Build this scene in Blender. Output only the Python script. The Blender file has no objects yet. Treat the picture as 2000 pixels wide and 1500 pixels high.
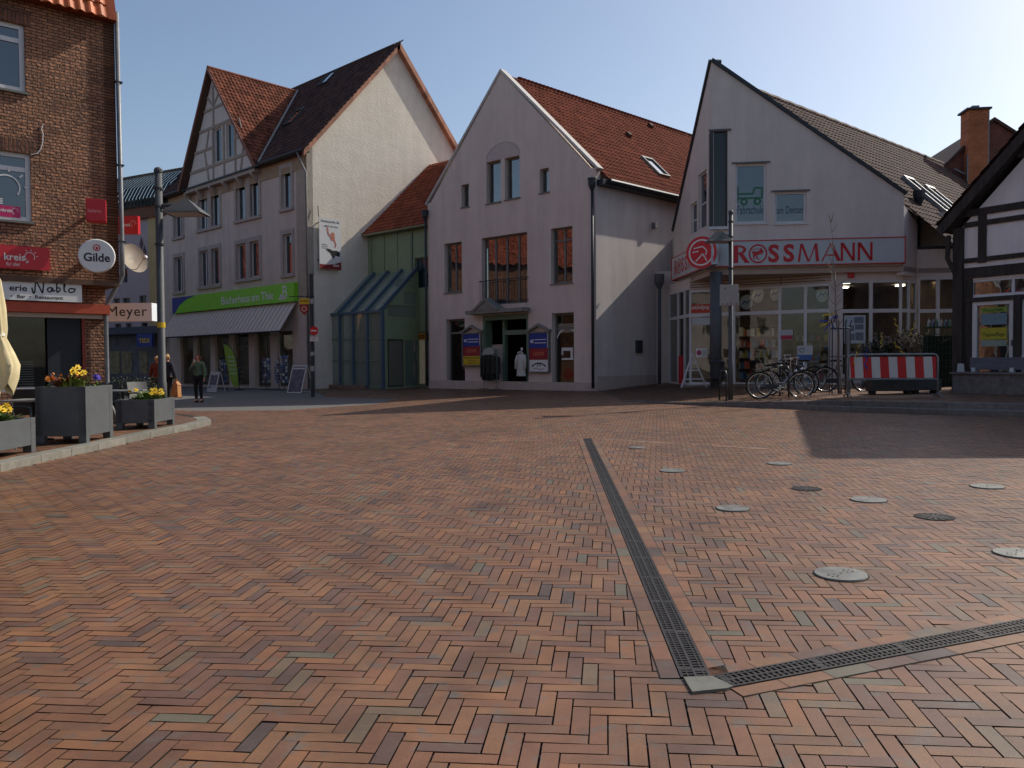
import bpy, math, random
import numpy as np
from mathutils import Vector, Matrix
from mathutils.geometry import tessellate_polygon
R = math.radians
sin, cos, pi = math.sin, math.cos, math.pi
rnd = random.Random(7)
sc = bpy.context.scene
col = sc.collection

# ---------------------------------------------------------------- camera, sky, sun, exposure
FPX = 1560.0; PITCH = math.atan(44/1560.0); ROLL = 0.0065; CAMZ = 1.45
fw = Vector((0, cos(PITCH), -sin(PITCH)))
up0 = Vector((0, sin(PITCH), cos(PITCH))); rt0 = Vector((1, 0, 0))
rt = rt0*cos(ROLL) - up0*sin(ROLL); up = up0*cos(ROLL) + rt0*sin(ROLL)
cd = bpy.data.cameras.new('camera'); cam = bpy.data.objects.new('camera', cd); col.objects.link(cam)
cd.sensor_width = 36; cd.lens = 36*FPX/2000; cd.clip_end = 2000; cd.clip_start = 0.05
M = Matrix((rt, up, -fw)).transposed().to_4x4(); M.translation = Vector((0, 0, CAMZ)); cam.matrix_world = M
sc.camera = cam
SUN_AZ, SUN_EL = R(58), R(40)
S = Vector((sin(SUN_AZ)*cos(SUN_EL), cos(SUN_AZ)*cos(SUN_EL), sin(SUN_EL)))
w = bpy.data.worlds.new('World'); sc.world = w; w.use_nodes = True
nt = w.node_tree; bg = nt.nodes['Background']
sky = nt.nodes.new('ShaderNodeTexSky'); sky.sky_type = 'NISHITA'; sky.sun_disc = False
sky.sun_elevation = SUN_EL; sky.sun_rotation = SUN_AZ; sky.air_density = 1.0; sky.dust_density = 1.7; sky.ozone_density = 0.9
nt.links.new(sky.outputs[0], bg.inputs[0]); bg.inputs[1].default_value = 0.105
sl = bpy.data.lights.new('sun', 'SUN'); sl.energy = 3.3; sl.angle = R(0.5); sl.color = (1, 0.93, 0.82)
so = bpy.data.objects.new('sun', sl); col.objects.link(so); so.rotation_euler = S.to_track_quat('Z', 'Y').to_euler()
sc.view_settings.view_transform = 'Standard'; sc.view_settings.look = 'None'; sc.view_settings.gamma = 1
sc.view_settings.exposure = 0.33
sc.cycles.max_bounces = 7; sc.cycles.transparent_max_bounces = 12; sc.cycles.caustics_reflective = False; sc.cycles.caustics_refractive = False
sc.cycles.sample_clamp_indirect = 4

# ---------------------------------------------------------------- photo pixels -> rays (to read sizes off the photograph)
def ray(px, py): return (fw*FPX + rt*(px-1000) + up*(750-py)).normalized()
def gz(x, y): return 0.014*x + 0.0075*y
def poff(x, y):
    t = (x-3.4)*0.0545
    return max(0.0, min(0.24, t))
def pz(x, y): return gz(x, y)+poff(x, y)
def G(px, py, off=0.0, f=gz):
    d = ray(px, py); k = d.z-0.014*d.x-0.0075*d.y; t = (off-CAMZ)/k
    if f is pz:
        for _ in range(40):
            t = 0.5*t+0.5*(off+poff(d.x*t, d.y*t)-CAMZ)/k
    return Vector((0, 0, CAMZ))+d*t
def atd(px, py, dist):   # point on the ray at forward distance y = dist
    d = ray(px, py); return Vector((0, 0, CAMZ))+d*(dist/d.y)
class Fr:
    """vertical plane: origin, unit direction d (towards picture right), outward normal n (towards camera side)"""
    def __init__(s, x, y, ang, flip=False):
        # ang: degrees of the direction, measured from +Y towards +X (may be negative)
        s.o = Vector((x, y, 0)); s.d = Vector((sin(R(ang)), cos(R(ang)), 0))
        s.n = Vector((s.d.y, -s.d.x, 0)); 
        if flip: s.n = -s.n
    def w(s, u, v, z): return s.o + s.d*u + s.n*v + Vector((0, 0, z))
    def uz(s, px, py, v=0.0):
        r = ray(px, py); c = Vector((0, 0, CAMZ)); t = ((s.o+s.n*v)-c).dot(s.n)/r.dot(s.n)
        p = c+r*t; return ((p-s.o).dot(s.d), p.z)
    def rect(s, x0, y0, x1, y1, v=0.0):
        xm, ym = (x0+x1)/2, (y0+y1)/2
        return (s.uz(x0, ym, v)[0], s.uz(x1, ym, v)[0], s.uz(xm, y1, v)[1], s.uz(xm, y0, v)[1])
WF = Fr(0, 0, 90)   # world frame: u=x, v=-y

# ---------------------------------------------------------------- materials
MATS = {}
def nn(nt, t, **k):
    n = nt.nodes.new(t)
    for a, b in k.items(): setattr(n, a, b)
    return n
def mat(name, c=(0.5, 0.5, 0.5), rough=0.7, var=0.12, scale=3.0, bump=0.0, bscale=40.0, streak=0.0, metal=0.0, spec=0.4, c2=None, emit=0, alpha=1, tone=0.0, stretch=None, detail=5):
    if name in MATS: return MATS[name]
    m = bpy.data.materials.new(name); m.use_nodes = True; MATS[name] = m
    nt = m.node_tree; b = nt.nodes['Principled BSDF']; L = nt.links.new
    b.inputs['Roughness'].default_value = rough; b.inputs['Metallic'].default_value = metal
    b.inputs['Specular IOR Level'].default_value = spec
    if alpha < 1: b.inputs['Alpha'].default_value = alpha
    geo = nn(nt, 'ShaderNodeNewGeometry'); pos = geo.outputs['Position']
    if stretch:
        mp = nn(nt, 'ShaderNodeMapping'); mp.inputs['Scale'].default_value = stretch; L(pos, mp.inputs[0]); pos = mp.outputs[0]
    no = nn(nt, 'ShaderNodeTexNoise'); no.inputs['Scale'].default_value = scale; no.inputs['Detail'].default_value = detail; L(pos, no.inputs['Vector'])
    no.inputs['Roughness'].default_value = 0.65
    mr = nn(nt, 'ShaderNodeMapRange'); mr.inputs[1].default_value = 0.3; mr.inputs[2].default_value = 0.7; L(no.outputs['Fac'], mr.inputs[0])
    mx = nn(nt, 'ShaderNodeMix', data_type='RGBA')
    c2 = c2 or tuple(min(1, x*(1+var)) for x in c); c1 = c if c2 != tuple(min(1, x*(1+var)) for x in c) else tuple(x*(1-var) for x in c)
    mx.inputs[6].default_value = (*c1, 1); mx.inputs[7].default_value = (*c2, 1); L(mr.outputs[0], mx.inputs[0])
    out = mx.outputs[2]
    if tone:
        at = nn(nt, 'ShaderNodeAttribute', attribute_name='tone')
        m2 = nn(nt, 'ShaderNodeMapRange'); m2.inputs[3].default_value = 1-tone; m2.inputs[4].default_value = 1+tone; L(at.outputs['Fac'], m2.inputs[0])
        vm = nn(nt, 'ShaderNodeVectorMath', operation='SCALE'); L(out, vm.inputs[0]); L(m2.outputs[0], vm.inputs['Scale']); out = vm.outputs[0]
    if streak:
        mp2 = nn(nt, 'ShaderNodeMapping'); mp2.inputs['Scale'].default_value = (1.3, 1.3, .16); L(geo.outputs['Position'], mp2.inputs[0])
        n5 = nn(nt, 'ShaderNodeTexNoise'); n5.inputs['Scale'].default_value = 1.6; n5.inputs['Detail'].default_value = 7; n5.inputs['Roughness'].default_value = .7; L(mp2.outputs[0], n5.inputs['Vector'])
        m5 = nn(nt, 'ShaderNodeMapRange'); m5.inputs[1].default_value = .38; m5.inputs[2].default_value = .62; m5.inputs[3].default_value = 1-streak; m5.inputs[4].default_value = 1+streak*.35; L(n5.outputs['Fac'], m5.inputs[0])
        v5 = nn(nt, 'ShaderNodeVectorMath', operation='SCALE'); L(out, v5.inputs[0]); L(m5.outputs[0], v5.inputs['Scale']); out = v5.outputs[0]
    L(out, b.inputs['Base Color'])
    if bump:
        nb = nn(nt, 'ShaderNodeTexNoise'); nb.inputs['Scale'].default_value = bscale; nb.inputs['Detail'].default_value = 4; L(pos, nb.inputs['Vector'])
        bp = nn(nt, 'ShaderNodeBump'); bp.inputs['Strength'].default_value = min(1, bump*10); bp.inputs['Distance'].default_value = bump*0.1; L(nb.outputs['Fac'], bp.inputs['Height']); L(bp.outputs[0], b.inputs['Normal'])
    if emit:
        b.inputs['Emission Strength'].default_value = emit; b.inputs['Emission Color'].default_value = (*c, 1)
    return m
def glass_mat(name, tint=(0.02, 0.025, 0.03), refl=0.22, trans=0.0, wav=0.02):
    if name in MATS: return MATS[name]
    m = bpy.data.materials.new(name); m.use_nodes = True; MATS[name] = m; nt = m.node_tree; L = nt.links.new
    nt.nodes.remove(nt.nodes['Principled BSDF']); out = nt.nodes['Material Output']
    gl = nn(nt, 'ShaderNodeBsdfGlossy'); gl.inputs['Roughness'].default_value = 0.015
    df = nn(nt, 'ShaderNodeBsdfDiffuse'); df.inputs['Color'].default_value = (*tint, 1)
    tr = nn(nt, 'ShaderNodeBsdfTransparent'); tr.inputs['Color'].default_value = (0.85, 0.9, 0.88, 1)
    m1 = nn(nt, 'ShaderNodeMixShader'); m1.inputs[0].default_value = trans; L(df.outputs[0], m1.inputs[1]); L(tr.outputs[0], m1.inputs[2])
    fr = nn(nt, 'ShaderNodeFresnel'); fr.inputs['IOR'].default_value = 1.5
    ad = nn(nt, 'ShaderNodeMath', operation='ADD', use_clamp=True); ad.inputs[1].default_value = refl-0.04; L(fr.outputs[0], ad.inputs[0])
    m2 = nn(nt, 'ShaderNodeMixShader'); L(ad.outputs[0], m2.inputs[0]); L(m1.outputs[0], m2.inputs[1]); L(gl.outputs[0], m2.inputs[2])
    no = nn(nt, 'ShaderNodeTexNoise'); no.inputs['Scale'].default_value = 1.2; geo = nn(nt, 'ShaderNodeNewGeometry'); L(geo.outputs['Position'], no.inputs['Vector'])
    bp = nn(nt, 'ShaderNodeBump'); bp.inputs['Strength'].default_value = 0.25; bp.inputs['Distance'].default_value = wav; L(no.outputs['Fac'], bp.inputs['Height'])
    L(bp.outputs[0], gl.inputs['Normal']); L(m2.outputs[0], out.inputs[0]); return m
def brick_mat(name, ang, c1, c2, cm, bw=0.22, bh=0.067, mort=0.006, bumpd=0.012):
    m = bpy.data.materials.new(name); m.use_nodes = True; nt = m.node_tree; L = nt.links.new; b = nt.nodes['Principled BSDF']
    geo = nn(nt, 'ShaderNodeNewGeometry')
    dt = nn(nt, 'ShaderNodeVectorMath', operation='DOT_PRODUCT'); dt.inputs[1].default_value = (sin(R(ang)), cos(R(ang)), 0); L(geo.outputs['Position'], dt.inputs[0])
    sx = nn(nt, 'ShaderNodeSeparateXYZ'); L(geo.outputs['Position'], sx.inputs[0])
    cx = nn(nt, 'ShaderNodeCombineXYZ'); L(dt.outputs['Value'], cx.inputs[0]); L(sx.outputs[2], cx.inputs[1])
    br = nn(nt, 'ShaderNodeTexBrick'); L(cx.outputs[0], br.inputs['Vector'])
    br.inputs['Scale'].default_value = 1; br.inputs['Brick Width'].default_value = bw; br.inputs['Row Height'].default_value = bh
    br.inputs['Mortar Size'].default_value = mort; br.inputs['Mortar Smooth'].default_value = 0.3; br.inputs['Bias'].default_value = 0.0
    br.inputs['Color1'].default_value = (*c1, 1); br.inputs['Color2'].default_value = (*c2, 1); br.inputs['Mortar'].default_value = (*cm, 1)
    no = nn(nt, 'ShaderNodeTexNoise'); no.inputs['Scale'].default_value = 14; no.inputs['Detail'].default_value = 6; L(cx.outputs[0], no.inputs['Vector'])
    n2 = nn(nt, 'ShaderNodeTexNoise'); n2.inputs['Scale'].default_value = 0.9; n2.inputs['Detail'].default_value = 3; L(cx.outputs[0], n2.inputs['Vector'])
    ad = nn(nt, 'ShaderNodeMath', operation='ADD'); L(no.outputs['Fac'], ad.inputs[0]); L(n2.outputs['Fac'], ad.inputs[1])
    mr = nn(nt, 'ShaderNodeMapRange'); mr.inputs[1].default_value = 0.6; mr.inputs[2].default_value = 1.4; mr.inputs[3].default_value = 0.45; mr.inputs[4].default_value = 1.5; L(ad.outputs[0], mr.inputs[0])
    vm = nn(nt, 'ShaderNodeVectorMath', operation='SCALE'); L(br.outputs['Color'], vm.inputs[0]); L(mr.outputs[0], vm.inputs['Scale']); L(vm.outputs[0], b.inputs['Base Color'])
    b.inputs['Roughness'].default_value = 0.85
    sb = nn(nt, 'ShaderNodeMath', operation='MULTIPLY_ADD'); L(no.outputs['Fac'], sb.inputs[0]); sb.inputs[1].default_value = 0.55; L(br.outputs['Fac'], sb.inputs[2])
    iv = nn(nt, 'ShaderNodeMath', operation='SUBTRACT'); iv.inputs[0].default_value = 0.55; 
    m1 = nn(nt, 'ShaderNodeMath', operation='MULTIPLY'); m1.inputs[1].default_value = 1.1; L(no.outputs['Fac'], m1.inputs[0])
    L(br.outputs['Fac'], iv.inputs[1]); a2 = nn(nt, 'ShaderNodeMath', operation='ADD'); L(iv.outputs[0], a2.inputs[0]); L(m1.outputs[0], a2.inputs[1])
    bp = nn(nt, 'ShaderNodeBump'); bp.inputs['Strength'].default_value = 1; bp.inputs['Distance'].default_value = bumpd; L(a2.outputs[0], bp.inputs['Height']); L(bp.outputs[0], b.inputs['Normal'])
    MATS[name] = m; return m

# ---------------------------------------------------------------- mesh builder
def rootloc(o):
    v = Vector((0, 0, 0))
    while o is not None: v = v+o.location; o = o.parent
    return v
class MB:
    def __init__(s): s.v = []; s.f = []; s.t = []; s.sm = False
    def add(s, vs, fs, tone=0.5):
        b = len(s.v); s.v += [tuple(x) for x in vs]; s.f += [tuple(b+i for i in f) for f in fs]; s.t += [tone]*len(fs); return s
    def box(s, fr, u0, u1, v0, v1, z0, z1, tone=0.5):
        p = [fr.w(u, v, z) for z in (z0, z1) for v in (v0, v1) for u in (u0, u1)]
        return s.add(p, [(0, 1, 3, 2), (4, 6, 7, 5), (0, 4, 5, 1), (2, 3, 7, 6), (0, 2, 6, 4), (1, 5, 7, 3)], tone)
    def prism(s, fr, pts, v0, v1, tone=0.5, caps=True):
        n = len(pts); vs = [fr.w(u, v0, z) for u, z in pts]+[fr.w(u, v1, z) for u, z in pts]
        fs = [(i, (i+1) % n, n+(i+1) % n, n+i) for i in range(n)]
        if caps:
            tr = tessellate_polygon([[Vector((u, z, 0)) for u, z in pts]])
            fs += [tuple(t) for t in tr]+[tuple(n+i for i in reversed(t)) for t in tr]
        return s.add(vs, fs, tone)
    def slab(s, pts, z0, z1f=None, th=None, tone=0.5):
        """horizontal polygon of world points extruded down by th"""
        n = len(pts); top = [Vector(p) for p in pts]; bot = [Vector((p[0], p[1], p[2]-th)) for p in top]
        tr = tessellate_polygon([[Vector((p.x, p.y, 0)) for p in top]])
        fs = [tuple(t) for t in tr]+[tuple(n+i for i in reversed(t)) for t in tr]+[(i, (i+1) % n, n+(i+1) % n, n+i) for i in range(n)]
        return s.add(top+bot, fs, tone)
    def wall(s, fr, outline, holes, v=0.0, depth=0.22, back=None):
        """front face with rectangular openings (u0,u1,z0,z1) or polygons, and their reveals"""
        hp = [[(h[0], h[2]), (h[1], h[2]), (h[1], h[3]), (h[0], h[3])] if not isinstance(h[0], tuple) else list(h) for h in holes]
        allp = list(outline)
        for h in hp: allp += h
        n = len(outline)
        def span(u):
            zs = []
            for i in range(n):
                (a, b), (c, d) = outline[i], outline[(i+1) % n]
                if (a <= u <= c or c <= u <= a) and a != c: zs.append(b+(d-b)*(u-a)/(c-a))
            return min(zs), max(zs)
        us = sorted(set([p[0] for p in outline]+[p[0] for h in hp for p in h])); us = [u for i, u in enumerate(us) if i == 0 or u-us[i-1] > 1e-5]
        for ua, ub in zip(us, us[1:]):
            e = (ub-ua)*1e-3; um = (ua+ub)/2
            la, ta = span(ua+e); lb, tb_ = span(ub-e)
            cuts = sorted((min(p[1] for p in h), max(p[1] for p in h)) for h in hp if min(p[0] for p in h) < um < max(p[0] for p in h))
            lo = (la, lb)
            for c0, c1 in cuts:
                if c0 > max(lo)+1e-6: s.add([fr.w(ua, v, lo[0]), fr.w(ub, v, lo[1]), fr.w(ub, v, c0), fr.w(ua, v, c0)], [(0, 1, 2, 3)])
                lo = (c1, c1)
            s.add([fr.w(ua, v, lo[0]), fr.w(ub, v, lo[1]), fr.w(ub, v, tb_), fr.w(ua, v, ta)], [(0, 1, 2, 3)])
        for h in hp:
            n = len(h); vs = [fr.w(u, v, z) for u, z in h]+[fr.w(u, v-depth, z) for u, z in h]
            s.add(vs, [(i, n+i, n+(i+1) % n, (i+1) % n) for i in range(n)])
        n = len(outline)
        vs = [fr.w(u, v, z) for u, z in outline]+[fr.w(u, v-depth, z) for u, z in outline]
        s.add(vs, [(i, (i+1) % n, n+(i+1) % n, n+i) for i in range(n)])
        return s
    def tube(s, pts, r, n=8, closed=False, cap=True, r1=None):
        pts = [Vector(p) for p in pts]; m = len(pts); rings = []
        prev = None
        for i, p in enumerate(pts):
            if closed: t = (pts[(i+1) % m]-pts[i-1])
            else: t = pts[min(i+1, m-1)]-pts[max(i-1, 0)]
            t.normalize()
            a = prev if prev is not None else (Vector((0, 0, 1)) if abs(t.z) < 0.9 else Vector((1, 0, 0)))
            a = (a-t*a.dot(t)).normalized(); prev = a; b = t.cross(a)
            rr = r if r1 is None else r+(r1-r)*i/(m-1)
            if isinstance(r, (list, tuple)): rr = r[i]
            rings.append([p+a*cos(2*pi*k/n)*rr+b*sin(2*pi*k/n)*rr for k in range(n)])
        vs = [q for g in rings for q in g]; fs = []
        for i in range(m if closed else m-1):
            j = (i+1) % m
            for k in range(n): fs.append((i*n+k, i*n+(k+1) % n, j*n+(k+1) % n, j*n+k))
        if cap and not closed: fs += [tuple(range(n-1, -1, -1)), tuple((m-1)*n+k for k in range(n))]
        return s.add(vs, fs)
    def lathe(s, c, prof, n=20, axis=Vector((0, 0, 1)), sx=1.0):
        axis = Vector(axis).normalized(); a = Vector((1, 0, 0)) if abs(axis.z) > .9 else Vector((0, 0, 1)); a = (a-axis*a.dot(axis)).normalized(); b = axis.cross(a)
        c = Vector(c); vs = []; fs = []
        for r, h in prof: vs += [c+axis*h+(a*cos(2*pi*k/n)+b*sin(2*pi*k/n)*sx)*r for k in range(n)]
        for i in range(len(prof)-1):
            for k in range(n): fs.append((i*n+k, i*n+(k+1) % n, (i+1)*n+(k+1) % n, (i+1)*n+k))
        fs += [tuple(range(n-1, -1, -1)), tuple((len(prof)-1)*n+k for k in range(n))]
        return s.add(vs, fs)
    def build(s, name, m, parent=None, smooth=False, bevel=0):
        me = bpy.data.meshes.new(name); base = rootloc(parent) if parent else Vector((0, 0, 0))
        if parent is None and s.v: pass
        me.from_pydata([(x-base.x, y-base.y, z-base.z) for x, y, z in s.v], [], s.f)
        me.materials.append(m)
        at = me.attributes.new('tone', 'FLOAT', 'FACE'); at.data.foreach_set('value', s.t)
        if smooth: me.polygons.foreach_set('use_smooth', [True]*len(s.f))
        me.update()
        o = bpy.data.objects.new(name, me); col.objects.link(o)
        if parent: o.parent = parent
        if bevel:
            b = o.modifiers.new('bevel', 'BEVEL'); b.width = bevel; b.segments = 2; b.limit_method = 'ANGLE'
        return o
def thing(name, label, cat, loc=(0, 0, 0), group=None, rz=0):
    o = bpy.data.objects.new(name, None); col.objects.link(o); o.location = loc; o.rotation_euler.z = rz; o.empty_display_size = .2
    o['label'] = label; o['category'] = cat
    if group: o['group'] = group
    return o
def tagm(o, label, cat, group=None):
    o['label'] = label; o['category'] = cat
    if group: o['group'] = group
    return o
def struct(o, kind='structure'): o['kind'] = kind; return o
def dup(o, loc, rz, label, group=None):
    r = o.copy(); col.objects.link(r); r.location = loc; r.rotation_euler.z = rz; r['label'] = label
    if group: r['group'] = group
    def kids(a, b):
        for ch in list(a.children):
            c = ch.copy(); col.objects.link(c); c.parent = b; kids(ch, c)
    kids(o, r); return r
def text_verts(body, bold=0.0, shear=0.0, sp=1.0):
    cu = bpy.data.curves.new('t', 'FONT'); cu.body = body; cu.offset = bold; cu.shear = shear; cu.space_character = sp; cu.resolution_u = 3
    ob = bpy.data.objects.new('t', cu); col.objects.link(ob); bpy.context.view_layer.update()
    me = bpy.data.meshes.new_from_object(ob.evaluated_get(bpy.context.evaluated_depsgraph_get()))
    vs = [(v.co.x, v.co.y) for v in me.vertices]; fs = [tuple(p.vertices) for p in me.polygons]
    bpy.data.objects.remove(ob); bpy.data.curves.remove(cu); bpy.data.meshes.remove(me); return vs, fs
def text(mb, fr, body, u0, u1, z0, z1, v, bold=0.0, shear=0.0, sp=1.0, skew=0.0, mirror=False):
    """flat lettering fitted to the rectangle"""
    vs, fs = text_verts(body, bold, shear, sp)
    xs = [a for a, b in vs]; ys = [b for a, b in vs]; ax, bx, ay, by = min(xs), max(xs), min(ys), max(ys)
    q = [fr.w(u0+(a-ax)/(bx-ax)*(u1-u0), v, z0+(b-ay)/(by-ay)*(z1-z0)) for a, b in vs]
    mb.add(q, fs); return mb
def flat(mb, fr, pts, v, tone=0.5):
    tr = tessellate_polygon([[Vector((u, z, 0)) for u, z in pts]])
    mb.add([fr.w(u, v, z) for u, z in pts], [tuple(t) for t in tr], tone); return mb
def disc(mb, fr, u, z, ru, rz, v, n=28, tone=.5):
    return flat(mb, fr, [(u+ru*cos(2*pi*i/n), z+rz*sin(2*pi*i/n)) for i in range(n)], v, tone)
def ring(mb, fr, u, z, r0, r1, v, asp=1.0, n=32, a0=0, a1=2*pi):
    vs = []; fs = []
    for i in range(n+1):
        a = a0+(a1-a0)*i/n
        vs += [fr.w(u+r0*asp*cos(a), v, z+r0*sin(a)), fr.w(u+r1*asp*cos(a), v, z+r1*sin(a))]
    for i in range(n): fs.append((2*i, 2*i+1, 2*i+3, 2*i+2))
    mb.add(vs, fs); return mb
def line(mb, fr, pts, wd, v):
    for (a, b), (c, d) in zip(pts, pts[1:]):
        L = math.hypot(c-a, d-b) or 1e-6; nx, nz = -(d-b)/L*wd/2, (c-a)/L*wd/2
        mb.add([fr.w(a+nx, v, b+nz), fr.w(c+nx, v, d+nz), fr.w(c-nx, v, d-nz), fr.w(a-nx, v, b-nz)], [(0, 1, 2, 3)])
    return mb
def tiles(mb, o, e, s, ne, ns, tw=0.24, tl=0.33, hh=0.045, keep=None, lip=0.025):
    """pantiles: o origin at eave, e unit along eave, s unit up the slope; keep(a,b) tells whether a tile at (a,b) metres is laid"""
    o, e, s = Vector(o), Vector(e), Vector(s); n = e.cross(s).normalized()
    if n.z < 0: n = -n
    prof = [(0, 0.0), (.2, .9), (.4, 1.0), (.6, .35), (.8, 0.0), (1, .0)]
    prof = [(0, .25), (.15, .8), (.32, 1.0), (.5, .7), (.68, .12), (.85, 0.0), (1, .25)]
    for j in range(ns):
        for i in range(ne):
            if keep and not keep((i+.5)*tw, (j+.5)*tl): continue
            t = rnd.random(); b = []
            for (k, h) in prof:
                for q, lf in ((-0.03, lip+.012), (tl, 0.004)):
                    b.append(o+e*((i+k)*tw)+s*(j*tl+q)+n*(h*hh+lf+t*.004))
            for (k, h) in prof: b.append(o+e*((i+k)*tw)+s*(j*tl-.03)+n*(h*hh+.004))
            np_ = len(prof); fs = [(2*k, 2*k+2, 2*k+3, 2*k+1) for k in range(np_-1)]+[(2*np_+k, 2*np_+k+1, 2*k+2, 2*k) for k in range(np_-1)]
            mb.add(b, fs, t)
    return mb
# ---------------------------------------------------------------- ground
def inpoly(X, Y, P):
    ins = np.zeros(X.shape, bool); n = len(P)
    for i in range(n):
        x0, y0 = P[i][0], P[i][1]; x1, y1 = P[(i+1) % n][0], P[(i+1) % n][1]
        c = ((y0 > Y) != (y1 > Y)) & (X < (x1-x0)*(Y-y0)/((y1-y0) or 1e-9)+x0)
        ins ^= c
    return ins
# plateau in front of the drugstore: foot line of its kerb, read from the photograph
KP = [G(1215, 783), G(1300, 789), G(1400, 793.5), G(1500, 797), G(1660, 803), G(1850, 808), G(2000, 812), G(2300, 824)]
KP = [(p.x, p.y) for p in KP]
PLAT = KP+[(30, 12), (30, 60), (-2, 60), (3.2, 31.2)]
# raised pavement at the left
KL = [G(-260, 985), G(0, 922), G(80, 903), G(192, 879), G(293, 855), G(380, 838), G(412, 829), G(400, 822), G(340, 815), G(250, 806)]
KL = [(p.x, p.y) for p in KL]
LEFTP = KL+[(-9.4, 19.6), (-30, 8), (-30, 2)]
ROADP = [(p.x, p.y) for p in (G(230, 797), G(390, 803), G(560, 801), G(735, 789), G(780, 779), G(640, 776))]+[(-9.6, 38.6), (-28, 62), (-44, 62), (-12, 26), (-10.2, 21)]
def zground(X, Y, lift=0.0):
    z = 0.014*X+0.0075*Y+lift
    pl = inpoly(X, Y, PLAT); z = z+np.where(pl, np.clip((X-3.4)*0.0545, 0, 0.24), 0)
    lf = inpoly(X, Y, LEFTP); return z+np.where(lf, 0.11, 0)
def paving():
    L, W, g = 0.245, 0.072, 0.0065
    A = np.array((sin(R(96.8)), cos(R(96.8)))); B = np.array((A[1], -A[0]))   # B points towards the camera
    n1 = np.arange(-560, 561); n2 = np.arange(-150, 151)
    I, J = np.meshgrid(n1, n2, indexing='ij'); I = I.ravel(); J = J.ravel()
    ba = I*W+J*L; bb = I*W-J*L
    bricks = np.concatenate([np.stack([ba, bb, ba+L, bb+W], 1), np.stack([ba+L, bb+W-L, ba+L+W, bb+W], 1)])
    O = np.array((3.0, 20.0)); c = (bricks[:, :2]+bricks[:, 2:])/2
    C = O+c[:, :1]*A+c[:, 1:]*B
    ok = (C[:, 1] > 1.6) & (C[:, 1] < 41) & (np.abs(C[:, 0]) < 0.72*C[:, 1]+2.2) & (C[:, 0] < 16)
    ok &= ~inpoly(C[:, 0], C[:, 1], ROADP)
    def pdist(X, Y, path):
        d = np.full(X.shape, 1e9)
        for (x0, y0), (x1, y1) in zip(path, path[1:]):
            L2 = (x1-x0)**2+(y1-y0)**2; t = np.clip(((X-x0)*(x1-x0)+(Y-y0)*(y1-y0))/L2, 0, 1); d = np.minimum(d, np.hypot(X-x0-t*(x1-x0), Y-y0-t*(y1-y0)))
        return d
    ok &= ~(inpoly(C[:, 0], C[:, 1], LEFTP) & (pdist(C[:, 0], C[:, 1], KL) < .22)); ok &= ~(inpoly(C[:, 0], C[:, 1], PLAT) & (pdist(C[:, 0], C[:, 1], KP) < .13))
    b = bricks[ok]; C = C[ok]; N = len(b); rg = np.random.default_rng(3)
    a0, b0, a1, b1 = b[:, 0]+g/2, b[:, 1]+g/2, b[:, 2]-g/2, b[:, 3]-g/2
    jit = rg.normal(0, 0.0007, (N, 4)); a0 += jit[:, 0]; a1 += jit[:, 1]; b0 += jit[:, 2]; b1 += jit[:, 3]
    P = np.zeros((N, 4, 3)); base = zground(C[:, 0], C[:, 1]); tx, ty = rg.normal(0, 0.006, N), rg.normal(0, 0.006, N); dz = rg.normal(0, 0.0006, N)
    for k, (aa, bb) in enumerate(((a0, b0), (a1, b0), (a1, b1), (a0, b1))):
        xy = O+aa[:, None]*A+bb[:, None]*B; P[:, k, 0] = xy[:, 0]; P[:, k, 1] = xy[:, 1]
        P[:, k, 2] = base+0.014*(xy[:, 0]-C[:, 0])+0.0075*(xy[:, 1]-C[:, 1])+(xy[:, 0]-C[:, 0])*tx+(xy[:, 1]-C[:, 1])*ty+dz
    P = P[:, ::-1]
    me = bpy.data.meshes.new('paving'); me.vertices.add(N*4); me.vertices.foreach_set('co', P.ravel())
    me.loops.add(N*4); me.loops.foreach_set('vertex_index', np.arange(N*4, dtype=np.int32))
    me.polygons.add(N); me.polygons.foreach_set('loop_start', np.arange(0, N*4, 4, dtype=np.int32))
    me.update(calc_edges=True)
    at = me.attributes.new('tone', 'FLOAT', 'FACE'); at.data.foreach_set('value', rg.random(N))
    o = bpy.data.objects.new('paving', me); col.objects.link(o); struct(o); me.materials.append(MATS['paver']); return o
def ramp(nt, fac, stops, const=False):
    r = nn(nt, 'ShaderNodeValToRGB'); cr = r.color_ramp; cr.interpolation = 'CONSTANT' if const else 'LINEAR'
    while len(cr.elements) > 1: cr.elements.remove(cr.elements[-1])
    cr.elements[0].position = stops[0][0]; cr.elements[0].color = (*stops[0][1], 1)
    for p, c in stops[1:]: e = cr.elements.new(p); e.color = (*c, 1)
    nt.links.new(fac, r.inputs[0]); return r.outputs[0]
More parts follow.
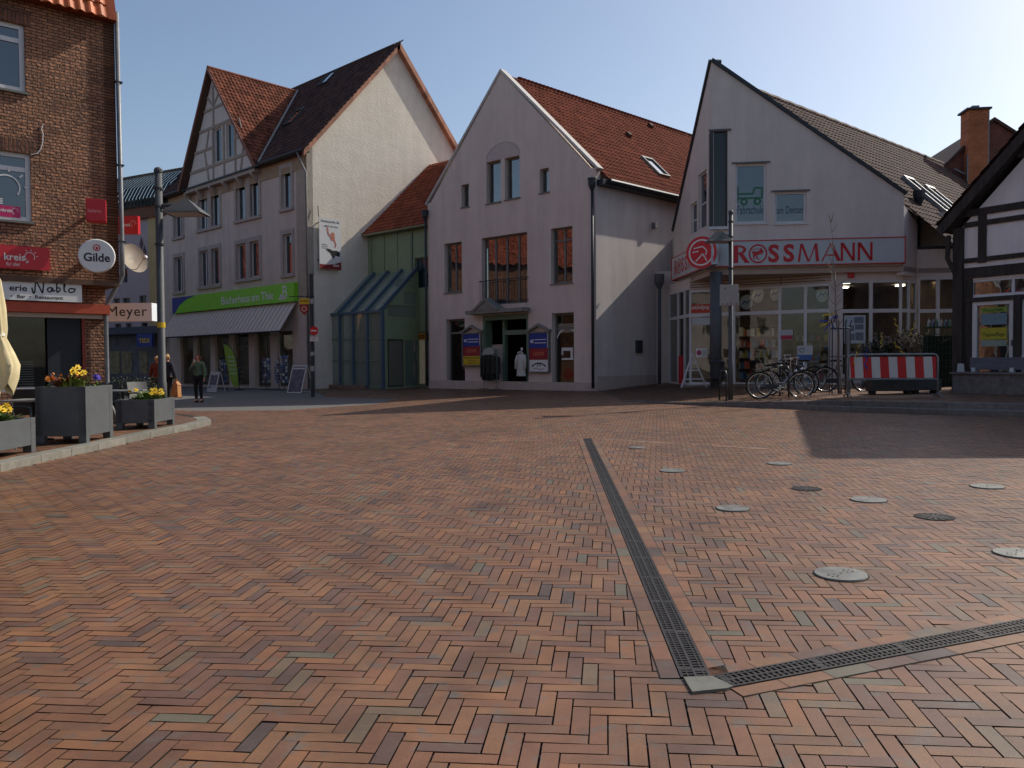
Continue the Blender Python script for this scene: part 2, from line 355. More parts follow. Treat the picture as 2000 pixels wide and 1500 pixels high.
def paver_mat():
    m = bpy.data.materials.new('paver'); m.use_nodes = True; nt = m.node_tree; L = nt.links.new; b = nt.nodes['Principled BSDF']; MATS['paver'] = m
    at = nn(nt, 'ShaderNodeAttribute', attribute_name='tone')
    c = ramp(nt, at.outputs['Fac'], [(0, (0.196, 0.090, 0.047)), (0.16, (0.210, 0.102, 0.051)), (0.3, (0.183, 0.088, 0.049)), (0.44, (0.219, 0.111, 0.054)), (0.58, (0.173, 0.087, 0.049)), (0.72, (0.233, 0.107, 0.049)), (0.8, (0.149, 0.077, 0.052)), (0.89, (0.122, 0.070, 0.051)), (0.935, (0.169, 0.114, 0.069)), (0.965, (0.093, 0.063, 0.051)), (0.98, (0.129, 0.111, 0.075)), (1, (0.196, 0.093, 0.051))], True)
    geo = nn(nt, 'ShaderNodeNewGeometry')
    n1 = nn(nt, 'ShaderNodeTexNoise'); n1.inputs['Scale'].default_value = 9; n1.inputs['Detail'].default_value = 5; L(geo.outputs['Position'], n1.inputs['Vector'])
    n2 = nn(nt, 'ShaderNodeTexNoise'); n2.inputs['Scale'].default_value = .55; n2.inputs['Detail'].default_value = 5; L(geo.outputs['Position'], n2.inputs['Vector'])
    n3 = nn(nt, 'ShaderNodeTexNoise'); n3.inputs['Scale'].default_value = 160; n3.inputs['Detail'].default_value = 3; L(geo.outputs['Position'], n3.inputs['Vector'])
    f1 = nn(nt, 'ShaderNodeMapRange'); f1.inputs[1].default_value = .56; f1.inputs[2].default_value = .74; L(n1.outputs['Fac'], f1.inputs[0])
    mx = nn(nt, 'ShaderNodeMix', data_type='RGBA'); L(f1.outputs[0], mx.inputs[0]); L(c, mx.inputs[6]); mx.inputs[7].default_value = (.13, .11, .09, 1)
    s = nn(nt, 'ShaderNodeMapRange'); s.inputs[1].default_value = .3; s.inputs[2].default_value = .7; s.inputs[3].default_value = .84; s.inputs[4].default_value = 1.14; L(n2.outputs['Fac'], s.inputs[0])
    s3 = nn(nt, 'ShaderNodeMapRange'); s3.inputs[1].default_value = .3; s3.inputs[2].default_value = .7; s3.inputs[3].default_value = .88; s3.inputs[4].default_value = 1.12; L(n3.outputs['Fac'], s3.inputs[0])
    mm = nn(nt, 'ShaderNodeMath', operation='MULTIPLY'); L(s.outputs[0], mm.inputs[0]); L(s3.outputs[0], mm.inputs[1])
    n4 = nn(nt, 'ShaderNodeTexNoise'); n4.inputs['Scale'].default_value = 2.3; n4.inputs['Detail'].default_value = 7; n4.inputs['Roughness'].default_value = .7; L(geo.outputs['Position'], n4.inputs['Vector'])
    s4 = nn(nt, 'ShaderNodeMapRange'); s4.inputs[1].default_value = .36; s4.inputs[2].default_value = .62; s4.inputs[3].default_value = .72; s4.inputs[4].default_value = 1.10; L(n4.outputs['Fac'], s4.inputs[0])
    m4 = nn(nt, 'ShaderNodeMath', operation='MULTIPLY'); L(mm.outputs[0], m4.inputs[0]); L(s4.outputs[0], m4.inputs[1]); mm = m4
    vo = nn(nt, 'ShaderNodeTexVoronoi'); vo.inputs['Scale'].default_value = 1.1; L(geo.outputs['Position'], vo.inputs['Vector'])
    gs = nn(nt, 'ShaderNodeMath', operation='LESS_THAN'); gs.inputs[1].default_value = .018; L(vo.outputs['Distance'], gs.inputs[0])
    gm = nn(nt, 'ShaderNodeMix', data_type='RGBA'); L(gs.outputs[0], gm.inputs[0]); L(mx.outputs[2], gm.inputs[6]); gm.inputs[7].default_value = (.30, .27, .23, 1); mx = gm
    vm = nn(nt, 'ShaderNodeVectorMath', operation='SCALE'); L(mx.outputs[2], vm.inputs[0]); L(mm.outputs[0], vm.inputs['Scale']); L(vm.outputs[0], b.inputs['Base Color'])
    b.inputs['Roughness'].default_value = .5; b.inputs['Specular IOR Level'].default_value = .5
    bp = nn(nt, 'ShaderNodeBump'); bp.inputs['Strength'].default_value = .35; bp.inputs['Distance'].default_value = .002; L(n3.outputs['Fac'], bp.inputs['Height']); L(bp.outputs[0], b.inputs['Normal'])
    return m
paver_mat()
mat('joint', (.022, .018, .015), .95, .3, 30)
mat('kerbstone', (.19, .18, .15), .85, .22, 5, bump=.02, bscale=60, tone=.12)
mat('asphalt', (.13, .125, .12), .9, .25, 25, bump=.02, bscale=120, tone=.2)
mat('farground', (.20, .13, .10), .9, .2, 2)
# base sheet reaching the horizon, following the slope of the square
mb = MB(); pts = []
xs = sorted(set([-600, -200, -60, -30, 30, 60, 200, 600]+list(range(-28, 29, 4)))); ys = [-400, -100, -30, -10, 0, 10, 20, 30, 40, 60, 100, 250, 700, 1500]
def gclamp(x, y): return gz(max(-30, min(30, x)), max(-10, min(60, y)))-.011
for y in ys:
    for x in xs: pts.append((x, y, gclamp(x, y)))
nx = len(xs); fs = [(j*nx+i, j*nx+i+1, (j+1)*nx+i+1, (j+1)*nx+i) for j in range(len(ys)-1) for i in range(nx-1)]
mb.add(pts, fs); struct(mb.build('ground', MATS['joint']))
# raised bodies under the bricks
mb = MB()
def densify(P, st=1.0):
    out = []
    for i in range(len(P)):
        a, b = P[i], P[(i+1) % len(P)]; n = max(1, int(math.hypot(b[0]-a[0], b[1]-a[1])/st))
        out += [(a[0]+(b[0]-a[0])*k/n, a[1]+(b[1]-a[1])*k/n) for k in range(n)]
    return out
mb.slab([(x, y, pz(x, y)-.006) for x, y in densify(PLAT, 1.0)], 0, th=.5); struct(mb.build('plateau', MATS['joint']))
mb = MB(); mb.slab([(x, y, gz(x, y)+.11-.006) for x, y in LEFTP], 0, th=.5); struct(mb.build('pavement', MATS['joint']))
paving()
# grey setts of the side street
mb = MB(); rg = random.Random(5)
mb.slab([(x, y, gz(x, y)-.002) for x, y in ROADP], 0, th=.05); struct(mb.build('road', MATS['asphalt']))
# kerb stones
def kerb(path, h, wd, top, name, st=1.0, inward=1):
    mb = MB(); acc = 0
    for (a, b) in zip(path, path[1:]):
        a, b = Vector((*a, 0)), Vector((*b, 0)); L = (b-a).length; n = max(1, round(L/st)); d = (b-a)/L; nr = Vector((-d.y, d.x, 0))*inward
        for k in range(n):
            p, q = a+d*(L*k/n+.003), a+d*(L*(k+1)/n-.003)
            vs = []
            for pt in (p, q):
                for off in (-.006, wd):
                    x = pt+nr*off; t = h(pt.x, pt.y)
                    vs += [(x.x, x.y, gz(x.x, x.y)-.1), (x.x, x.y, gz(x.x, x.y)+t+.004)]
            mb.add(vs, [(0, 1, 5, 4), (2, 6, 7, 3), (1, 3, 7, 5), (0, 2, 3, 1), (4, 5, 7, 6)], rg.random())
    return struct(mb.build(name, MATS[top], bevel=.006))
kerb(KL[:8], lambda x, y: .11, .28, 'kerbstone', 'kerb', 1.0, 1)
mat('kerbdark', (.17, .155, .145), .85, .25, 8, bump=.02, bscale=60, tone=.15)
kerb(KP, lambda x, y: max(.012, poff(x, y)), .16, 'kerbdark', 'kerb', 1.2, 1)
# lower step in front of the plateau at the right
sp = [(x, y) for x, y in KP[3:]]
out = [(KP[3][0], KP[3][1]-.02), (KP[4][0]-.1, KP[4][1]-.25), (KP[5][0]-.18, KP[5][1]-.36), (KP[6][0]-.2, KP[6][1]-.38), (KP[7][0]-.22, KP[7][1]-.4)]
mb = MB(); 
for i in range(len(out)-1):
    q = [out[i], out[i+1], sp[i+1], sp[i]]
    mb.slab([(x, y, gz(x, y)+.115) for x, y in q], 0, th=.3, tone=rg.random())
struct(mb.build('step', MATS['kerbdark']))
# drain channels
mat('iron', (.055, .05, .048), .55, .3, 30, metal=.6, spec=.5); mat('void', (.006, .006, .006), .9)
mat('steel', (.20, .20, .185), .55, .35, 9, metal=.5); mat('concrete', (.15, .15, .13), .85, .15, 12, bump=.01, bscale=80)
def gv(x, y, h=0): return Vector((x, y, gz(x, y)+h))
def drain(a, b, label, n0=.067, strip=.085):
    t = thing('drain_channel', label, 'drain', (a.x, a.y, gz(a.x, a.y)), 'drain channels set in the paving')
    a = Vector((a.x, a.y, 0)); b = Vector((b.x, b.y, 0)); L = (b-a).length; d = (b-a)/L; n = Vector((-d.y, d.x, 0))
    P = lambda s, c, h: gv(*(a+d*s+n*c)[:2], h)
    mb = MB(); mb.add([P(0, -n0, .003), P(L, -n0, .003), P(L, n0, .003), P(0, n0, .003)], [(0, 1, 2, 3)]); mb.build('channel_shade', MATS['void'], t)  # flat black sheet above the bricks, painted as the shade under the grating
    mb = MB(); 
    for c0, c1 in ((-n0, -n0+.012), (n0-.012, n0), (-.006, .006), (-n0*.55, -n0*.55+.006), (n0*.55, n0*.55+.006)):
        mb.add([P(0, c0, .009), P(L, c0, .009), P(L, c1, .009), P(0, c1, .009), P(0, c0, .002), P(L, c0, .002), P(L, c1, .002), P(0, c1, .002)], [(0, 1, 2, 3), (0, 4, 5, 1), (2, 6, 7, 3)])
    s = 0; k = 0
    while s < L-.03:
        hw = .0065 if s % .5 > .02 else .02
        for sg in (-1, 1):
            o = .014 if sg > 0 else 0
            c0, c1 = (0.006, n0-.012) if sg > 0 else (-n0+.012, -.006)
            mb.add([P(s+o, c0, .008), P(s+o+hw*2, c0, .008), P(s+o+hw*2, c1, .008), P(s+o, c1, .008)], [(0, 1, 2, 3)])
        s += .030 if hw < .01 else .05
    mb.build('grating', MATS['iron'], t)
    for sg, nm in ((1, 1), (-1, 1)):
        mb = MB(); s = 0; i0 = n0+.004 if sg > 0 else n0+.004
        while s < L:
            e = min(L, s+.242)
            vs = [P(s+.002, sg*i0, .004), P(e-.002, sg*i0, .004), P(e-.002, sg*(i0+strip), .004), P(s+.002, sg*(i0+strip), .004)]
            mb.add(vs, [(0, 1, 2, 3) if sg > 0 else (3, 2, 1, 0)], rg.random()); s = e
        mb.build('brick_edging', MATS['paver'], t)
        mb = MB(); mb.add([P(0, sg*(n0-.001), .0015), P(L, sg*(n0-.001), .0015), P(L, sg*(i0+strip+.006), .0015), P(0, sg*(i0+strip+.006), .0015)], [(0, 1, 2, 3)]); mb.build('joint', MATS['joint'], t)
    return t
d1a, d1b = G(1147, 857), G(1360, 1326)
d2a, d2b = G(1408, 1334), G(2230, 1180)
drain(d1a, d1b, 'long iron drain channel running away from the camera across the square'); drain(d2a, d2b, 'iron drain channel running to the right, joined at a concrete corner')
t = [G(1335, 1327), G(1392, 1325), G(1432, 1345), G(1420, 1349), G(1352, 1356)]
mb = MB(); mb.slab([gv(p.x, p.y, .012) for p in t], 0, th=.03)
o = mb.build('corner_block', MATS['concrete']); tagm(o, 'grey concrete corner block where the two drain channels meet', 'block')
# row of small pale setts beyond the drain's end
mb = MB(); a, b = G(1160, 858), G(1500, 879); a.z = b.z = 0; d = (b-a); L = d.length; d /= L; n = Vector((-d.y, d.x, 0))
for k in range(int(L/.085)):
    for j in range(2):
        if rg.random() < .12: continue
        p = a+d*(k*.085)+n*(j*.085); mb.add([gv(*(p+d*x+n*y)[:2], .003) for x, y in ((0, 0), (.078, 0), (.078, .078), (0, .078))], [(0, 1, 2, 3)], rg.random())
mat('palesett', (.215, .125, .085), .8, .2, 20, tone=.3); struct(mb.build('sett_row', MATS['palesett']))
# steel fountain covers and iron gullies
def cover(px, py, wpx, label, kind):
    c = G(px, py); dist = c.y; r = wpx/2/FPX*dist*1.0
    t = thing('fountain_cover' if kind else 'gully_grate', label, 'cover' if kind else 'grate', (c.x, c.y, c.z), 'steel covers of the fountain jets' if kind else 'round gully grates')
    mb = MB()
    def P(x, y, h): return gv(c.x+x, c.y+y, h)
    n = 36
    if kind:
        vs = [P(r*cos(2*pi*i/n), r*sin(2*pi*i/n), .0115) for i in range(n)]+[P((r+.004)*cos(2*pi*i/n), (r+.004)*sin(2*pi*i/n), .001) for i in range(n)]
        mb.add(vs, [tuple(range(n))]+[(i, n+i, n+(i+1) % n, (i+1) % n) for i in range(n)]); mb.build('plate', MATS['steel'], t)
        mb = MB()
        for (x, y, q) in ((0, 0, .05), (.42*r, .3*r, .12), (-.42*r, -.3*r, .12)):
            for m_ in range(6 if q > .1 else 1):
                aa = m_*pi/3; xx, yy, rr = (x+.2*r*cos(aa), y+.2*r*sin(aa), .045*r) if q > .1 else (x, y, .06*r)
                mb.add([P(xx+rr*cos(2*pi*i/8), yy+rr*sin(2*pi*i/8), .013) for i in range(8)], [tuple(range(8))])
            mb.build('jet_nozzle' if q < .1 else 'jet_grille', MATS['void'], t); mb = MB()
        mb = MB(); vs = [P((r+.012)*cos(2*pi*i/n), (r+.012)*sin(2*pi*i/n), .0035) for i in range(n)]; mb.add(vs, [tuple(range(n))]); mb.build('rim_gap', MATS['void'], t)
    else:
        mb.add([P(r*cos(2*pi*i/n), r*sin(2*pi*i/n), .004) for i in range(n)], [tuple(range(n))]); mb.build('pit_shade', MATS['void'], t)  # flat black disc, the shade of the hollow put into its colour
        mb = MB()
        for i in range(16):
            a = 2*pi*i/16; w_ = .08*r
            q = [(r*.25, -w_/2), (r*.95, -w_), (r*.95, w_), (r*.25, w_/2)]
            mb.add([P(x*cos(a)-y*sin(a), x*sin(a)+y*cos(a), .009) for x, y in q], [(0, 1, 2, 3)])
        mb.add([P(r*.2*cos(2*pi*i/n), r*.2*sin(2*pi*i/n), .009) for i in range(n)], [tuple(range(n))])
        mb.build('grating', MATS['iron'], t)
for px, py, w_, lb in ((1642, 1123, 97, 'largest steel fountain cover, nearest the drain channel corner'), (1985, 1082, 80, 'steel fountain cover cut by the right edge of the photo'),
        (1431, 994, 62, 'steel fountain cover nearest beside the long drain channel'), (1696, 977, 65, 'steel fountain cover between the two iron gully grates'),
        (1928, 951, 58, 'steel fountain cover far right, just below a small dark shadow'), (1313, 920, 48, 'steel fountain cover second from the drain channel end'),
        (1522, 906, 45, 'small steel fountain cover just below the big shadow tip'), (1244, 875, 32, 'farthest steel fountain cover, beside the end of the drain channel')):
    cover(px, py, w_, lb, True)
cover(1575, 955, 58, 'smaller farther iron gully grate in the square', False); cover(1825, 1010, 74, 'nearer larger iron gully grate in the square', False)
# ---------------------------------------------------------------- shared building parts
mat('plaster_white', (.66, .55, .485), .9, .05, 1.3, streak=.09, bump=.012, bscale=30); mat('plaster_cream', (.72, .66, .56), .92, .06, .8, streak=.07, bump=.12, bscale=6, stretch=(1, 1, 2.5))
mat('plaster_pale', (.66, .585, .53), .9, .05, 1.5, streak=.08, bump=.012, bscale=30)
mat('plaster_b', (.62, .52, .455), .9, .06, 1.2, streak=.12, bump=.012, bscale=30)
mat('plinth', (.50, .41, .36), .9, .12, 3, bump=.01)
mat('stone_trim', (.42, .36, .32), .85, .12, 6, bump=.01); mat('frame_white', (.62, .62, .62), .45, .05, 3); mat('frame_grey', (.17, .17, .155), .6, .12, 6)
mat('frame_dark', (.04, .042, .045), .5, .1, 5); mat('metal_dark', (.035, .04, .048), .5, .15, 6, metal=.3); mat('zinc', (.20, .205, .21), .5, .2, 8, metal=.35)
mat('tile_orange', (.225, .060, .031), .85, spec=.12, var=.22, scale=2.0, tone=.22, detail=8); mat('tile_dormer', (.155, .052, .03), .85, spec=.12, var=.3, scale=2.0, tone=.4); mat('zz', (.36, .105, .05), .75, .3, 2.0, tone=.35, detail=8); mat('tile_red', (.20, .056, .032), .85, .3, 2, tone=.2); mat('tile_brown', (.062, .027, .02), .85, .3, 2, tone=.4)
mat('tile_brown_light', (.085, .042, .03), .85, .25, 2, tone=.3); mat('tile_black', (.028, .036, .034), .8, .2, 2, tone=.3); mat('tile_orange_bright', (.50, .13, .035), .5, .25, 3, tone=.3)
mat('wood_dark', (.045, .036, .032), .85, .45, 9, bump=.05, bscale=25, stretch=(1, 1, .15)); mat('wood_grey', (.27, .235, .21), .85, .2, 9, bump=.02)
mat('green_panel', (.25, .32, .19), .7, .08, 2); mat('green_frame', (.14, .21, .145), .55, .1, 4); mat('blue_frame', (.07, .12, .17), .45, .1, 4)
mat('sign_white', (.72, .72, .70), .4, .03, 2); mat('sign_red', (.55, .012, .022), .4, .05, 2); mat('sign_red2', (.52, .02, .03), .4, .05, 2); mat('sign_green', (.20, .62, .02), .45, .05, 2)
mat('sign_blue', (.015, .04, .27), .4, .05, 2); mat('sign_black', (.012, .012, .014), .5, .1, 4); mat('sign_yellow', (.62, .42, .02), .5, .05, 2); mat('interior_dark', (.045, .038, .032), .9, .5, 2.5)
mat('curtain', (.50, .49, .46), .95, .08, 6, stretch=(8, 8, .3)); mat('interior_warm', (.22, .14, .085), .9, .3, 1.5)
mat('shop_lamp', (1, .92, .75), .5, 0, 1, emit=7)
glass_mat('glass_sky', refl=.16, tint=(.012, .03, .045)); glass_mat('glass_house', refl=.24, trans=.35); glass_mat('glass_shop', refl=.06, trans=.80); glass_mat('glass_green', refl=.22, trans=.35, tint=(.30, .37, .30)); glass_mat('glass_dim', refl=.05, trans=.3, tint=(.02, .018, .016))  # glass_sky blue and glass_green pale tints put reflections into the pane colour
def bars(mb, fr, u0, u1, z0, z1, v0, v1, b, mull=(), trans=()):
    """casing b wide round an opening, mullions at u fractions, transoms at z fractions (from the bottom)"""
    mb.box(fr, u0, u0+b, v0, v1, z0, z1); mb.box(fr, u1-b, u1, v0, v1, z0, z1); mb.box(fr, u0+b, u1-b, v0, v1, z0, z0+b); mb.box(fr, u0+b, u1-b, v0, v1, z1-b, z1)
    for m in mull: c = u0+(u1-u0)*m; mb.box(fr, c-b*.6, c+b*.6, v0, v1-.004, z0+b, z1-b)
    for t in trans: c = z0+(z1-z0)*t; mb.box(fr, u0+b, u1-b, v0, v1-.007, c-b*.5, c+b*.5)
    return mb
def window(fr, r, parent, v=-.15, b=.06, mull=(), trans=(), fm='frame_white', gm='glass_sky', sill=None, curtain=0, back=True, name='window', interior='interior_dark'):
    u0, u1, z0, z1 = r
    f = bars(MB(), fr, u0, u1, z0, z1, v-.06, v, b, mull, trans).build(name, MATS[fm], parent)
    MB().add([fr.w(u0, v-.035, z0), fr.w(u1, v-.035, z0), fr.w(u1, v-.035, z1), fr.w(u0, v-.035, z1)], [(0, 1, 2, 3)]).build('pane', MATS[gm], f)
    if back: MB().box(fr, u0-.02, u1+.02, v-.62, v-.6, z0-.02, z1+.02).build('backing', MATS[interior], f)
    if curtain:
        mb = MB(); n = 14; w_ = (u1-u0)
        for a, c in (((0, curtain), (1-curtain, 1)) if curtain < .5 else ((0, 1),)):
            vs = []
            for k in range(n+1):
                u = u0+b+(w_-2*b)*(a+(c-a)*k/n); vs += [fr.w(u, v-.14+.02*sin(k*2.4), z0+b), fr.w(u, v-.14+.02*sin(k*2.4+.5), z1-b)]
            mb.add(vs, [(2*k, 2*k+2, 2*k+3, 2*k+1) for k in range(n)])
        mb.build('curtain', MATS['curtain'], f)
    if sill: MB().box(fr, u0-.04, u1+.04, v, .05, z0-.05, z0-.002).build('sill', MATS[sill], f)
    return f
def solid_back(fr, outline, depth, m, parent, name='core'):
    return MB().prism(fr, outline, -.66, -depth).build(name, m, parent)
def downpipe(pts, r, parent, m='zinc', name='downpipe'): return MB().tube(pts, r, 10).build(name, MATS[m], parent, smooth=True)

# ================================================================ C: white gabled house in the middle
cc = atd(1165, 757, 31.0); C = Fr(cc.x, cc.y, 131.3)
C.o.z = 0
gC = thing('gabled_house', 'white plastered gabled house with red pantile roof standing in the middle of the row', 'house', (cc.x, cc.y, gz(cc.x, cc.y)))
uL = C.uz(837, 600)[0]; ap = C.uz(978, 141); kl = C.uz(833, 398); kr = C.uz(1163, 328); zC = -.6
roofL = (kl[1]); out = [(uL, zC), (0, zC), (0, kr[1]), (-.25, kr[1]+.02), (ap[0], ap[1]), (uL+.2, kl[1]), (uL, kl[1])]
W1 = dict(sl=C.rect(901, 360, 916, 404), p1=C.rect(950, 314, 978, 396), p2=C.rect(986, 306, 1015, 388), sr=C.rect(1054, 329, 1072, 376),
          ml=C.rect(868, 474, 902, 571), mm=C.rect(941, 459, 1030, 594), mr=C.rect(1076, 444, 1118, 553),
          gl=C.rect(872, 623, 908, 754), gm=C.rect(943, 614, 1032, 762), gr=C.rect(1078, 611, 1121, 757))
for k in ('gl', 'gm', 'gr'):
    a = list(W1[k]); a[2] = gz(C.w(a[0], 0, 0).x, C.w(a[0], 0, 0).y)+.05; W1[k] = tuple(a)
mb = MB().wall(C, out, list(W1.values()), depth=.3); mb.build('wall', MATS['plaster_white'], gC)
# flat blind arch over the paired windows, recess shade put into its plaster colour
a0, a1 = W1['p1'][0], W1['p2'][1]; zt = W1['p1'][3]; am = (a0+a1)/2
arch = [(a0, zt+.02)]+[(am+(a1-a0)/2*cos(t), zt+.05+.62*sin(t)) for t in np.linspace(pi, 0, 15)]+[(a1, zt+.02)]
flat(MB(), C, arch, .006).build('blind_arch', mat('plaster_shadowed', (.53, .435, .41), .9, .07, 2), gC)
mb = MB(); ring(mb, C, am, zt+.05, .60, .64, .012, asp=(a1-a0)/2/.62, a0=0, a1=pi, n=20); mb.build('arch_edge', MATS['stone_trim'], gC)
for k, kw in (('sl', dict(b=.07)), ('p1', dict(b=.08)), ('p2', dict(b=.08)), ('sr', dict(b=.07)), ('ml', dict(b=.07, mull=(.5,), curtain=.8)), ('mr', dict(b=.07, mull=(.52,), trans=(.78,)))):
    window(C, W1[k], gC, v=-.2, fm='frame_grey', gm='glass_house', sill='frame_grey', **kw)
# french window and its railing
f = window(C, W1['mm'], gC, v=-.2, b=.07, mull=(.25, .5, .76), fm='green_frame' if 0 else 'frame_grey', gm='glass_house', curtain=.35)
u0, u1, z0, z1 = W1['mm']; mb = MB(); zr = z0+1.05
for z in (zr, z0+.12): mb.tube([C.w(u0-.05, .12, z), C.w(u1+.05, .12, z)], .02)
for k in range(18): u = u0+(u1-u0)*k/17; mb.tube([C.w(u, .12, z0+.12), C.w(u, .12, zr)], .009, 5)
for u in (u0-.05, u1+.05): mb.tube([C.w(u, -.02, zr), C.w(u, .12, zr)], .016, 6); mb.tube([C.w(u, -.02, z0+.12), C.w(u, .12, z0+.12)], .016, 6)
mb.build('balcony_railing', MATS['metal_dark'], gC)
# ground floor shop windows and recessed doorway
for k in ('gl', 'gr'):
    u0, u1, z0, z1 = W1[k]; window(C, (u0, u1, z0, z1), gC, v=-.22, b=.08, trans=(.80,), fm='frame_grey', gm='glass_shop', back=False, name='shop_window')
u0, u1, z0, z1 = W1['gm']
dr = MB(); dr.box(C, u0, u0+.12, -.5, -.02, z0, z1); dr.box(C, u1-.12, u1, -.5, -.02, z0, z1); dr.box(C, u0+.12, u1-.12, -.5, -.02, z1-.22, z1); dr.box(C, u0+.9, u0+1.02, -.5, -.3, z0, z1-.22); dr.box(C, u0+1.02, u1-.12, -.5, -.3, z0+2.3, z0+2.5)
dr = dr.build('doorway', MATS['green_frame'], gC)
MB().box(C, u0+.14, u0+.9, -.45, -.43, z0+.05, z0+1.9).build('door', MATS['plinth'], dr)
mb = MB()
for (a, b) in (('gl', 0), ('gr', 0)): pass
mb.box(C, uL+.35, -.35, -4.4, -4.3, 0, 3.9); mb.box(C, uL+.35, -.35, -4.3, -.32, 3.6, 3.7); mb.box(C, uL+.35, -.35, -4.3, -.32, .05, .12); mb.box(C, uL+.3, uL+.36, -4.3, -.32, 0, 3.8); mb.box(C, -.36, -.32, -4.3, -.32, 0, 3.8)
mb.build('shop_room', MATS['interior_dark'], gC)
# canopy beam with a small gable
cz = C.uz(980, 611)[1]; ca = C.uz(924, 611)[0]; cb = C.uz(1036, 611)[0]; cm = C.uz(963, 600)[0]
mb = MB(); mb.box(C, ca, cb, .02, .5, cz-.02, cz+.14); mb.prism(C, [(cm-.6, cz+.12), (cm+.6, cz+.12), (cm, cz+.50)], .03, .52); mb.prism(C, [(cm-.78, cz+.13), (cm-.70, cz+.06), (cm, cz+.52), (cm+.70, cz+.06), (cm+.78, cz+.13), (cm, cz+.64)], .0, .56)
mb.build('canopy', mat('canopy_grey', (.24, .225, .20), .8, .15, 5), gC)
MB().box(C, uL-.01, .02, .0, .035, -.5, C.uz(1140, 747)[1]).build('plinth', MATS['plinth'], gC)
# side wall to the right of the corner and the back
Cs = Fr(cc.x, cc.y, 46.6); LS = 15.0
ez = Cs.uz(1182, 352)[1]
mb = MB().wall(Cs, [(0.0, -.6), (LS, -.6), (LS, ez), (0, ez)], [], depth=.3)
mb.build('side_wall', mat('plaster_side', (.64, .58, .55), .9, .05, 1.0, streak=.1, bump=.012, bscale=30), gC)
MB().box(Cs, .02, LS, .0, .03, -.5, .85).build('side_plinth', MATS['plinth'], gC)
ubk = uL; core = [(uL+.05, -.6), (-.32, -.6), (-.32, ez-.2), (ap[0], ap[1]-.4), (uL+.05, kl[1]-.3)]
vs = [C.w(u, -5.5, z) for u, z in core]+[C.w(u, -5.5, z)+Cs.d*(LS-5.5) for u, z in core]
mb = MB(); mb.add(vs, [(0, 1, 2, 3, 4), (9, 8, 7, 6, 5)]+[(i, (i+1) % 5, 5+(i+1) % 5, 5+i) for i in range(5)]); mb.build('back_volume', MATS['plaster_white'], gC)
# coping of the gable, both slopes
mb = MB(); th = .1
for (a, b) in (((-.0, kr[1]), ap), ((uL, kl[1]), ap)):
    d = Vector((b[0]-a[0], b[1]-a[1])); d.normalize(); nn_ = Vector((-d.y, d.x)) if d.x < 0 else Vector((-d.y, d.x))
    if nn_.y < 0: nn_ = -nn_
    q = [(a[0]-d.x*.1, a[1]-d.y*.1), (b[0], b[1]), (b[0], b[1]+th*1.5), (a[0]-d.x*.1+nn_.x*th, a[1]-d.y*.1+nn_.y*th)]
    mb.prism(C, q, .04, -.34)
mb.build('gable_coping', mat('coping', (.50, .47, .44), .8, .1, 3), gC)
# roof: right slope tiles run back along the side wall
e = Cs.d; apw = C.w(ap[0], -.3, ap[1]-.15); eaw = C.w(.35, -.3, ez-.05)
horiz = (apw-eaw); horiz.z = 0; horiz = horiz-e*horiz.dot(e); s_ = horiz+Vector((0, 0, apw.z-eaw.z)); Ls = s_.length; s_.normalize()
roof = tiles(MB(), eaw+e*.02, e, s_, int(LS/.24), int(Ls/.33)+1).build('roof', MATS['tile_orange'], gC)
hz = horiz.normalized()
mb = MB(); mb.add([eaw, eaw+e*LS, eaw+e*LS+s_*Ls, eaw+s_*Ls], [(0, 1, 2, 3)]); top = eaw+s_*Ls
lw = C.w(uL-.3, -.3, kl[1]-.2); mb.add([top, top+e*LS, lw+e*LS, lw], [(0, 1, 2, 3)]); mb.build('roof_underlay', MATS['tile_red'], gC)
tiles(MB(), lw+e*LS, -e, (top-lw).normalized(), int(LS/.24), int((top-lw).length/.33)+1).build('rear_roof', MATS['tile_orange'], gC)
mb = MB(); mb.tube([top+e*(k*.4)+Vector((0, 0, .03)) for k in range(int(LS/.4)+1)], .10, 8); mb.build('ridge', MATS['tile_red'], roof)
# gutter, rooflight, roof end parapet
mb = MB(); g0 = eaw-hz*.08+Vector((0, 0, -.06)); mb.tube([g0+e*.05, g0+e*LS], .085, 8); mb.box(Cs, .05, LS, 0, .33, ez-.28, ez-.06); mb.build('gutter', MATS['metal_dark'], gC)
mb = MB()
def on_slope(a, b, h): return eaw+e*a+s_*b+s_.cross(e).normalized()*(-h if s_.cross(e).z < 0 else h)
def roof_at(px, py):
    nrm = s_.cross(e).normalized(); r = ray(px, py); t = (eaw-Vector((0, 0, CAMZ))).dot(nrm)/r.dot(nrm); p = Vector((0, 0, CAMZ))+r*t-eaw; return p.dot(e), p.dot(s_)
ra, rb = roof_at(1278, 330)
def slopebox(mb, a0, a1, b0, b1, h0, h1): 
    p = [on_slope(a, b, h) for h in (h0, h1) for b in (b0, b1) for a in (a0, a1)]; mb.add(p, [(0, 1, 3, 2), (4, 6, 7, 5), (0, 4, 5, 1), (2, 3, 7, 6), (0, 2, 6, 4), (1, 5, 7, 3)])
for q in ((ra-.4, ra-.32, rb-.6, rb+.6), (ra+.32, ra+.4, rb-.6, rb+.6), (ra-.4, ra+.4, rb-.68, rb-.6), (ra-.4, ra+.4, rb+.6, rb+.72)): slopebox(mb, *q, 0, .16)
sk = mb.build('rooflight', MATS['frame_grey'], gC)
mb = MB(); slopebox(mb, ra-.32, ra+.32, rb-.6, rb+.6, .08, .10); mb.build('pane', glass_mat('glass_bright', refl=.75), sk)
for (vx, vy) in ((1225, 268), (1268, 250)):
    a, b = roof_at(vx, vy); mb = MB(); slopebox(mb, a-.12, a+.12, b-.12, b+.12, 0, .22); mb.build('roof_vent', MATS['tile_brown'], gC)
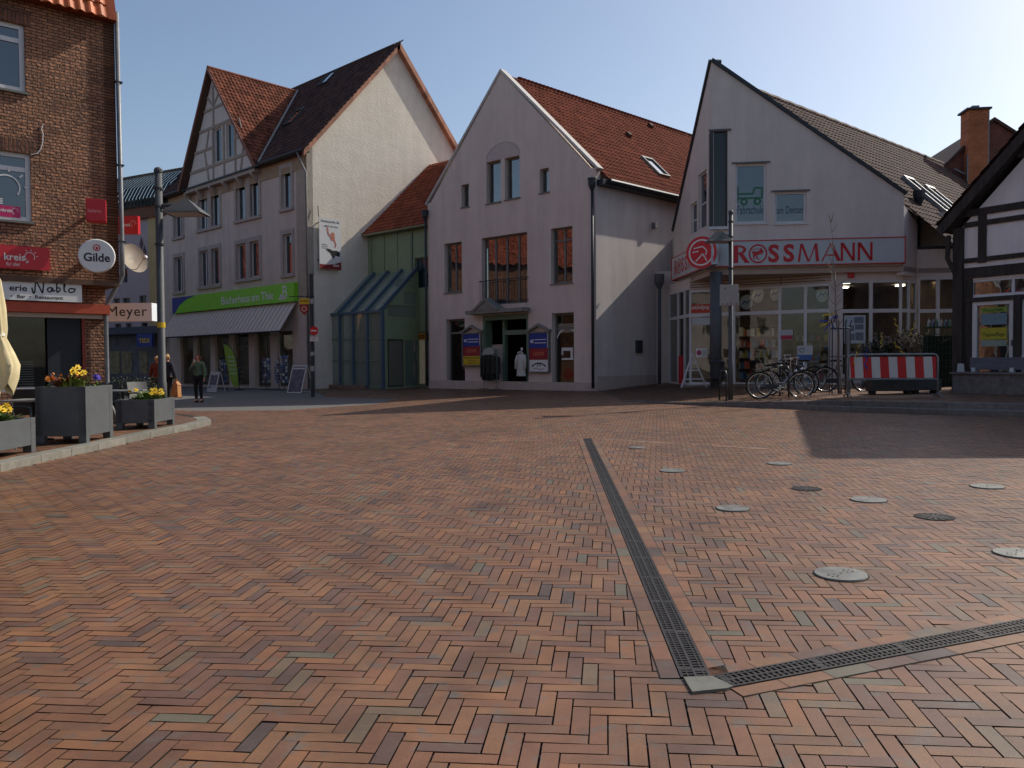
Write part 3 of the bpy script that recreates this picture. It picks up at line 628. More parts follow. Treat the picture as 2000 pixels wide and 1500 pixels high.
mb = MB(); q0 = on_slope(LS-.1, -.2, 0); slopebox(mb, LS-.1, LS+.15, 0, Ls+.1, 0, .35); mb.build('end_parapet', MATS['metal_dark'], gC)
# rainwater heads and pipes
for (px, pz0, nm) in ((1159, 350, 'right'), (832, 412, 'left')):
    u, z = C.uz(px, pz0+5, .08); u = min(u, -.1) if nm == 'right' else u-.02
    base = gz(C.w(u, 0, 0).x, C.w(u, 0, 0).y)+.06
    dp = downpipe([C.w(u, .1, z-.2), C.w(u, .1, base+.05)], .055, gC, 'metal_dark'); p = C.w(u, .12, z)
    MB().lathe(p+Vector((0, 0, -.22)), [(.06, -.1), (.14, .08), (.15, .3), (.17, .31), (.17, .36)], 10).build('rainwater_head', MATS['metal_dark'], dp)
# lamp and letter box on the side wall
for px0, py0, w_, h_, nm in ((1275, 441, .18, .24, 'wall_light'), (1246, 677, .36, .52, 'wall_box')):
    u, z = Cs.uz(px0, py0); mb = MB(); mb.box(Cs, u-w_/2, u+w_/2, 0, .2 if nm == 'wall_light' else .12, z-h_/2, z+h_/2); mb.build(nm, MATS['zinc' if nm == 'wall_light' else 'frame_dark'], gC, bevel=.01)

# showcases with posters either side of the door
def showcase(px0, px1, pyt, pyb, label, third):
    t = thing('showcase', label, 'display case', tuple(C.w(C.uz(px0, 650)[0], 0, 0.3)), 'glass showcases either side of the tailor door')
    u0, u1, z0, z1 = C.rect(px0, pyt, px1, pyb, .1); b = .05
    bars(MB(), C, u0, u1, z0, z1, .02, .14, b).build('case_frame', MATS['frame_grey'], t)
    um = (u0+u1)/2
    mb = MB(); mb.prism(C, [(u0-.08, z1+.02), (um-.5, z1+.02), (um, z1+.24), (um+.5, z1+.02), (u1+.08, z1+.02), (u1+.08, z1+.08), (um+.5, z1+.1), (um, z1+.34), (um-.5, z1+.1), (u0-.08, z1+.08)], .02, .2); mb.build('case_roof', MATS['canopy_grey'], t)
    H = z1-z0; a, c = u0+b, u1-b
    MB().box(C, a, c, .03, .10, z1-.40*H, z1-b).build('poster', MATS['sign_blue'], t); v = .105
    mb = MB(); text(mb, C, 'et' if not third else 'et', a+.05, a+.25, z1-.27*H, z1-.17*H, v, bold=.02)
    for k in (0, 1): mb.box(C, a+.3, c-.12, .1, .105, z1-.2*H-k*.08*H, z1-.2*H-k*.08*H+.03)
    mb.box(C, c-.06, c-.03, .1, .104, z1-.38*H, z1-b); mb.build('poster_lettering', MATS['sign_white'], t)
    MB().box(C, a, c, .03, .10, z0+.32*H, z1-.405*H).build('poster', mat('poster_maroon', (.17, .012, .02), .6, .3, 14, c2=(.42, .03, .03)), t)
    mb = MB(); text(mb, C, 'LEDER', a+.22, c-.22, z0+.42*H, z0+.51*H, .103, bold=.02); 
    mb.build('poster_lettering', mat('poster_salmon', (.6, .16, .08), .6, .1, 4), t)
    MB().box(C, a, c, .03, .102, z0+.05*H if not third else z0+.03*H, z0+.315*H).build('poster', MATS['sign_white' if third else 'sign_yellow'], t)
    mb = MB()
    if third:
        text(mb, C, 'za', um-.12, um+.12, z0+.16*H, z0+.22*H, .106); ring(mb, C, um, z0+.06*H, .17*H*.95, .17*H*1.12, .106, asp=(c-a)/H*2.3, a0=.5, a1=pi-.5, n=14)
        line(mb, C, [(um-.3, z0+.09*H), (um-.1, z0+.12*H), (um, z0+.08*H), (um+.3, z0+.1*H)], .02, .106)
    else:
        text(mb, C, 'BEKLEIDUNG', a+.08, c-.08, z0+.24*H, z0+.28*H, .106, bold=.02); text(mb, C, 'MODE', um-.25, um+.25, z0+.165*H, z0+.2*H, .106); text(mb, C, 'SCHNEIDEREI', a+.2, c-.2, z0+.09*H, z0+.125*H, .106)
    mb.build('poster_lettering', MATS['sign_black'], t)
    return t
showcase(903, 940, 650, 716, 'showcase beside the tailor door with a blue, a red and a yellow poster', False)
showcase(1032, 1073, 648, 728, 'showcase between the tailor door and sewing shop window, its lowest poster white', True)
# sewing machine transfer on the right shop window
u0, u1, z0, z1 = W1['gr']; um = (u0+u1)/2; mb = MB(); zc = z0+1.9; vg = -.245
ring(mb, C, um+.05, zc-.1, .62, .69, vg, asp=.9, a0=.6, a1=pi-.4, n=16)
mb.add([C.w(um+a, vg, zc-.72+b) for a, b in ((-.25, 0), (.35, 0), (.35, .08), (-.25, .08))], [(0, 1, 2, 3)]); mb.add([C.w(um+a, vg, zc-.72+b) for a, b in ((.2, .08), (.32, .08), (.32, .5), (-.25, .5), (-.25, .2), (-.17, .2), (-.17, .37), (.2, .37))], [(0, 1, 2, 7), (7, 2, 3, 6), (3, 4, 5, 6)])
mb.build('window_transfer', MATS['sign_white'], gC)
MB().box(C, u0+.1, u1-.05, vg-.03, vg-.02, z1-.78, z1-.42).build('window_notice', MATS['sign_white'], gC)
# goods inside the shops
def mannequin(fr, u, v, z, m, label, h=1.1):
    t = thing('dress_form', label, 'mannequin', tuple(fr.w(u, v, z)), 'dress forms in the tailor shop window'); c = fr.w(u, v, z)
    MB().lathe(c, [(.22, 0), (.22, .02), (.02, .03), (.02, h*.45)], 14).build('stand', MATS['metal_dark'], t)
    mb = MB(); mb.lathe(c+Vector((0, 0, h*.45)), [(.17, 0), (.20, .08), (.14, .3), (.19, .5), (.21, .6), (.12, .68), (.05, .72), (.045, .78)], 14, sx=.7); mb.build('torso', m, t, smooth=True); return t
fl = W1['gl'][2]
mannequin(C, W1['gl'][0]+.45, -.9, fl+.1, mat('cloth_pink', (.42, .27, .24), .9, .2, 9), 'dress form in a pale top behind the shop window by the yellow poster', 1.5)
mannequin(C, W1['gl'][0]+1.05, -1.3, fl+.1, mat('cloth_navy', (.05, .06, .09), .9, .2, 9), 'dress form in dark clothes behind the shop window by the yellow poster', 1.2)
u0 = W1['gr'][0]
o = MB().box(C, u0+.15, u0+.95, -.7, -.4, W1['gr'][2]+.1, W1['gr'][2]+1.15).build('paper_bag', mat('kraft', (.38, .23, .12), .8, .15, 6), None, bevel=.02); tagm(o, 'brown paper carrier bag with a red print standing in the sewing shop window', 'bag')
disc(MB(), C, u0+.55, W1['gr'][2]+.6, .25, .25, -.395).build('print', MATS['sign_red'], o)
# hanging coat and clothes rack in the doorway
def coat(c, fr, label, m, h=.95, w_=.42, arm=True):
    t = thing('coat', label, 'coat', tuple(c)); mb = MB()
    for s in range(1):
        vs = []; n = 16; prof = [(0, .09, .05), (-.05, w_*.42, .07), (-.12, w_*.5, .10), (-.4*h, w_*.47, .11), (-.75*h, w_*.52, .12), (-h, w_*.56, .13)]
        for dz, ru, rv in prof:
            for k in range(n):
                a = 2*pi*k/n; wv = 1+.06*sin(5*a+dz*7); vs.append(c+fr.d*(ru*cos(a)*wv)+fr.n*(rv*sin(a)*wv)+Vector((0, 0, dz)))
        mb.add(vs, [(i*n+k, i*n+(k+1) % n, (i+1)*n+(k+1) % n, (i+1)*n+k) for i in range(len(prof)-1) for k in range(n)])
    mb.build('coat_body', m, t, smooth=True)
    for sg in (-1, 1):
        MB().tube([c+fr.d*(sg*w_*.40)+Vector((0, 0, -.08)), c+fr.d*(sg*w_*.58)+fr.n*.04+Vector((0, 0, -.3)), c+fr.d*(sg*w_*.62)+fr.n*.06+Vector((0, 0, -.66))], .075, 8, r1=.05).build('sleeve', m, t, smooth=True)
    MB().tube([c+fr.d*(.14*cos(a))+Vector((0, 0, .0+.05*sin(a)))+fr.n*.06 for a in np.linspace(0, pi, 9)], .035, 6).build('collar', m, t, smooth=True)
    MB().tube([c+Vector((0, 0, .0)), c+Vector((0, 0, .1)), c+fr.d*.03+Vector((0, 0, .13)), c+fr.d*.04+Vector((0, 0, .1))], .006, 6).build('hanger', MATS['zinc'], t)
    return t
u, z = C.uz(1018, 690, .15)
coat(C.w(u, .15, z), C, 'white coat on a hanger in the dark tailor doorway', mat('coat_white', (.55, .54, .50), .9, .08, 6, bump=.03, bscale=20))
MB().box(C, u-.05, u+.05, .1, .12, z+.12, z+.24).build('price_tag', MATS['sign_white'], [o for o in col.objects if o.name == 'coat'][0])
# dark clothes rack left in the doorway
u, z = C.uz(958, 757, .35); zb = gz(C.w(u, .35, 0).x, C.w(u, .35, 0).y)
t = thing('clothes_rack', 'low clothes rack of dark garments before the tailor door, pale bag on top', 'rack', tuple(C.w(u, .35, zb)))
mb = MB()
for du in (-.38, .38): mb.tube([C.w(u+du, .35, zb), C.w(u+du, .35, zb+1.5)], .016, 6); mb.tube([C.w(u+du, .12, zb+.03), C.w(u+du, .6, zb+.03)], .018, 6)
mb.tube([C.w(u-.42, .35, zb+1.5), C.w(u+.42, .35, zb+1.5)], .016, 6); mb.build('rail', MATS['zinc'], t)
for k in range(9):
    uu = u-.34+.085*k; hl = .85+.15*sin(k*2.1); vs = []
    m_ = mat(('cloth_a', 'cloth_b', 'cloth_c')[k % 3], ((.012, .012, .013), (.03, .028, .022), (.05, .045, .035))[k % 3], .95, .3, 12)
    g = MB(); g.prism(Fr(C.w(uu, .35, 0).x, C.w(uu, .35, 0).y, 131.3+90), [(-.05, zb+1.46), (.05, zb+1.46), (.24, zb+1.36), (.25, zb+1.4-hl), (-.25, zb+1.4-hl), (-.24, zb+1.36)], -.025, .025); g.build('garment', m_, t)
o = MB().prism(C, [(u-.34, zb+1.54), (u+.3, zb+1.54), (u+.34, zb+1.72), (u+.1, zb+1.80), (u-.2, zb+1.78)], .24, .48).build('bag', mat('bag_pale', (.35, .38, .34), .8, .15, 7), None, bevel=.03); tagm(o, 'pale grey bag lying on top of the low clothes rack', 'bag')
# ================================================================ B: tall bookshop house with the half-timbered dormer gable
bc = atd(606, 765, 39.0); B = Fr(bc.x, bc.y, 133.0); Bs = Fr(bc.x, bc.y, 43.0)
gB = thing('bookshop_house', 'tall pinkish plastered house with a half-timbered dormer gable and dark tiled roof', 'house', (bc.x, bc.y, gz(bc.x, bc.y)))
uL = B.uz(322, 600)[0]; ezB = B.uz(590, 284)[1]-.1
apx = Bs.uz(775, 92); DB = 2*apx[0]
wins = [B.rect(*q) for q in ((341, 420, 357, 463), (388, 378, 406, 448), (413, 371, 429, 442), (462, 352, 480, 429), (489, 347, 506, 423), (551, 328, 569, 407),
        (342, 502, 358, 570), (391, 490, 407, 560), (414, 485, 429, 556), (463, 476, 481, 546), (489, 471, 507, 541), (554, 457, 571, 536))]
gB0 = gz(B.w(uL, 0, 0).x, B.w(uL, 0, 0).y)
shops = []
for x0, x1 in ((353, 378), (385, 411), (420, 447), (456, 486), (497, 528), (541, 572)):
    r = list(B.rect(x0, 655, x1, 756)); r[2] = gz(B.w(r[0], 0, 0).x, B.w(r[0], 0, 0).y)+(.1 if x0 != 497 else .04); r[3] = B.uz(455, 652)[1]; shops.append(tuple(r))
MB().wall(B, [(uL, -.6), (0, -.6), (0, ezB), (uL, ezB)], wins+shops, depth=.3).build('wall', MATS['plaster_b'], gB)
for i, r in enumerate(wins):
    f = window(B, r, gB, v=-.12, b=.07, mull=(.5,) if (r[1]-r[0]) > 1.0 else (), fm='frame_white', gm='glass_sky', curtain=0 if i % 2 else .3)
    if i == 11: MB().box(B, r[0]+.35, r[1]-.1, -.16, -.14, r[2]+.1, r[2]+1.5).build('blind', mat('blind_orange', (.65, .12, .03), .7, .1, 4), f)
# stone surrounds
def surround(fr, r, b, parent, m='stone_trim', ears=.0, sill=True):
    u0, u1, z0, z1 = r; mb = MB(); mb.box(fr, u0-b, u0, 0, .05, z0, z1); mb.box(fr, u1, u1+b, 0, .05, z0, z1); mb.box(fr, u0-b, u1+b, 0, .055, z1, z1+b*1.15)
    if sill: mb.box(fr, u0-b*1.15, u1+b*1.15, 0, .12, z0-b*.75, z0)
    return mb.build('surround', MATS[m], parent)
def pair(a, b): return (a[0], b[1], min(a[2], b[2]), max(a[3], b[3]))
for a, b in ((1, 2), (3, 4), (7, 8), (9, 10)):
    r = pair(wins[a], wins[b]); surround(B, r, .2, gB); MB().box(B, wins[a][1], wins[b][0], -.1, .045, r[2], r[3]).build('window_pier', MATS['stone_trim'], gB)
for a in (0, 5, 6, 11): surround(B, wins[a], .2, gB)
# corner pilaster
MB().box(B, -.95, -.0, .0, .035, B.uz(590, 600)[1], ezB-.1).build('corner_pilaster', mat('trim_tan', (.42, .35, .28), .9, .1, 3), gB)
MB().box(B, uL, -.05, .0, .04, ezB-1.05, ezB-.35).build('eaves_frieze', mat('frieze_tan', (.36, .26, .17), .85, .12, 3), gB)
# gable side wall
out = [(0, -.6), (DB, -.6), (DB, ezB), (apx[0], apx[1]), (0, ezB)]
MB().wall(Bs, out, [], depth=.3).build('gable_wall', MATS['plaster_cream'], gB)
bk = [(uL, -.5), (-.3, -.5)]
vs = [B.w(u, -.35, z) for u, z in ((uL, -.6), (-.32, -.6), (-.32, ezB), (uL, ezB))]+[B.w(u, -DB, z) for u, z in ((uL, -.6), (-.32, -.6), (-.32, ezB), (uL, ezB))]
mb = MB(); mb.add([B.w(uL, 0, -.6), B.w(uL, -DB, -.6), B.w(uL, -DB, ezB), B.w(uL, -DB/2, apx[1]-.1), B.w(uL, 0, ezB)], [(0, 1, 2, 3, 4)]); mb.add([B.w(uL, -DB, -.6), B.w(-.3, -DB, -.6), B.w(-.3, -DB, ezB), B.w(uL, -DB, ezB)], [(0, 1, 2, 3)])
mb.add([B.w(uL, -.3, 3.6), B.w(-.3, -.3, 3.6), B.w(-.3, -DB, 3.6), B.w(uL, -DB, 3.6)], [(0, 1, 2, 3)])
mb.build('rear_wall', MATS['plaster_b'], gB)
# main roof
o1 = B.w(uL, .35, ezB-.28); o2 = B.w(.28, .35, ezB-.28); e = B.d; ridge = B.w(uL, -DB/2, apx[1]+.12)
sv = ridge-o1; sv = sv-e*sv.dot(e); Ls = sv.length; sv.normalize(); WL = (o2-o1).length
dv = B.rect(355, 300, 505, 341)   # dormer extent
dg0, dg1 = B.uz(357, 345, .35)[0], B.uz(503, 296, .35)[0]; dap = B.uz(414, 135, .35)
dz0 = ezB-.2; dl = (B.uz(583, 170)[0])
# dormer ridge meets the main roof where heights are equal
t_r = (dap[1]-o1.z)/sv.z
def keepB(a, b):
    u = uL+a; z = o1.z+sv.z*b
    if z > dap[1]: return True
    hw = (dap[1]-z)/(dap[1]-dz0)
    return not (dap[0]-(dap[0]-dg0)*hw < u < dap[0]+(dg1-dap[0])*hw)
roofB = tiles(MB(), o1, e, sv, int(WL/.24)+1, int(Ls/.33)+1, keep=keepB).build('roof', MATS['tile_brown'], gB)
mb = MB(); mb.add([o1, o2, o2+sv*Ls, o1+sv*Ls], [(0, 1, 2, 3)]); rb = o1+sv*Ls
mb.add([rb, rb+e*WL, B.w(.28, -DB-.4, ezB-.25), B.w(uL, -DB-.4, ezB-.25)], [(0, 1, 2, 3)])
mb.build('roof_underlay', MATS['tile_brown'], gB)
mb = MB(); mb.tube([rb+e*(k*.4) for k in range(int(WL/.4)+1)], .12, 8); mb.build('ridge', MATS['tile_brown'], roofB)
# orange verge tiles along the side gable
mat('verge_tile', (.40, .19, .12), .8, .2, 3, tone=.3)
mb = MB(); n = int(Ls/.36)
for k in range(n):
    a = o2+sv*(k*.36); b_ = o2+sv*((k+1)*.36+.02); q = Vector((0, 0, .05+(k % 2)*.008)); x = e*.02
    dn = Vector((0, 0, -.30)); t = rnd.random()
    mb.add([a+x+q, b_+x+q, b_+x+dn, a+x+dn, a-e*.12+q, b_-e*.12+q, b_-e*.12+dn, a-e*.12+dn], [(0, 1, 2, 3), (0, 4, 5, 1), (3, 2, 6, 7), (0, 3, 7, 4), (1, 5, 6, 2)], t)
mb.build('verge', MATS['verge_tile'], gB)
mb = MB(); a = rb+e*WL; b_ = B.w(.28, -DB-.4, ezB-.3)
for k in range(n+1):
    p = a.lerp(b_, k/(n+1)); q = a.lerp(b_, (k+1)/(n+1)); x = e*.02; dn = Vector((0, 0, -.30)); u_ = Vector((0, 0, .06))
    mb.add([p+x+u_, q+x+u_, q+x+dn, p+x+dn, p-e*.5+u_, q-e*.5+u_, q-e*.5+dn, p-e*.5+dn], [(0, 1, 2, 3), (0, 4, 5, 1), (3, 2, 6, 7)], rnd.random())
mb.build('verge', MATS['verge_tile'], gB)
# rooflights, gutter, pipes
def roofB_at(px, py):
    nrm = sv.cross(e).normalized(); r = ray(px, py); t = (o1-Vector((0, 0, CAMZ))).dot(nrm)/r.dot(nrm); p = Vector((0, 0, CAMZ))+r*t-o1; return p.dot(e), p.dot(sv)
nB = e.cross(sv).normalized(); nB = nB if nB.z > 0 else -nB
for (px, py) in ((643, 154), (576, 231)):
    a, b = roofB_at(px, py); mb = MB(); pp = lambda x, y, h: o1+e*(a+x)+sv*(b+y)+nB*h
    def sb(mb, x0, x1, y0, y1, h0, h1): mb.add([pp(x, y, h) for h in (h0, h1) for y in (y0, y1) for x in (x0, x1)], [(0, 1, 3, 2), (4, 6, 7, 5), (0, 4, 5, 1), (2, 3, 7, 6), (0, 2, 6, 4), (1, 5, 7, 3)])
    sb(mb, -.45, -.38, -.6, .6, 0, .15); sb(mb, .38, .45, -.6, .6, 0, .15); sb(mb, -.45, .45, .6, .7, 0, .15); sb(mb, -.45, .45, -.7, -.6, 0, .15); f = mb.build('rooflight', MATS['frame_dark'], gB)
    mb = MB(); sb(mb, -.38, .38, -.6, .6, .08, .1); mb.build('pane', MATS['glass_bright'], f)
mb = MB(); mb.tube([B.w(dg1+.3, .45, ezB-.3), B.w(.25, .45, ezB-.3)], .08, 8); mb.tube([B.w(uL, .45, ezB-.3), B.w(dg0-.2, .45, ezB-.3)], .08, 8); mb.box(B, uL, .2, 0, .42, ezB-.36, ezB-.28)
mb.build('gutter', MATS['metal_dark'], gB)
downpipe([B.w(-.15, .45, ezB-.35), B.w(-.12, .3, ezB-.75), B.w(.0, .08, ezB-1.3), B.w(.02, .08, .2)], .05, gB, 'zinc')
# half-timbered dormer gable
dv0 = .30; za, zb_ = dz0-.35, dap[1]
dfr = lambda u, z: (u, z)
halfz = lambda z: (dap[0]-(dap[0]-dg0-.3)*((dap[1]-.3)-z)/((dap[1]-.3)-za), dap[0]+(dg1-.3-dap[0])*((dap[1]-.3)-z)/((dap[1]-.3)-za))
wd = [B.rect(418, 249, 433, 316, dv0), B.rect(442, 239, 458, 307, dv0)]
out = [(dg0+.3, za), (dg1-.3, za), (dap[0], dap[1]-.3)]
MB().wall(B, out, wd, v=dv0, depth=.35).build('dormer_wall', mat('plaster_dormer', (.62, .57, .53), .9, .07, 2), gB)
for r in wd: window(B, r, gB, v=dv0-.1, b=.07, fm='frame_white', gm='glass_sky')
mb = MB(); v0, v1 = dv0, dv0+.05; mat('timber_grey', (.34, .29, .24), .85, .2, 7)
wu0, wu1, wz0, wz1 = pair(*wd)
def tbar(fr, mb, p, q, w_, v0, v1):
    L = math.hypot(q[0]-p[0], q[1]-p[1]); nx, nz = -(q[1]-p[1])/L*w_/2, (q[0]-p[0])/L*w_/2
    mb.prism(fr, [(p[0]+nx, p[1]+nz), (q[0]+nx, q[1]+nz), (q[0]-nx, q[1]-nz), (p[0]-nx, p[1]-nz)], v0, v1)
for z, k in ((za+.1, 0), (wz0-.12, 1), (wz1+.12, 2), (wz1+1.15, 3), (wz0+.9, 4)):
    a, b = halfz(z)
    if k == 4: tbar(B, mb, (a, z), (wu0-.14, z), .13, v0, v1); tbar(B, mb, (wu1+.14, z), (b, z), .13, v0, v1)
    else: tbar(B, mb, (a, z), (b, z), .16 if k < 2 else .14, v0, v1)
for u in (wu0-.09, wu1+.09, (wd[0][1]+wd[1][0])/2): tbar(B, mb, (u, wz0-.05), (u, wz1+.05), .17, v0, v1-.004)
for u in (wu0-.09, (wu0+wu1)/2, wu1+.09): tbar(B, mb, (u, za+.15), (u, wz0-.2), .14, v0, v1-.006)
tbar(B, mb, (dap[0], wz1+.2), (dap[0], dap[1]-.9), .15, v0, v1-.004)
for s_ in (-1, 1):
    tbar(B, mb, (dap[0], wz1+1.25), (dap[0]+s_*.7, wz1+1.9), .12, v0, v1-.01)
    b0 = wu0-.9 if s_ < 0 else wu1+.9
    tbar(B, mb, (b0-s_*.3, za+.15), (b0+s_*.2, wz0+.85), .13, v0, v1-.008); tbar(B, mb, (b0-s_*.35, wz1), (b0, wz0+.9), .12, v0, v1-.008)
mb.build('dormer_timber', MATS['timber_grey'], gB)
mb = MB(); nC = 6
for k in range(nC):
    u = dg0+.45+(dg1-dg0-.9)*k/(nC-1); mb.prism(Fr(B.w(u-.09, 0, 0).x, B.w(u-.09, 0, 0).y, 133.0-90), [(0, za-.05), (-.0, za-.45), (-.12, za-.42), (-.42, za-.1), (-.42, za-.02)], 0, -.18)
mb.box(B, dg0+.25, dg1-.25, .0, .42, za-.03, za+.03); mb.build('corbel', MATS['stone_trim'], gB)
# dormer roof: two slopes running back to the main roof
def dslope(sg, name):
    du = (dg1-dap[0]) if sg > 0 else (dap[0]-dg0)
    # lower front corner, apex
    lo = B.w(dap[0]+sg*du, .62, dz0-.05); hi = B.w(dap[0], .62, dap[1]); s2 = hi-lo; L2 = s2.length; s2.normalize(); e2 = -B.n
    def keep(a, b):
        z = lo.z+s2.z*b; vback = .35-(z-o1.z)/sv.z*abs(sv.dot(B.n)); return .75-a > vback-.25
    n1 = int((.75-(.35-(dap[1]-o1.z)/sv.z*abs(sv.dot(B.n))))/.24)+1
    o = tiles(MB(), lo, e2, s2, n1, int(L2/.30)+1, keep=keep, tl=.30).build(name, MATS['tile_dormer'], gB)
    mb = MB(); zf = lambda z: .35-(z-o1.z)/sv.z*abs(sv.dot(B.n))
    bl = B.w(dap[0]+sg*du, zf(dz0-.05)+.0, dz0-.05); bh = B.w(dap[0], zf(dap[1]), dap[1]); mb.add([lo, hi, bh, bl], [(0, 1, 2, 3)]); mb.build('dormer_underlay', mat('eaves_board', (.16, .11, .085), .85, .2, 6), gB)
    mb = MB(); N = s2.cross(e2).normalized(); N = N if N.z > 0 else -N
    for a_, d_ in ((lo-s2*.15, hi),):
        mb.add([a_+B.n*.03-N*.12, d_+B.n*.03-Vector((0, 0, .15)), d_+B.n*.03+Vector((0, 0, .06)), a_+B.n*.03+N*.05]+[q-B.n*.07 for q in (a_+B.n*.03-N*.12, d_+B.n*.03-Vector((0, 0, .15)), d_+B.n*.03+Vector((0, 0, .06)), a_+B.n*.03+N*.05)], [(0, 1, 2, 3), (7, 6, 5, 4), (3, 2, 6, 7), (0, 4, 5, 1), (0, 3, 7, 4)])
    mb.build('bargeboard', mat('barge_red', (.20, .08, .055), .7, .2, 4), gB)
    return lo, hi, bl, bh
l1 = dslope(1, 'dormer_roof'); l2 = dslope(-1, 'dormer_roof')
mb = MB(); p, q = l1[1], l1[3]; mb.tube([p+(q-p)*k/20+Vector((0, 0, .04)) for k in range(21)], .1, 8); mb.build('dormer_ridge', MATS['tile_red'], gB)
mb = MB(); mb.tube([l1[2]+nB*.10+B.d*.12, l1[3]+nB*.10+B.d*.12], .07, 6); mb.build('valley_flashing', MATS['zinc'], gB)
# shop sign, awning, shop fronts
r = B.rect(336, 566, 573, 597, .25); s0 = B.uz(336, 600, .3)[0]; s1 = B.uz(573, 570, .3)[0]; sz1 = B.uz(573, 551, .3)[1]; sz0 = B.uz(573, 588, .3)[1]
sg = thing('shop_sign', 'long green fascia sign of the bookshop with a blue corner at its far end', 'sign', tuple(B.w((s0+s1)/2, .2, sz0)))
MB().box(B, s0, s1, .02, .28, sz0, sz1).build('panel', MATS['sign_green'], sg)
H = sz1-sz0; W = s1-s0
mb = MB(); flat(mb, B, [(s0, sz0), (s0+.35, sz0), (s0+.9, sz0+.45*H), (s0+1.9, sz0+.8*H), (s0+3.1, sz1), (s0, sz1)], .284); mb.build('corner_field', MATS['sign_blue'], sg)
ta = B.uz(432, 600, .3)[0]; tb = B.uz(533, 580, .3)[0]
mb = MB(); text(mb, B, 'Bücherhaus am Thie', ta, tb, sz0+.22*H, sz0+.68*H, .288, bold=.004, sp=.9)
b0 = B.uz(545, 570, .3)[0]; text(mb, B, 'B', b0+.3, b0+.75, sz0+.25*H, sz0+.88*H, .288)
for k in range(6): line(mb, B, [(b0-.05+.03*k, sz0+.2*H+.05*k*H), (b0+.5, sz0+(.2+.02*k)*H)], .03, .288)
line(mb, B, [(b0-.1, sz0+.18*H), (b0+.3, sz0+.12*H), (b0+.7, sz0+.2*H)], .03, .288)
mb.build('lettering', MATS['sign_white'], sg)
aw = thing('awning', 'sloping beige corrugated canopy below the green bookshop sign', 'canopy', tuple(B.w((s0+s1)/2, .5, sz0-1.5)))
az0 = B.uz(450, 651, .9)[1]; mb = MB(); n = 34
P0 = lambda k, t, h: B.w(s0-.2+(W+.1)*k, .08+.95*t, sz0-.02-(sz0-.02-az0)*t+h)
mb.add([P0(0, 0, 0), P0(1, 0, 0), P0(1, 1, 0), P0(0, 1, 0), P0(0, 0, -.03), P0(1, 0, -.03), P0(1, 1, -.03), P0(0, 1, -.03)], [(0, 1, 2, 3), (7, 6, 5, 4), (3, 2, 6, 7), (0, 3, 7, 4), (1, 5, 6, 2)])
mb.build('awning_sheet', mat('awning_beige', (.70, .60, .53), .75, .1, 4, stretch=(1, 1, .3)), aw)
mb = MB()
for k in range(n+1):
    a = P0(k/n, 0, .012); b_ = P0(k/n, 1, .012); x = B.d*.02; mb.add([a-x, a+x, b_+x, b_-x, a-x+Vector((0, 0, .03)), a+x+Vector((0, 0, .03)), b_+x+Vector((0, 0, .03)), b_-x+Vector((0, 0, .03))], [(4, 5, 6, 7), (0, 3, 7, 4), (1, 5, 6, 2), (3, 2, 6, 7)])
mb.build('awning_seam', mat('awning_seam', (.50, .43, .38), .8, .1, 4), aw)
MB().tube([P0(0, 1, -.04), P0(1, 1, -.04)], .04, 8).build('front_gutter', MATS['metal_dark'], aw)
mb = MB()
for k in range(12): mb.tube([P0(k/11, .02, .05), P0(k/11, .02, .02)+B.n*.25], .012, 5); 
mb.build('awning_bracket', MATS['metal_dark'], aw)
for i, r in enumerate(shops):
    if i == 4: window(B, r, gB, v=-.25, b=.09, fm='frame_grey', gm='glass_shop', back=False, name='shop_door', mull=(.5,))
    else: window(B, r, gB, v=-.18, b=.07, fm='frame_grey', gm='glass_shop', back=False, name='shop_window', trans=(.75,) if i in (1, 3) else ())
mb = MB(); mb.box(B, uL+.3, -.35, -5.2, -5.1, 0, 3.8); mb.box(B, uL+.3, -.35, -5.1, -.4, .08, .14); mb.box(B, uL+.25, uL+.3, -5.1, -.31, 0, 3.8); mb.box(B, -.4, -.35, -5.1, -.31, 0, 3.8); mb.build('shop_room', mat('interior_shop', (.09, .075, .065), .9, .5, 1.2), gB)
mb = MB()
for k in range(10): mb.box(B, uL+1.2+k*1.4, uL+1.6+k*1.4, -2.5, -2.3, 3.50, 3.53)
mb.build('ceiling_lamp', MATS['shop_lamp'], gB)
# books and shelves visible behind the glass
mat('book_a', (.45, .10, .06), .7, .3, 3, tone=.5); mat('book_b', (.10, .17, .32), .7, .3, 3, tone=.5); mat('book_c', (.6, .56, .48), .7, .2, 3, tone=.3); mat('book_d', (.45, .36, .08), .7, .2, 3, tone=.4)
def shelf(fr, u0, u1, v, z0, h, label, levels=4, dep=.35, cat='shelf', seed=1, name='shop_shelf', fill=.8, group=None, m='frame_grey'):
    r_ = random.Random(seed); t = thing(name, label, cat, tuple(fr.w((u0+u1)/2, v, z0)), group); mb = MB()
    mb.box(fr, u0, u0+.03, v-dep, v, z0, z0+h); mb.box(fr, u1-.03, u1, v-dep, v, z0, z0+h); mb.box(fr, u0+.03, u1-.03, v-dep, v-dep+.02, z0, z0+h)
    for k in range(levels+1): mb.box(fr, u0+.031, u1-.031, v-dep+.021, v-.01, z0+k*(h-.03)/levels, z0+k*(h-.03)/levels+.025)
    mb.build('shelf_frame', MATS[m], t); gs = [MB() for _ in range(4)]
    for k in range(levels):
        zz = z0+k*(h-.03)/levels+.027; u = u0+.05; hh = (h-.03)/levels
        while u < u1-.15:
            w_ = r_.uniform(.05, .16)
            if r_.random() < fill: gs[r_.randrange(4)].box(fr, u, u+w_, v-dep+.05, v-.05-r_.random()*.06, zz, zz+hh*r_.uniform(.45, .85), r_.random())
            u += w_+.012
    for g_, mm in zip(gs, ('book_a', 'book_b', 'book_c', 'book_d')):
        if g_.v: g_.build('goods', MATS[mm], t)
    return t
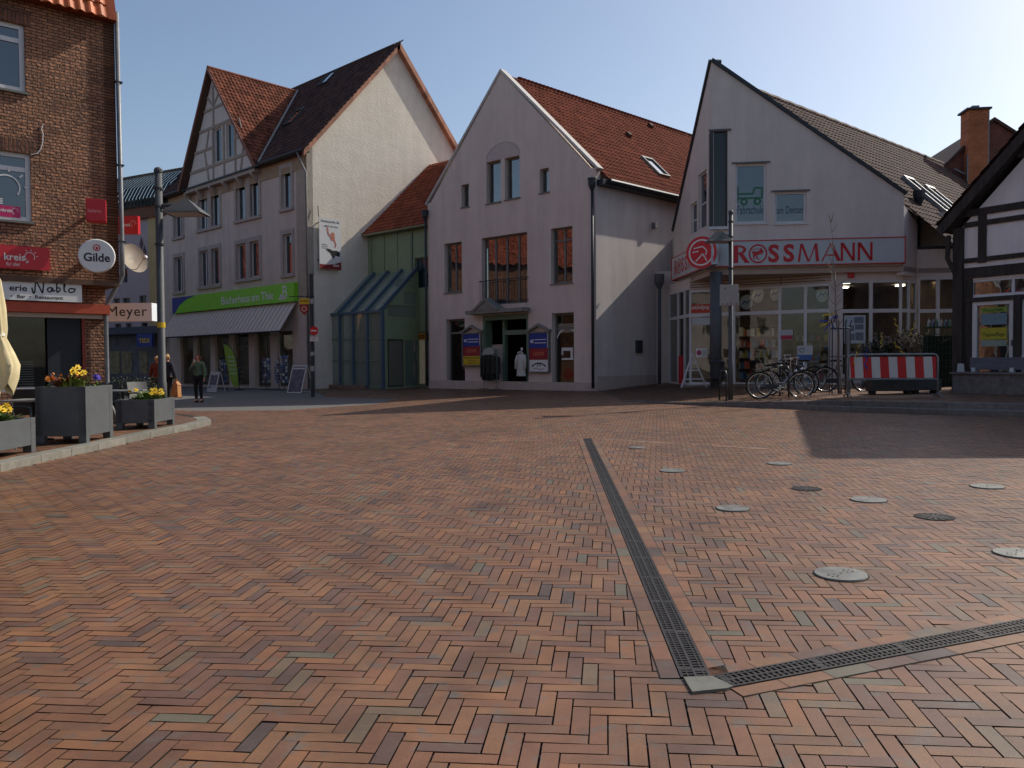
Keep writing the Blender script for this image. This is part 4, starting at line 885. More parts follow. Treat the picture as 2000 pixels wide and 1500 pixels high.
for i in (0, 1, 2, 3, 5):
    r = shops[i]; shelf(B, r[0]+.05, r[1]-.05, -.9, r[2]+.1, (.9, 1.5, 1.1, 1.2, 1.6)[(0, 1, 2, 3, 9, 4)[i]], ['book shelf behind the farthest shop window of the bookshop', 'taller book shelf behind the second shop window from the far end', 'book shelf behind the shop window by the green feather flag', 'book shelf behind the shop window left of the bookshop door', '', 'tall book shelf behind the shop window nearest the side wall'][i], seed=i+3, group='shelves inside the bookshop')
# poster banner on the side wall
r = Bs.rect(622, 427, 664, 526, .12); pb = thing('wall_banner', 'white advertising banner with a dancing figure on the sunlit side wall', 'banner', tuple(Bs.w(r[0], .1, r[2])))
u0, u1, z0, z1 = r; W, H = u1-u0, z1-z0
MB().box(Bs, u0, u1, .16, .20, z0, z1).build('panel', mat('banner_white', (.66, .66, .66), .6, .04, 2), pb)
mb = MB()
for z in (z0+.4, z1-.3): mb.box(Bs, u0-.02, u0+.03, 0, .17, z, z+.04)
mb.tube([Bs.w(u0, .18, z1), Bs.w(u0, .1, z1+.55)], .02, 6); mb.build('bracket', MATS['metal_dark'], pb)
mb = MB(); text(mb, Bs, 'Kleidergröße 38', u0+.08*W, u1-.08*W, z1-.10*H, z1-.045*H, .205, bold=.012, shear=.15); text(mb, Bs, "- gibt's im baz", u0+.16*W, u1-.14*W, z1-.185*H, z1-.135*H, .205, bold=.012, shear=.15)
for k in range(3): mb.box(Bs, u0+.1*W, u0+(.36+.02*k)*W, .2, .204, z0+(.47-.035*k)*H, z0+(.478-.035*k)*H)
flat(mb, Bs, [(u0+.28*W, z0+.38*H), (u0+.55*W, z0+.30*H), (u0+.92*W, z0+.26*H), (u0+.95*W, z0+.34*H), (u0+.80*W, z0+.38*H), (u0+.6*W, z0+.37*H), (u0+.45*W, z0+.40*H)], .205)
flat(mb, Bs, [(u0+.5*W, z0+.31*H), (u0+.72*W, z0+.29*H), (u0+.64*W, z0+.20*H)], .206); mb.build('print', MATS['sign_black'], pb)
mb = MB(); mat('skin', (.50, .24, .16), .6, .1, 6)
line(mb, Bs, [(u0+.38*W, z0+.82*H), (u0+.40*W, z0+.70*H), (u0+.56*W, z0+.62*H)], .09, .207); disc(mb, Bs, u0+.62*W, z0+.68*H, .11, .13, .207); line(mb, Bs, [(u0+.66*W, z0+.60*H), (u0+.76*W, z0+.50*H), (u0+.72*W, z0+.44*H)], .08, .207)
flat(mb, Bs, [(u0+.5*W, z0+.64*H), (u0+.72*W, z0+.64*H), (u0+.70*W, z0+.56*H), (u0+.54*W, z0+.57*H)], .2065); mb.build('figure', mat('print_skin', (.50, .17, .12), .6, .1, 6), pb)
mb = MB(); flat(mb, Bs, [(u0, z0), (u1, z0), (u1, z0+.16*H), (u0+.6*W, z0+.10*H), (u0+.3*W, z0+.085*H), (u0, z0+.09*H)], .2045); mb.build('foot_field', mat('maroon', (.22, .02, .02), .5, .1, 3), pb)
mb = MB(); text(mb, Bs, 'baz', u0+.62*W, u0+.92*W, z0+.06*H, z0+.11*H, .209, bold=.03, shear=.3); mb.build('logo', MATS['sign_white'], pb)

# ================================================================ L: green-clad link building with the glass porch
lc = C.w(C.uz(837, 600)[0]-.02, -.9, 0); Lk = Fr(lc.x, lc.y, 131.3)
gL = thing('link_building', 'low green-panelled link building with orange pantile roof squeezed between the two big houses', 'building', (lc.x, lc.y, gz(lc.x, lc.y)))
ul = Lk.uz(691, 600)[0]; ez = Lk.uz(760, 452)[1]
pr0, pr1 = Lk.uz(807, 700)[0], Lk.uz(832, 700)[0]
gd = Lk.rect(810, 650, 831, 757); zg = gz(lc.x, lc.y)
MB().wall(Lk, [(ul-.3, -.6), (.3, -.6), (.3, ez), (ul-.3, ez)], [(Lk.uz(810, 700)[0], -.08, zg+.05, Lk.uz(820, 648)[1]), (Lk.uz(810, 530)[0], -.1, Lk.uz(820, 563)[1], Lk.uz(820, 503)[1])], depth=.2).build('panel_wall', MATS['green_panel'], gL)
mb = MB()
for k in range(5): u = ul+.55+(Lk.uz(803, 500)[0]-ul-.55)*k/4; mb.box(Lk, u-.02, u+.02, 0, .02, Lk.uz(760, 540)[1], ez-.15)
for u in (ul+.12, Lk.uz(806, 600)[0]): mb.box(Lk, u-.05, u+.05, 0, .06, zg, ez-.12)
mb.box(Lk, ul, .1, .0, .05, ez-.14, ez); mb.build('panel_joint', MATS['green_frame'], gL)
window(Lk, (Lk.uz(810, 700)[0], -.08, zg+.05, Lk.uz(820, 648)[1]), gL, v=-.1, b=.06, fm='green_frame', gm='glass_house', back=True, name='shop_window', interior='interior_dark')
window(Lk, (Lk.uz(810, 530)[0], -.1, Lk.uz(820, 563)[1], Lk.uz(820, 503)[1]), gL, v=-.1, b=.05, fm='green_frame', gm='glass_sky')
# yellow sign in the narrow window
su0, su1, sz0_, sz1_ = Lk.rect(812, 651, 831, 664, .03)
t = thing('window_sign', 'orange yellow sign with black lettering in the narrow window of the link building', 'sign', tuple(Lk.w(su0, .0, sz0_)))
MB().box(Lk, su0, su1, .0, .04, sz0_, sz1_).build('panel', mat('sign_orange', (.55, .25, .02), .5, .05, 2), t); mb = MB(); text(mb, Lk, 'UNDE', su0+.05, su1-.03, sz0_+.12*(sz1_-sz0_), sz1_-.2*(sz1_-sz0_), .044, bold=.03); mb.build('lettering', MATS['sign_black'], t)
# roof: orange pantiles
eo = Lk.w(ul-.05, .35, ez-.02); up_ = Lk.uz(815, 331, -4.2); rh = up_[1]; sv2 = Vector((0, 0, rh-eo.z))-Lk.n*4.55; L2 = sv2.length; sv2.normalize()
WLk = abs(ul)+.6
tiles(MB(), eo, Lk.d, sv2, int(WLk/.23)+2, int(L2/.32)+1, tw=.23, tl=.32).build('roof', MATS['tile_orange'], gL)
mb = MB(); mb.add([eo, eo+Lk.d*(WLk+.4), eo+Lk.d*(WLk+.4)+sv2*L2, eo+sv2*L2], [(0, 1, 2, 3)]); mb.add([eo+Lk.d*(WLk+.4)+sv2*L2, eo+sv2*L2, eo+sv2*L2-Lk.n*5-Vector((0, 0, 4)), eo+Lk.d*(WLk+.4)+sv2*L2-Lk.n*5-Vector((0, 0, 4))], [(0, 1, 2, 3)]); mb.build('roof_underlay', MATS['tile_red'], gL)
mb = MB(); mb.tube([eo-Vector((0, 0, .05)), eo+Lk.d*(WLk+.1)-Vector((0, 0, .05))], .06, 8); mb.build('gutter', mat('trim_olive', (.25, .25, .15), .7, .1, 3), gL)
mb = MB(); mb.add([eo-Lk.d*.18+Vector((0, 0, .1)), eo+Vector((0, 0, .1)), eo+sv2*L2+Vector((0, 0, .1)), eo-Lk.d*.18+sv2*L2+Vector((0, 0, .1))], [(0, 1, 2, 3)]); mb.add([eo-Lk.d*.18+Vector((0, 0, .1)), eo-Lk.d*.18-Vector((0, 0, .3)), eo-Lk.d*.18+sv2*L2-Vector((0, 0, .3)), eo-Lk.d*.18+sv2*L2+Vector((0, 0, .1))], [(0, 1, 2, 3)]); mb.build('verge_flashing', MATS['zinc'], gL)
# porch: blue glass lean-to
v1 = 2.3; pl = Lk.uz(638, 700, v1)[0]; prr = Lk.uz(746, 700, v1)[0]; zf = Lk.uz(745, 609, v1)[1]; zr = Lk.uz(800, 527, .05)[1]; zb0 = gz(*Lk.w(prr, v1, 0)[:2])
gP = thing('glass_porch', 'blue framed glass porch with a steep lean-to roof in front of the green link building', 'porch', tuple(Lk.w((pl+prr)/2, v1, zb0)))
pl_in = max(pl, ul-2.6)
N = 5; us = [pl+(prr-pl)*k/4 for k in range(5)]
mb = MB()
for k, u in enumerate(us): mb.box(Lk, u-.07 if k else u, u+.07, v1-.12, v1+.03, zb0, zf)
mb.box(Lk, pl, prr+.07, v1-.1, v1+.05, zf-.02, zf+.10); mb.build('post', MATS['blue_frame'], gP)
mb = MB()
for k, u in enumerate(us):
    p, q = Lk.w(u, v1+.02, zf+.05), Lk.w(u, .03, zr); d = (q-p).normalized(); nrm = Lk.d.cross(d); nrm = nrm if nrm.z > 0 else -nrm; x = Lk.d*.06
    w0 = .05
    mb.add([p-x-nrm*w0, p+x-nrm*w0, q+x-nrm*w0, q-x-nrm*w0, p-x+nrm*.13, p+x+nrm*.13, q+x+nrm*.13, q-x+nrm*.13], [(0, 1, 2, 3), (4, 7, 6, 5), (0, 4, 5, 1), (3, 2, 6, 7), (0, 3, 7, 4), (1, 5, 6, 2)])
mb.build('rafter', MATS['blue_frame'], gP)
mb = MB(); mb.add([Lk.w(pl, v1-.02, zf+.06), Lk.w(prr, v1-.02, zf+.06), Lk.w(prr, .03, zr), Lk.w(pl, .03, zr)], [(0, 1, 2, 3)]); mb.build('roof_glass', MATS['glass_green'], gP)
mb = MB(); mb.add([Lk.w(pl, v1-.05, zb0), Lk.w(prr, v1-.05, zb0), Lk.w(prr, v1-.05, zf), Lk.w(pl, v1-.05, zf)], [(0, 1, 2, 3)]); mb.build('front_glass', MATS['glass_green'], gP)
mb = MB()
for k in range(4):
    u0, u1 = us[k]+.07, us[k+1]-.07
    mb.box(Lk, u0, u1, v1-.09, v1-.02, zb0+1.3, zb0+1.38); mb.box(Lk, u0, u1, v1-.09, v1-.02, zb0, zb0+.16); mb.box(Lk, u0+.14, u0+.18, v1-.085, v1-.03, zb0+.16, zf-.03); mb.box(Lk, u0, u1, v1-.09, v1-.02, zb0+2.35, zb0+2.42)
mb.build('glazing_bar', MATS['green_frame'], gP)
# side face of the porch with its door (facing the middle house)
Ps = Fr(Lk.w(prr+.07, v1, 0).x, Lk.w(prr+.07, v1, 0).y, 131.3-90)
mb = MB(); mb.wall(Ps, [(0.05, -.3), (v1, -.3), (v1, zf+.1+(zr-zf)*1.0-.1), (0.05, zf)], [(.3, 1.3, zb0+.08, zb0+2.35), (1.38, v1-.1, zb0+.1, zb0+2.3), (.35, v1-.15, zf-.2, zf+.35), (1.35, v1-.15, zf+.42, zf+1.0)], depth=.05, v=-.02); mb.build('side_panel', MATS['green_panel'], gP)
MB().box(Ps, .38, 1.22, -.05, -.03, zb0+.15, zb0+2.27).build('door', mat('door_olive', (.15, .15, .115), .7, .1, 4), gP)
MB().tube([Ps.w(1.15, .03, zb0+.8), Ps.w(1.15, .03, zb0+1.35)], .015, 6).build('door_handle', MATS['zinc'], [o for o in gP.children if o.name.startswith('door')][0])
for q in ((1.38, v1-.1, zb0+.1, zb0+2.3), (.35, v1-.15, zf-.2, zf+.35), (1.35, v1-.15, zf+.42, zf+1.0)): MB().add([Ps.w(q[0], -.05, q[2]), Ps.w(q[1], -.05, q[2]), Ps.w(q[1], -.05, q[3]), Ps.w(q[0], -.05, q[3])], [(0, 1, 2, 3)]).build('side_glass', MATS['glass_green'], gP)
MB().box(Lk, pl, prr, .02, v1-.1, zb0-.1, zb0+.05).build('floor_slab', MATS['plinth'], gP)
o = MB().box(Lk, us[1]+.25, us[1]+.75, v1-.6, v1-.5, zb0+.06, zb0+1.15).build('notice_board', mat('notice_cream', (.45, .40, .33), .8, .1, 5), None); tagm(o, 'pale notice board standing inside the blue glass porch', 'notice board')
o = MB(); o.box(Lk, pl+.1, pl+3.2, v1+.0, v1+.2, zb0-.2, zb0+.16); o = o.build('sandstone_sill', mat('redstone', (.22, .14, .11), .9, .3, 6, bump=.03), gP)
# ================================================================ R: white drugstore building with the bent gable
D0 = 28.0; rc = atd(1389, 700, D0); RF = Fr(rc.x, rc.y, 96.9); RL = Fr(rc.x, rc.y, 176.8); ridge_d = Vector((sin(R(49)), cos(R(49)), 0)); ridge_n = Vector((ridge_d.y, -ridge_d.x, 0))
gR = thing('drugstore_building', 'white plastered drugstore building with a bent pointed gable over its long red lettered sign', 'building', (rc.x, rc.y, pz(rc.x, rc.y)))
apz = RF.uz(1387, 121)[1]; ur = RF.uz(1765, 450)[0]; ezr = RF.uz(1765, 379)[1]; zsof = RF.uz(1500, 524)[1]
ull = RL.uz(1316, 500)[0]; ezl = RL.uz(1313, 450)[1]; PZ = pz(rc.x, rc.y)
w1 = RF.rect(1436, 319, 1497, 436); w2 = RF.rect(1513, 374, 1575, 436); tr_ = RF.rect(1391, 256, 1421, 443)
cw = (tr_[0]*0+.02, tr_[1], tr_[2], tr_[3])
tmp = RF.uz(1700, 300)
def zslope(u): return apz+(ezr-apz)*u/ur
MB().wall(RF, [(0.0, zsof), (ur, zsof), (ur, ezr), (0, apz)], [(.02, tr_[1], tr_[2], tr_[3]), w1, w2], depth=.12).build('front_wall', MATS['plaster_pale'], gR)
lw1 = RL.rect(1364, 336, 1380, 446); lw2 = RL.rect(1349, 396, 1361, 456); lw1 = (lw1[0], min(lw1[1], -.42), lw1[2], lw1[3]); lw2 = (lw2[0], min(lw2[1], lw1[0]-.12), lw2[2], lw2[3])
MB().wall(RL, [(ull, zsof), (0, zsof), (0, apz), (ull, ezl)], [(-.30, -.02, tr_[2], tr_[3]), lw1, lw2], depth=.09).build('side_gable_wall', MATS['plaster_pale'], gR)
for r in (w1, w2): window(RF, r, gR, v=-.08, b=.08, fm='frame_white', gm='glass_sky', sill='frame_white'); 
for r in (lw1, lw2): window(RL, r, gR, v=-.08, b=.06, fm='frame_white', gm='glass_sky', trans=(.45,), curtain=.8)
# corner window slot
mb = MB(); mb.box(RF, .0, tr_[1], -.5, -.42, tr_[2], tr_[3]); mb.build('corner_reveal', mat('interior_brown', (.10, .05, .035), .9, .5, 3), gR)
f = MB(); f.box(RF, -.06, .06, -.06, .06, tr_[2], tr_[3]); f.box(RF, tr_[1]-.07, tr_[1], -.12, -.06, tr_[2], tr_[3]); f = f.build('corner_window', MATS['frame_dark'], gR)
mb = MB(); mb.add([RF.w(.05, -.09, tr_[2]), RF.w(tr_[1], -.09, tr_[2]), RF.w(tr_[1], -.09, tr_[3]), RF.w(.05, -.09, tr_[3])], [(0, 1, 2, 3)]); q = -.30
mb.add([RL.w(q, -.09, tr_[2]), RL.w(-.05, -.09, tr_[2]), RL.w(-.05, -.09, tr_[3]), RL.w(q, -.09, tr_[3])], [(0, 1, 2, 3)]); mb.build('pane', MATS['glass_dim'], f)
MB().box(RF, -.1, tr_[1]+.1, -.02, .12, tr_[2]-.1, tr_[2]-.003).build('corner_sill', MATS['frame_white'], gR)
mb = MB()
for q in (w1, w2): mb.box(RF, q[0]-.12, q[1]+.12, .0, .05, q[3]+.003, q[3]+.05)
mb.box(RF, -.1, tr_[1]+.12, .0, .06, tr_[3]+.004, tr_[3]+.06); mb.build('window_head', mat('zinc_dark', (.14, .14, .14), .6, .1, 3), gR)
# driving school lettering on the panes
mb = MB(); zt0, zt1 = RF.uz(1466, 417)[1], RF.uz(1466, 400)[1]
text(mb, RF, 'Fahrschule', RF.uz(1441, 410)[0], RF.uz(1493, 410)[0], zt0, zt1, -.11); text(mb, RF, 'am Deister', RF.uz(1518, 410)[0], RF.uz(1572, 410)[0], RF.uz(1545, 416)[1], RF.uz(1545, 401)[1], -.11)
mb.build('window_lettering', mat('transfer_blue', (.02, .05, .09), .5, .1, 4), gR)
mb = MB(); uu, zz = RF.uz(1466, 380); line(mb, RF, [(uu-.42, zz-.25), (uu-.42, zz+.3), (uu-.42, zz+.05), (uu+.1, zz+.05), (uu+.15, zz+.25), (uu+.4, zz+.25), (uu+.4, zz-.1), (uu-.42, zz-.1)], .06, -.109); ring(mb, RF, uu-.2, zz-.22, .06, .13, -.108); ring(mb, RF, uu+.25, zz-.22, .06, .13, -.108); mb.build('window_emblem', mat('transfer_green', (.03, .16, .08), .5, .1, 4), gR)
# verge flashing
mb = MB()
for fr, a, b in ((RF, (ur+.05, ezr-.03), (-.02, apz+.02)), (RL, (ull-.03, ezl-.08), (.02, apz+.02))):
    d = Vector((b[0]-a[0], b[1]-a[1])).normalized(); n2 = Vector((-d.y, d.x)); n2 = n2 if n2.y > 0 else -n2
    mb.prism(fr, [(a[0], a[1]), (b[0], b[1]), (b[0]+n2.x*.1, b[1]+n2.y*.12), (a[0]+n2.x*.1, a[1]+n2.y*.1)], .08, -.36)
mb.build('verge', MATS['metal_dark'], gR)
# main roof behind the gable
ro = RF.w(0, 0, apz-.45); ec = RF.w(ur, 0, ezr-.45); perp = (ec-ro).dot(ridge_n); hd = ridge_n*(-perp)
ev = ro+ridge_n*perp; ev.z = ec.z; s3 = (ro-ev); L3 = s3.length; s3.normalize(); LR = 24
along0 = (ec-ev).dot(ridge_d)
kp = lambda a, b: True
def keepR(a, b):
    p = ev+ridge_d*a+s3*b; return (p-RF.o).dot(RF.n) < -.35 and (p-RF.o).dot(-RL.n)*1 > -1e9 and (p-RL.o).dot(RL.n) < -.2
E0 = ev-ridge_d*2
def keepR2(a, b): return keepR(a-2, b)
# lower eave extends a little past the front corner
low = 1.9; E1 = E0-s3*low
def keepR3(a, b):
    if b < low: return (a-2) > along0+.6
    return keepR(a-2, b-low)
rr_ = tiles(MB(), E1, ridge_d, s3, int((LR+2)/.27), int((L3+low)/.34)+1, tw=.27, tl=.34, keep=keepR3).build('roof', MATS['tile_brown_light'], gR)
mb = MB(); mb.add([ec+ridge_d*.7-s3*low, E0+ridge_d*(LR+2)-s3*low, E0+ridge_d*(LR+2)+s3*L3, ro+ridge_d*.4, ec+ridge_d*.35], [(0, 1, 2, 3, 4)])
back = ro-ridge_n*6.2; back.z = apz-5.8
mb.add([ro+ridge_d*.4, ro+ridge_d*LR, back+ridge_d*LR, RL.w(ull, -.2, ezl-.3)], [(0, 1, 2, 3)]); mb.build('roof_underlay', MATS['tile_brown_light'], gR)
mb = MB(); mb.tube([ro+ridge_d*(1.0+k*.45)+Vector((0, 0, .03+(k % 2)*.02)) for k in range(int((LR-1)/.45))], .12, 8); mb.build('ridge', mat('ridge_dark', (.10, .06, .05), .8, .2, 3), rr_)
n3 = ridge_d.cross(s3); n3 = n3 if n3.z > 0 else -n3
def roofR_at(px, py):
    r = ray(px, py); t = (ev-Vector((0, 0, CAMZ))).dot(n3)/r.dot(n3); p = Vector((0, 0, CAMZ))+r*t-ev; return p.dot(ridge_d), p.dot(s3)
for (px, py, hl) in ((1808, 388, 1.0), (1838, 396, .7)):
    a, b = roofR_at(px, py); mb = MB(); pp = lambda x, y, h: ev+ridge_d*(a+x)+s3*(b+y)+n3*h
    def sb(mb, x0, x1, y0, y1, h0, h1): mb.add([pp(x, y, h) for h in (h0, h1) for y in (y0, y1) for x in (x0, x1)], [(0, 1, 3, 2), (4, 6, 7, 5), (0, 4, 5, 1), (2, 3, 7, 6), (0, 2, 6, 4), (1, 5, 7, 3)])
    sb(mb, -.42, -.34, -hl, hl, 0, .2); sb(mb, .34, .42, -hl, hl, 0, .2); sb(mb, -.42, .42, hl, hl+.15, 0, .22); sb(mb, -.42, .42, -hl-.1, -hl, 0, .2); f = mb.build('rooflight', MATS['zinc'], gR)
    mb = MB(); sb(mb, -.34, .34, -hl, hl, .1, .12); mb.build('pane', MATS['glass_bright'], f)
# side wall right of the front corner + lower annex
RS = Fr(RF.w(ur, 0, 0).x, RF.w(ur, 0, 0).y, 49)
zaw = RF.uz(1770, 537)[1]
mb = MB(); lowz = ezr-1.5; mb.wall(RS, [(0, zaw), (1.1, zaw), (1.1, ezr-.9), (0, ezr-.35)], [], depth=.25); mb.build('corner_wall', MATS['plaster_side'], gR)
AX = Fr(RS.w(1.1, 0, 0).x, RS.w(1.1, 0, 0).y, 96.9)
a1 = AX.uz(1875, 500)[0]; axz0, axz1 = AX.uz(1830, 541)[1], AX.uz(1830, 486)[1]
MB().box(AX, -.02, a1, -.4, 0, axz0, axz1).build('annex_parapet', MATS['plaster_pale'], gR)
MB().box(AX, -.02, a1, -.42, .05, axz1+.003, axz1+.09).build('annex_coping', MATS['metal_dark'], gR)
MB().box(AX, -.02, a1+1.5, -1.6, -1.4, axz1-1, axz1+1.5).build('annex_wall', mat('plaster_lit', (.55, .50, .45), .9, .06, 1), gR)
u_, z_ = AX.uz(1813, 545); downpipe([AX.w(u_, -.9, axz1+2.0), AX.w(u_, -.9, axz1-.1)], .06, gR, 'metal_dark')
MB().lathe(AX.w(u_, -.9, axz1+1.7), [(.06, -.1), (.2, .25), (.22, .5)], 8).build('rainwater_head', MATS['metal_dark'], gR)
mb = MB(); g_ = ec+ridge_d*.7-s3*low; mb.tube([g_, g_+ridge_d*8], .08, 8); mb.build('gutter', MATS['metal_dark'], gR)
# soffit slab, room behind, rear volume
zs = zsof; zt = zs-.12
P = lambda fr, u, v: Vector((*fr.w(u, v, 0)[:2], 0))
room = [P(RL, ull, 0), P(RF, 0, 0), P(RF, ur, 0), P(RS, 1.1, 0), P(AX, a1, 0), P(AX, a1, -9), P(RL, ull-6, -2)]
mb = MB(); mb.slab([(p.x, p.y, zs-.01) for p in room], 0, th=.18); mb.build('soffit', mat('soffit', (.50, .42, .36), .8, .06, 2), gR)
flo = [P(RL, ull, -.3), P(RF, -.8, -1.6), P(RF, 0.4, -.6), P(AX, a1, -.2), P(AX, a1, -9), P(RL, ull-6, -2)]
mb = MB(); mb.slab([(p.x, p.y, pz(min(p.x, 9), p.y)+.03) for p in flo], 0, th=.1); mb.build('shop_floor', mat('shopfloor', (.33, .30, .27), .4, .1, 3), gR)
mb = MB(); bkp, bkq = P(AX, a1, -8.9), P(RL, ull-5.5, -2); d_ = bkq-bkp
mb.add([(*bkp[:2], 0), (*bkq[:2], 0), (*bkq[:2], zs), (*bkp[:2], zs)], [(0, 1, 2, 3)]); q1_, q2_ = P(RL, ull, -.2), P(AX, a1, -.3); mb.add([(*bkq[:2], 0), (*q1_[:2], 0), (*q1_[:2], zs), (*bkq[:2], zs)], [(0, 1, 2, 3)]); mb.add([(*bkp[:2], 0), (*q2_[:2], 0), (*q2_[:2], zs), (*bkp[:2], zs)], [(0, 1, 2, 3)]); mb.build('shop_back_wall', MATS['interior_warm'], gR)
# rear volume: walls behind the glazing line (outside)
c1 = P(RL, ull, -.25); mb = MB()
mb.add([(*c1[:2], zs), (*(c1-RL.d*8)[:2], zs), (*(c1-RL.d*8)[:2], ezl-.2), (*c1[:2], ezl-.2)], [(0, 1, 2, 3)]); mb.build('rear_wall', MATS['plaster_side'], gR)
# fascia beam below the sign
zb1 = RF.uz(1700, 547)[1]
ub0 = RF.uz(1648, 530, -.15)[0]
# glazing: left facet window, diagonal entrance, frontal windows, chamfer, annex windows
def glaz(fr, u0, u1, z0, z1, label, cols, ztr, parent=gR, b=.09, gm='glass_shop', doors=()):
    f = MB(); f.box(fr, u0, u1, -.1, 0, z0, z0+b); f.box(fr, u0, u1, -.1, 0, z1-b, z1); f.box(fr, u0, u1, -.1, -.003, ztr-b*.7, ztr+b*.7)
    for c in cols: u = u0+(u1-u0)*c; f.box(fr, max(u0, u-b*.6), min(u1, u+b*.6), -.095, .006, z0, z1)
    f = f.build('shop_glazing', MATS['frame_white'], parent)
    MB().add([fr.w(u0, -.05, z0), fr.w(u1, -.05, z0), fr.w(u1, -.05, z1), fr.w(u0, -.05, z1)], [(0, 1, 2, 3)]).build('pane', MATS[gm], f); return f
ga = atd(1347, 700, 30.3); gb_ = atd(1622, 700, 27.75)
dd = gb_-ga; ang = math.degrees(math.atan2(dd.x, dd.y)); RG = Fr(ga.x, ga.y, ang); LG = math.hypot(dd.x, dd.y)
z0 = pz(ga.x, ga.y)+.03; zG1 = RG.uz(1485, 560)[1]; zGt = RG.uz(1485, 611)[1]
cuts = [RG.uz(x, 650)[0]/LG for x in (1390, 1433, 1523, 1573)]
glaz(RG, 0, LG, z0, zG1, '', [0, cuts[0], cuts[1], cuts[2], cuts[3], 1], zGt)
MB().box(RG, 0, LG, -.08, -.02, zG1, zs-.15).build('lintel_panel', mat('panel_beige', (.50, .41, .34), .8, .05, 2), gR)
mb = MB(); 
for k in range(1, 4): mb.box(RG, 0, LG, -.02, -.012, zG1+(zs-.15-zG1)*k/4, zG1+(zs-.15-zG1)*k/4+.02)
for k in (1, 2): mb.box(RG, LG*k/3-.01, LG*k/3+.01, -.02, -.011, zG1, zs-.15)
mb.build('panel_joint', MATS['interior_dark'], gR)
# left facet glazing
gl0 = atd(1306, 700, 33.2); dl_ = ga-gl0; RGl = Fr(gl0.x, gl0.y, math.degrees(math.atan2(dl_.x, dl_.y))); LGl = math.hypot(dl_.x, dl_.y)
glaz(RGl, 0, LGl, z0-.05, zs-.4, '', [0, .45, .75, 1], zGt, gm='glass_house')
mb = MB(); mb.box(RGl, 0, LGl, -.1, -.02, zs-.4, zs-.05); mb.build('lintel_panel', MATS['plaster_pale'], gR)
MB().box(RGl, LGl*.5, LGl*.68, -.04, .01, z0, z0+1.1).build('window_poster', MATS['sign_red'], gR)
# frontal windows right of the tree
RW = Fr(gb_.x, gb_.y, 96.9); w0 = 0; ww = RW.uz(1760, 600)[0]; zW1 = RW.uz(1700, 547)[1]; zWt = RW.uz(1700, 607)[1]; z0w = pz(gb_.x, gb_.y)+.25
glaz(RW, .35, ww, z0w, zW1, '', [0, .5, 1], zWt)
MB().box(RW, 0, .36, -.35, .02, z0w-.3, zs-.02).build('pier', MATS['plaster_pale'], gR)
MB().box(RW, .36, ww+.05, -.3, .015, zW1, zs-.02).build('fascia_beam', MATS['plaster_pale'], gR)
MB().box(RW, .36, ww+.05, -.3, .01, z0w-.5, z0w).build('window_plinth', MATS['plaster_pale'], gR)
e0 = RW.w(ww, 0, 0); e1 = AX.w(.0, 0, 0); dc = e1-e0; RC_ = Fr(e0.x, e0.y, math.degrees(math.atan2(dc.x, dc.y))); LC = math.hypot(dc.x, dc.y)
glaz(RC_, 0, LC, z0w, zW1, '', [0, .5, 1], zWt); MB().box(RC_, 0, LC, -.3, .01, zW1, zs).build('fascia_beam', MATS['plaster_pale'], gR)
MB().box(RC_, 0, LC, -.3, .01, z0w-.5, z0w).build('window_plinth', MATS['plaster_pale'], gR)
glaz(AX, .05, a1, z0w, axz0, '', [0, .48, 1], AX.uz(1830, 607)[1]); MB().box(AX, .05, a1, -.3, .01, z0w-.5, z0w).build('window_plinth', MATS['plaster_pale'], gR)
# freestanding corner column
u_, z_ = RF.uz(1396, 600); cp = RF.w(u_+.02, .12, 0); zc = pz(cp.x, cp.y)
MB().tube([Vector((cp.x, cp.y, zc-.1)), Vector((cp.x, cp.y, zs-.1))], .20, 18).build('corner_column', mat('column_slate', (.085, .09, .10), .6, .15, 3), gR, smooth=True)
# shop lamps and interior
mb = MB()
for (u, v) in ((1, -2), (2.4, -3), (4, -2.2), (5.5, -3.4), (7, -2.4), (3, -5), (6, -5.5), (8.6, -3), (9.5, -2.4), (8, -5)):
    p = RF.w(u, v, zs-.25); mb.box(RF, u-.14, u+.14, v-.14, v+.14, zs-.26, zs-.22)
mb.build('ceiling_lamp', MATS['shop_lamp'], gR)
for i, (u, v, h, lb) in enumerate(((1.6, -4.3, 2.2, 'stocked shelf deep inside the drugstore entrance'), (3.6, -3.4, 1.9, 'stocked shelf inside the drugstore right of the open entrance'), (5.6, -3.2, 1.6, 'stocked shelf behind the white wall pier of the drugstore'), (7.6, -2.6, 1.7, 'stocked shelf behind the drugstore windows beside the bushes'), (9.2, -2.2, 1.5, 'stocked shelf behind the narrow windows by the timbered house'))):
    shelf(RF, u, u+1.7, v, pz(9, 30)+.05, h, lb, levels=5, seed=20+i, group='shelves inside the drugstore', m='interior_warm')
# ceiling spot discs: two white round hanging signs behind the transom
mat('centaur_red', (.50, .015, .02), .4, .05, 3)
def emblem(mb, fr, u, z, r, v, asp=1.0):
    """ring with a rearing horseman"""
    ring(mb, fr, u, z, r*.83, r, v, asp)
    pts = [(-.62, .28), (-.1, .22), (.2, .38), (.28, .62), (.42, .60), (.44, .40), (.62, .30), (.58, .12), (.40, .10), (.50, -.12), (.38, -.14), (.28, .04), (.10, -.12), (-.10, -.14), (-.02, -.42), (.16, -.62), (.02, -.66), (-.18, -.42), (-.26, -.18), (-.40, -.34), (-.28, -.58), (-.44, -.56), (-.56, -.30), (-.52, .02), (-.66, .10)]
    flat(mb, fr, [(u+x*r*asp, z+y*r) for x, y in pts], v+.002)
    line(mb, fr, [(u-.7*r*asp, z+.46*r), (u+.2*r*asp, z+.50*r)], .07*r, v+.001)
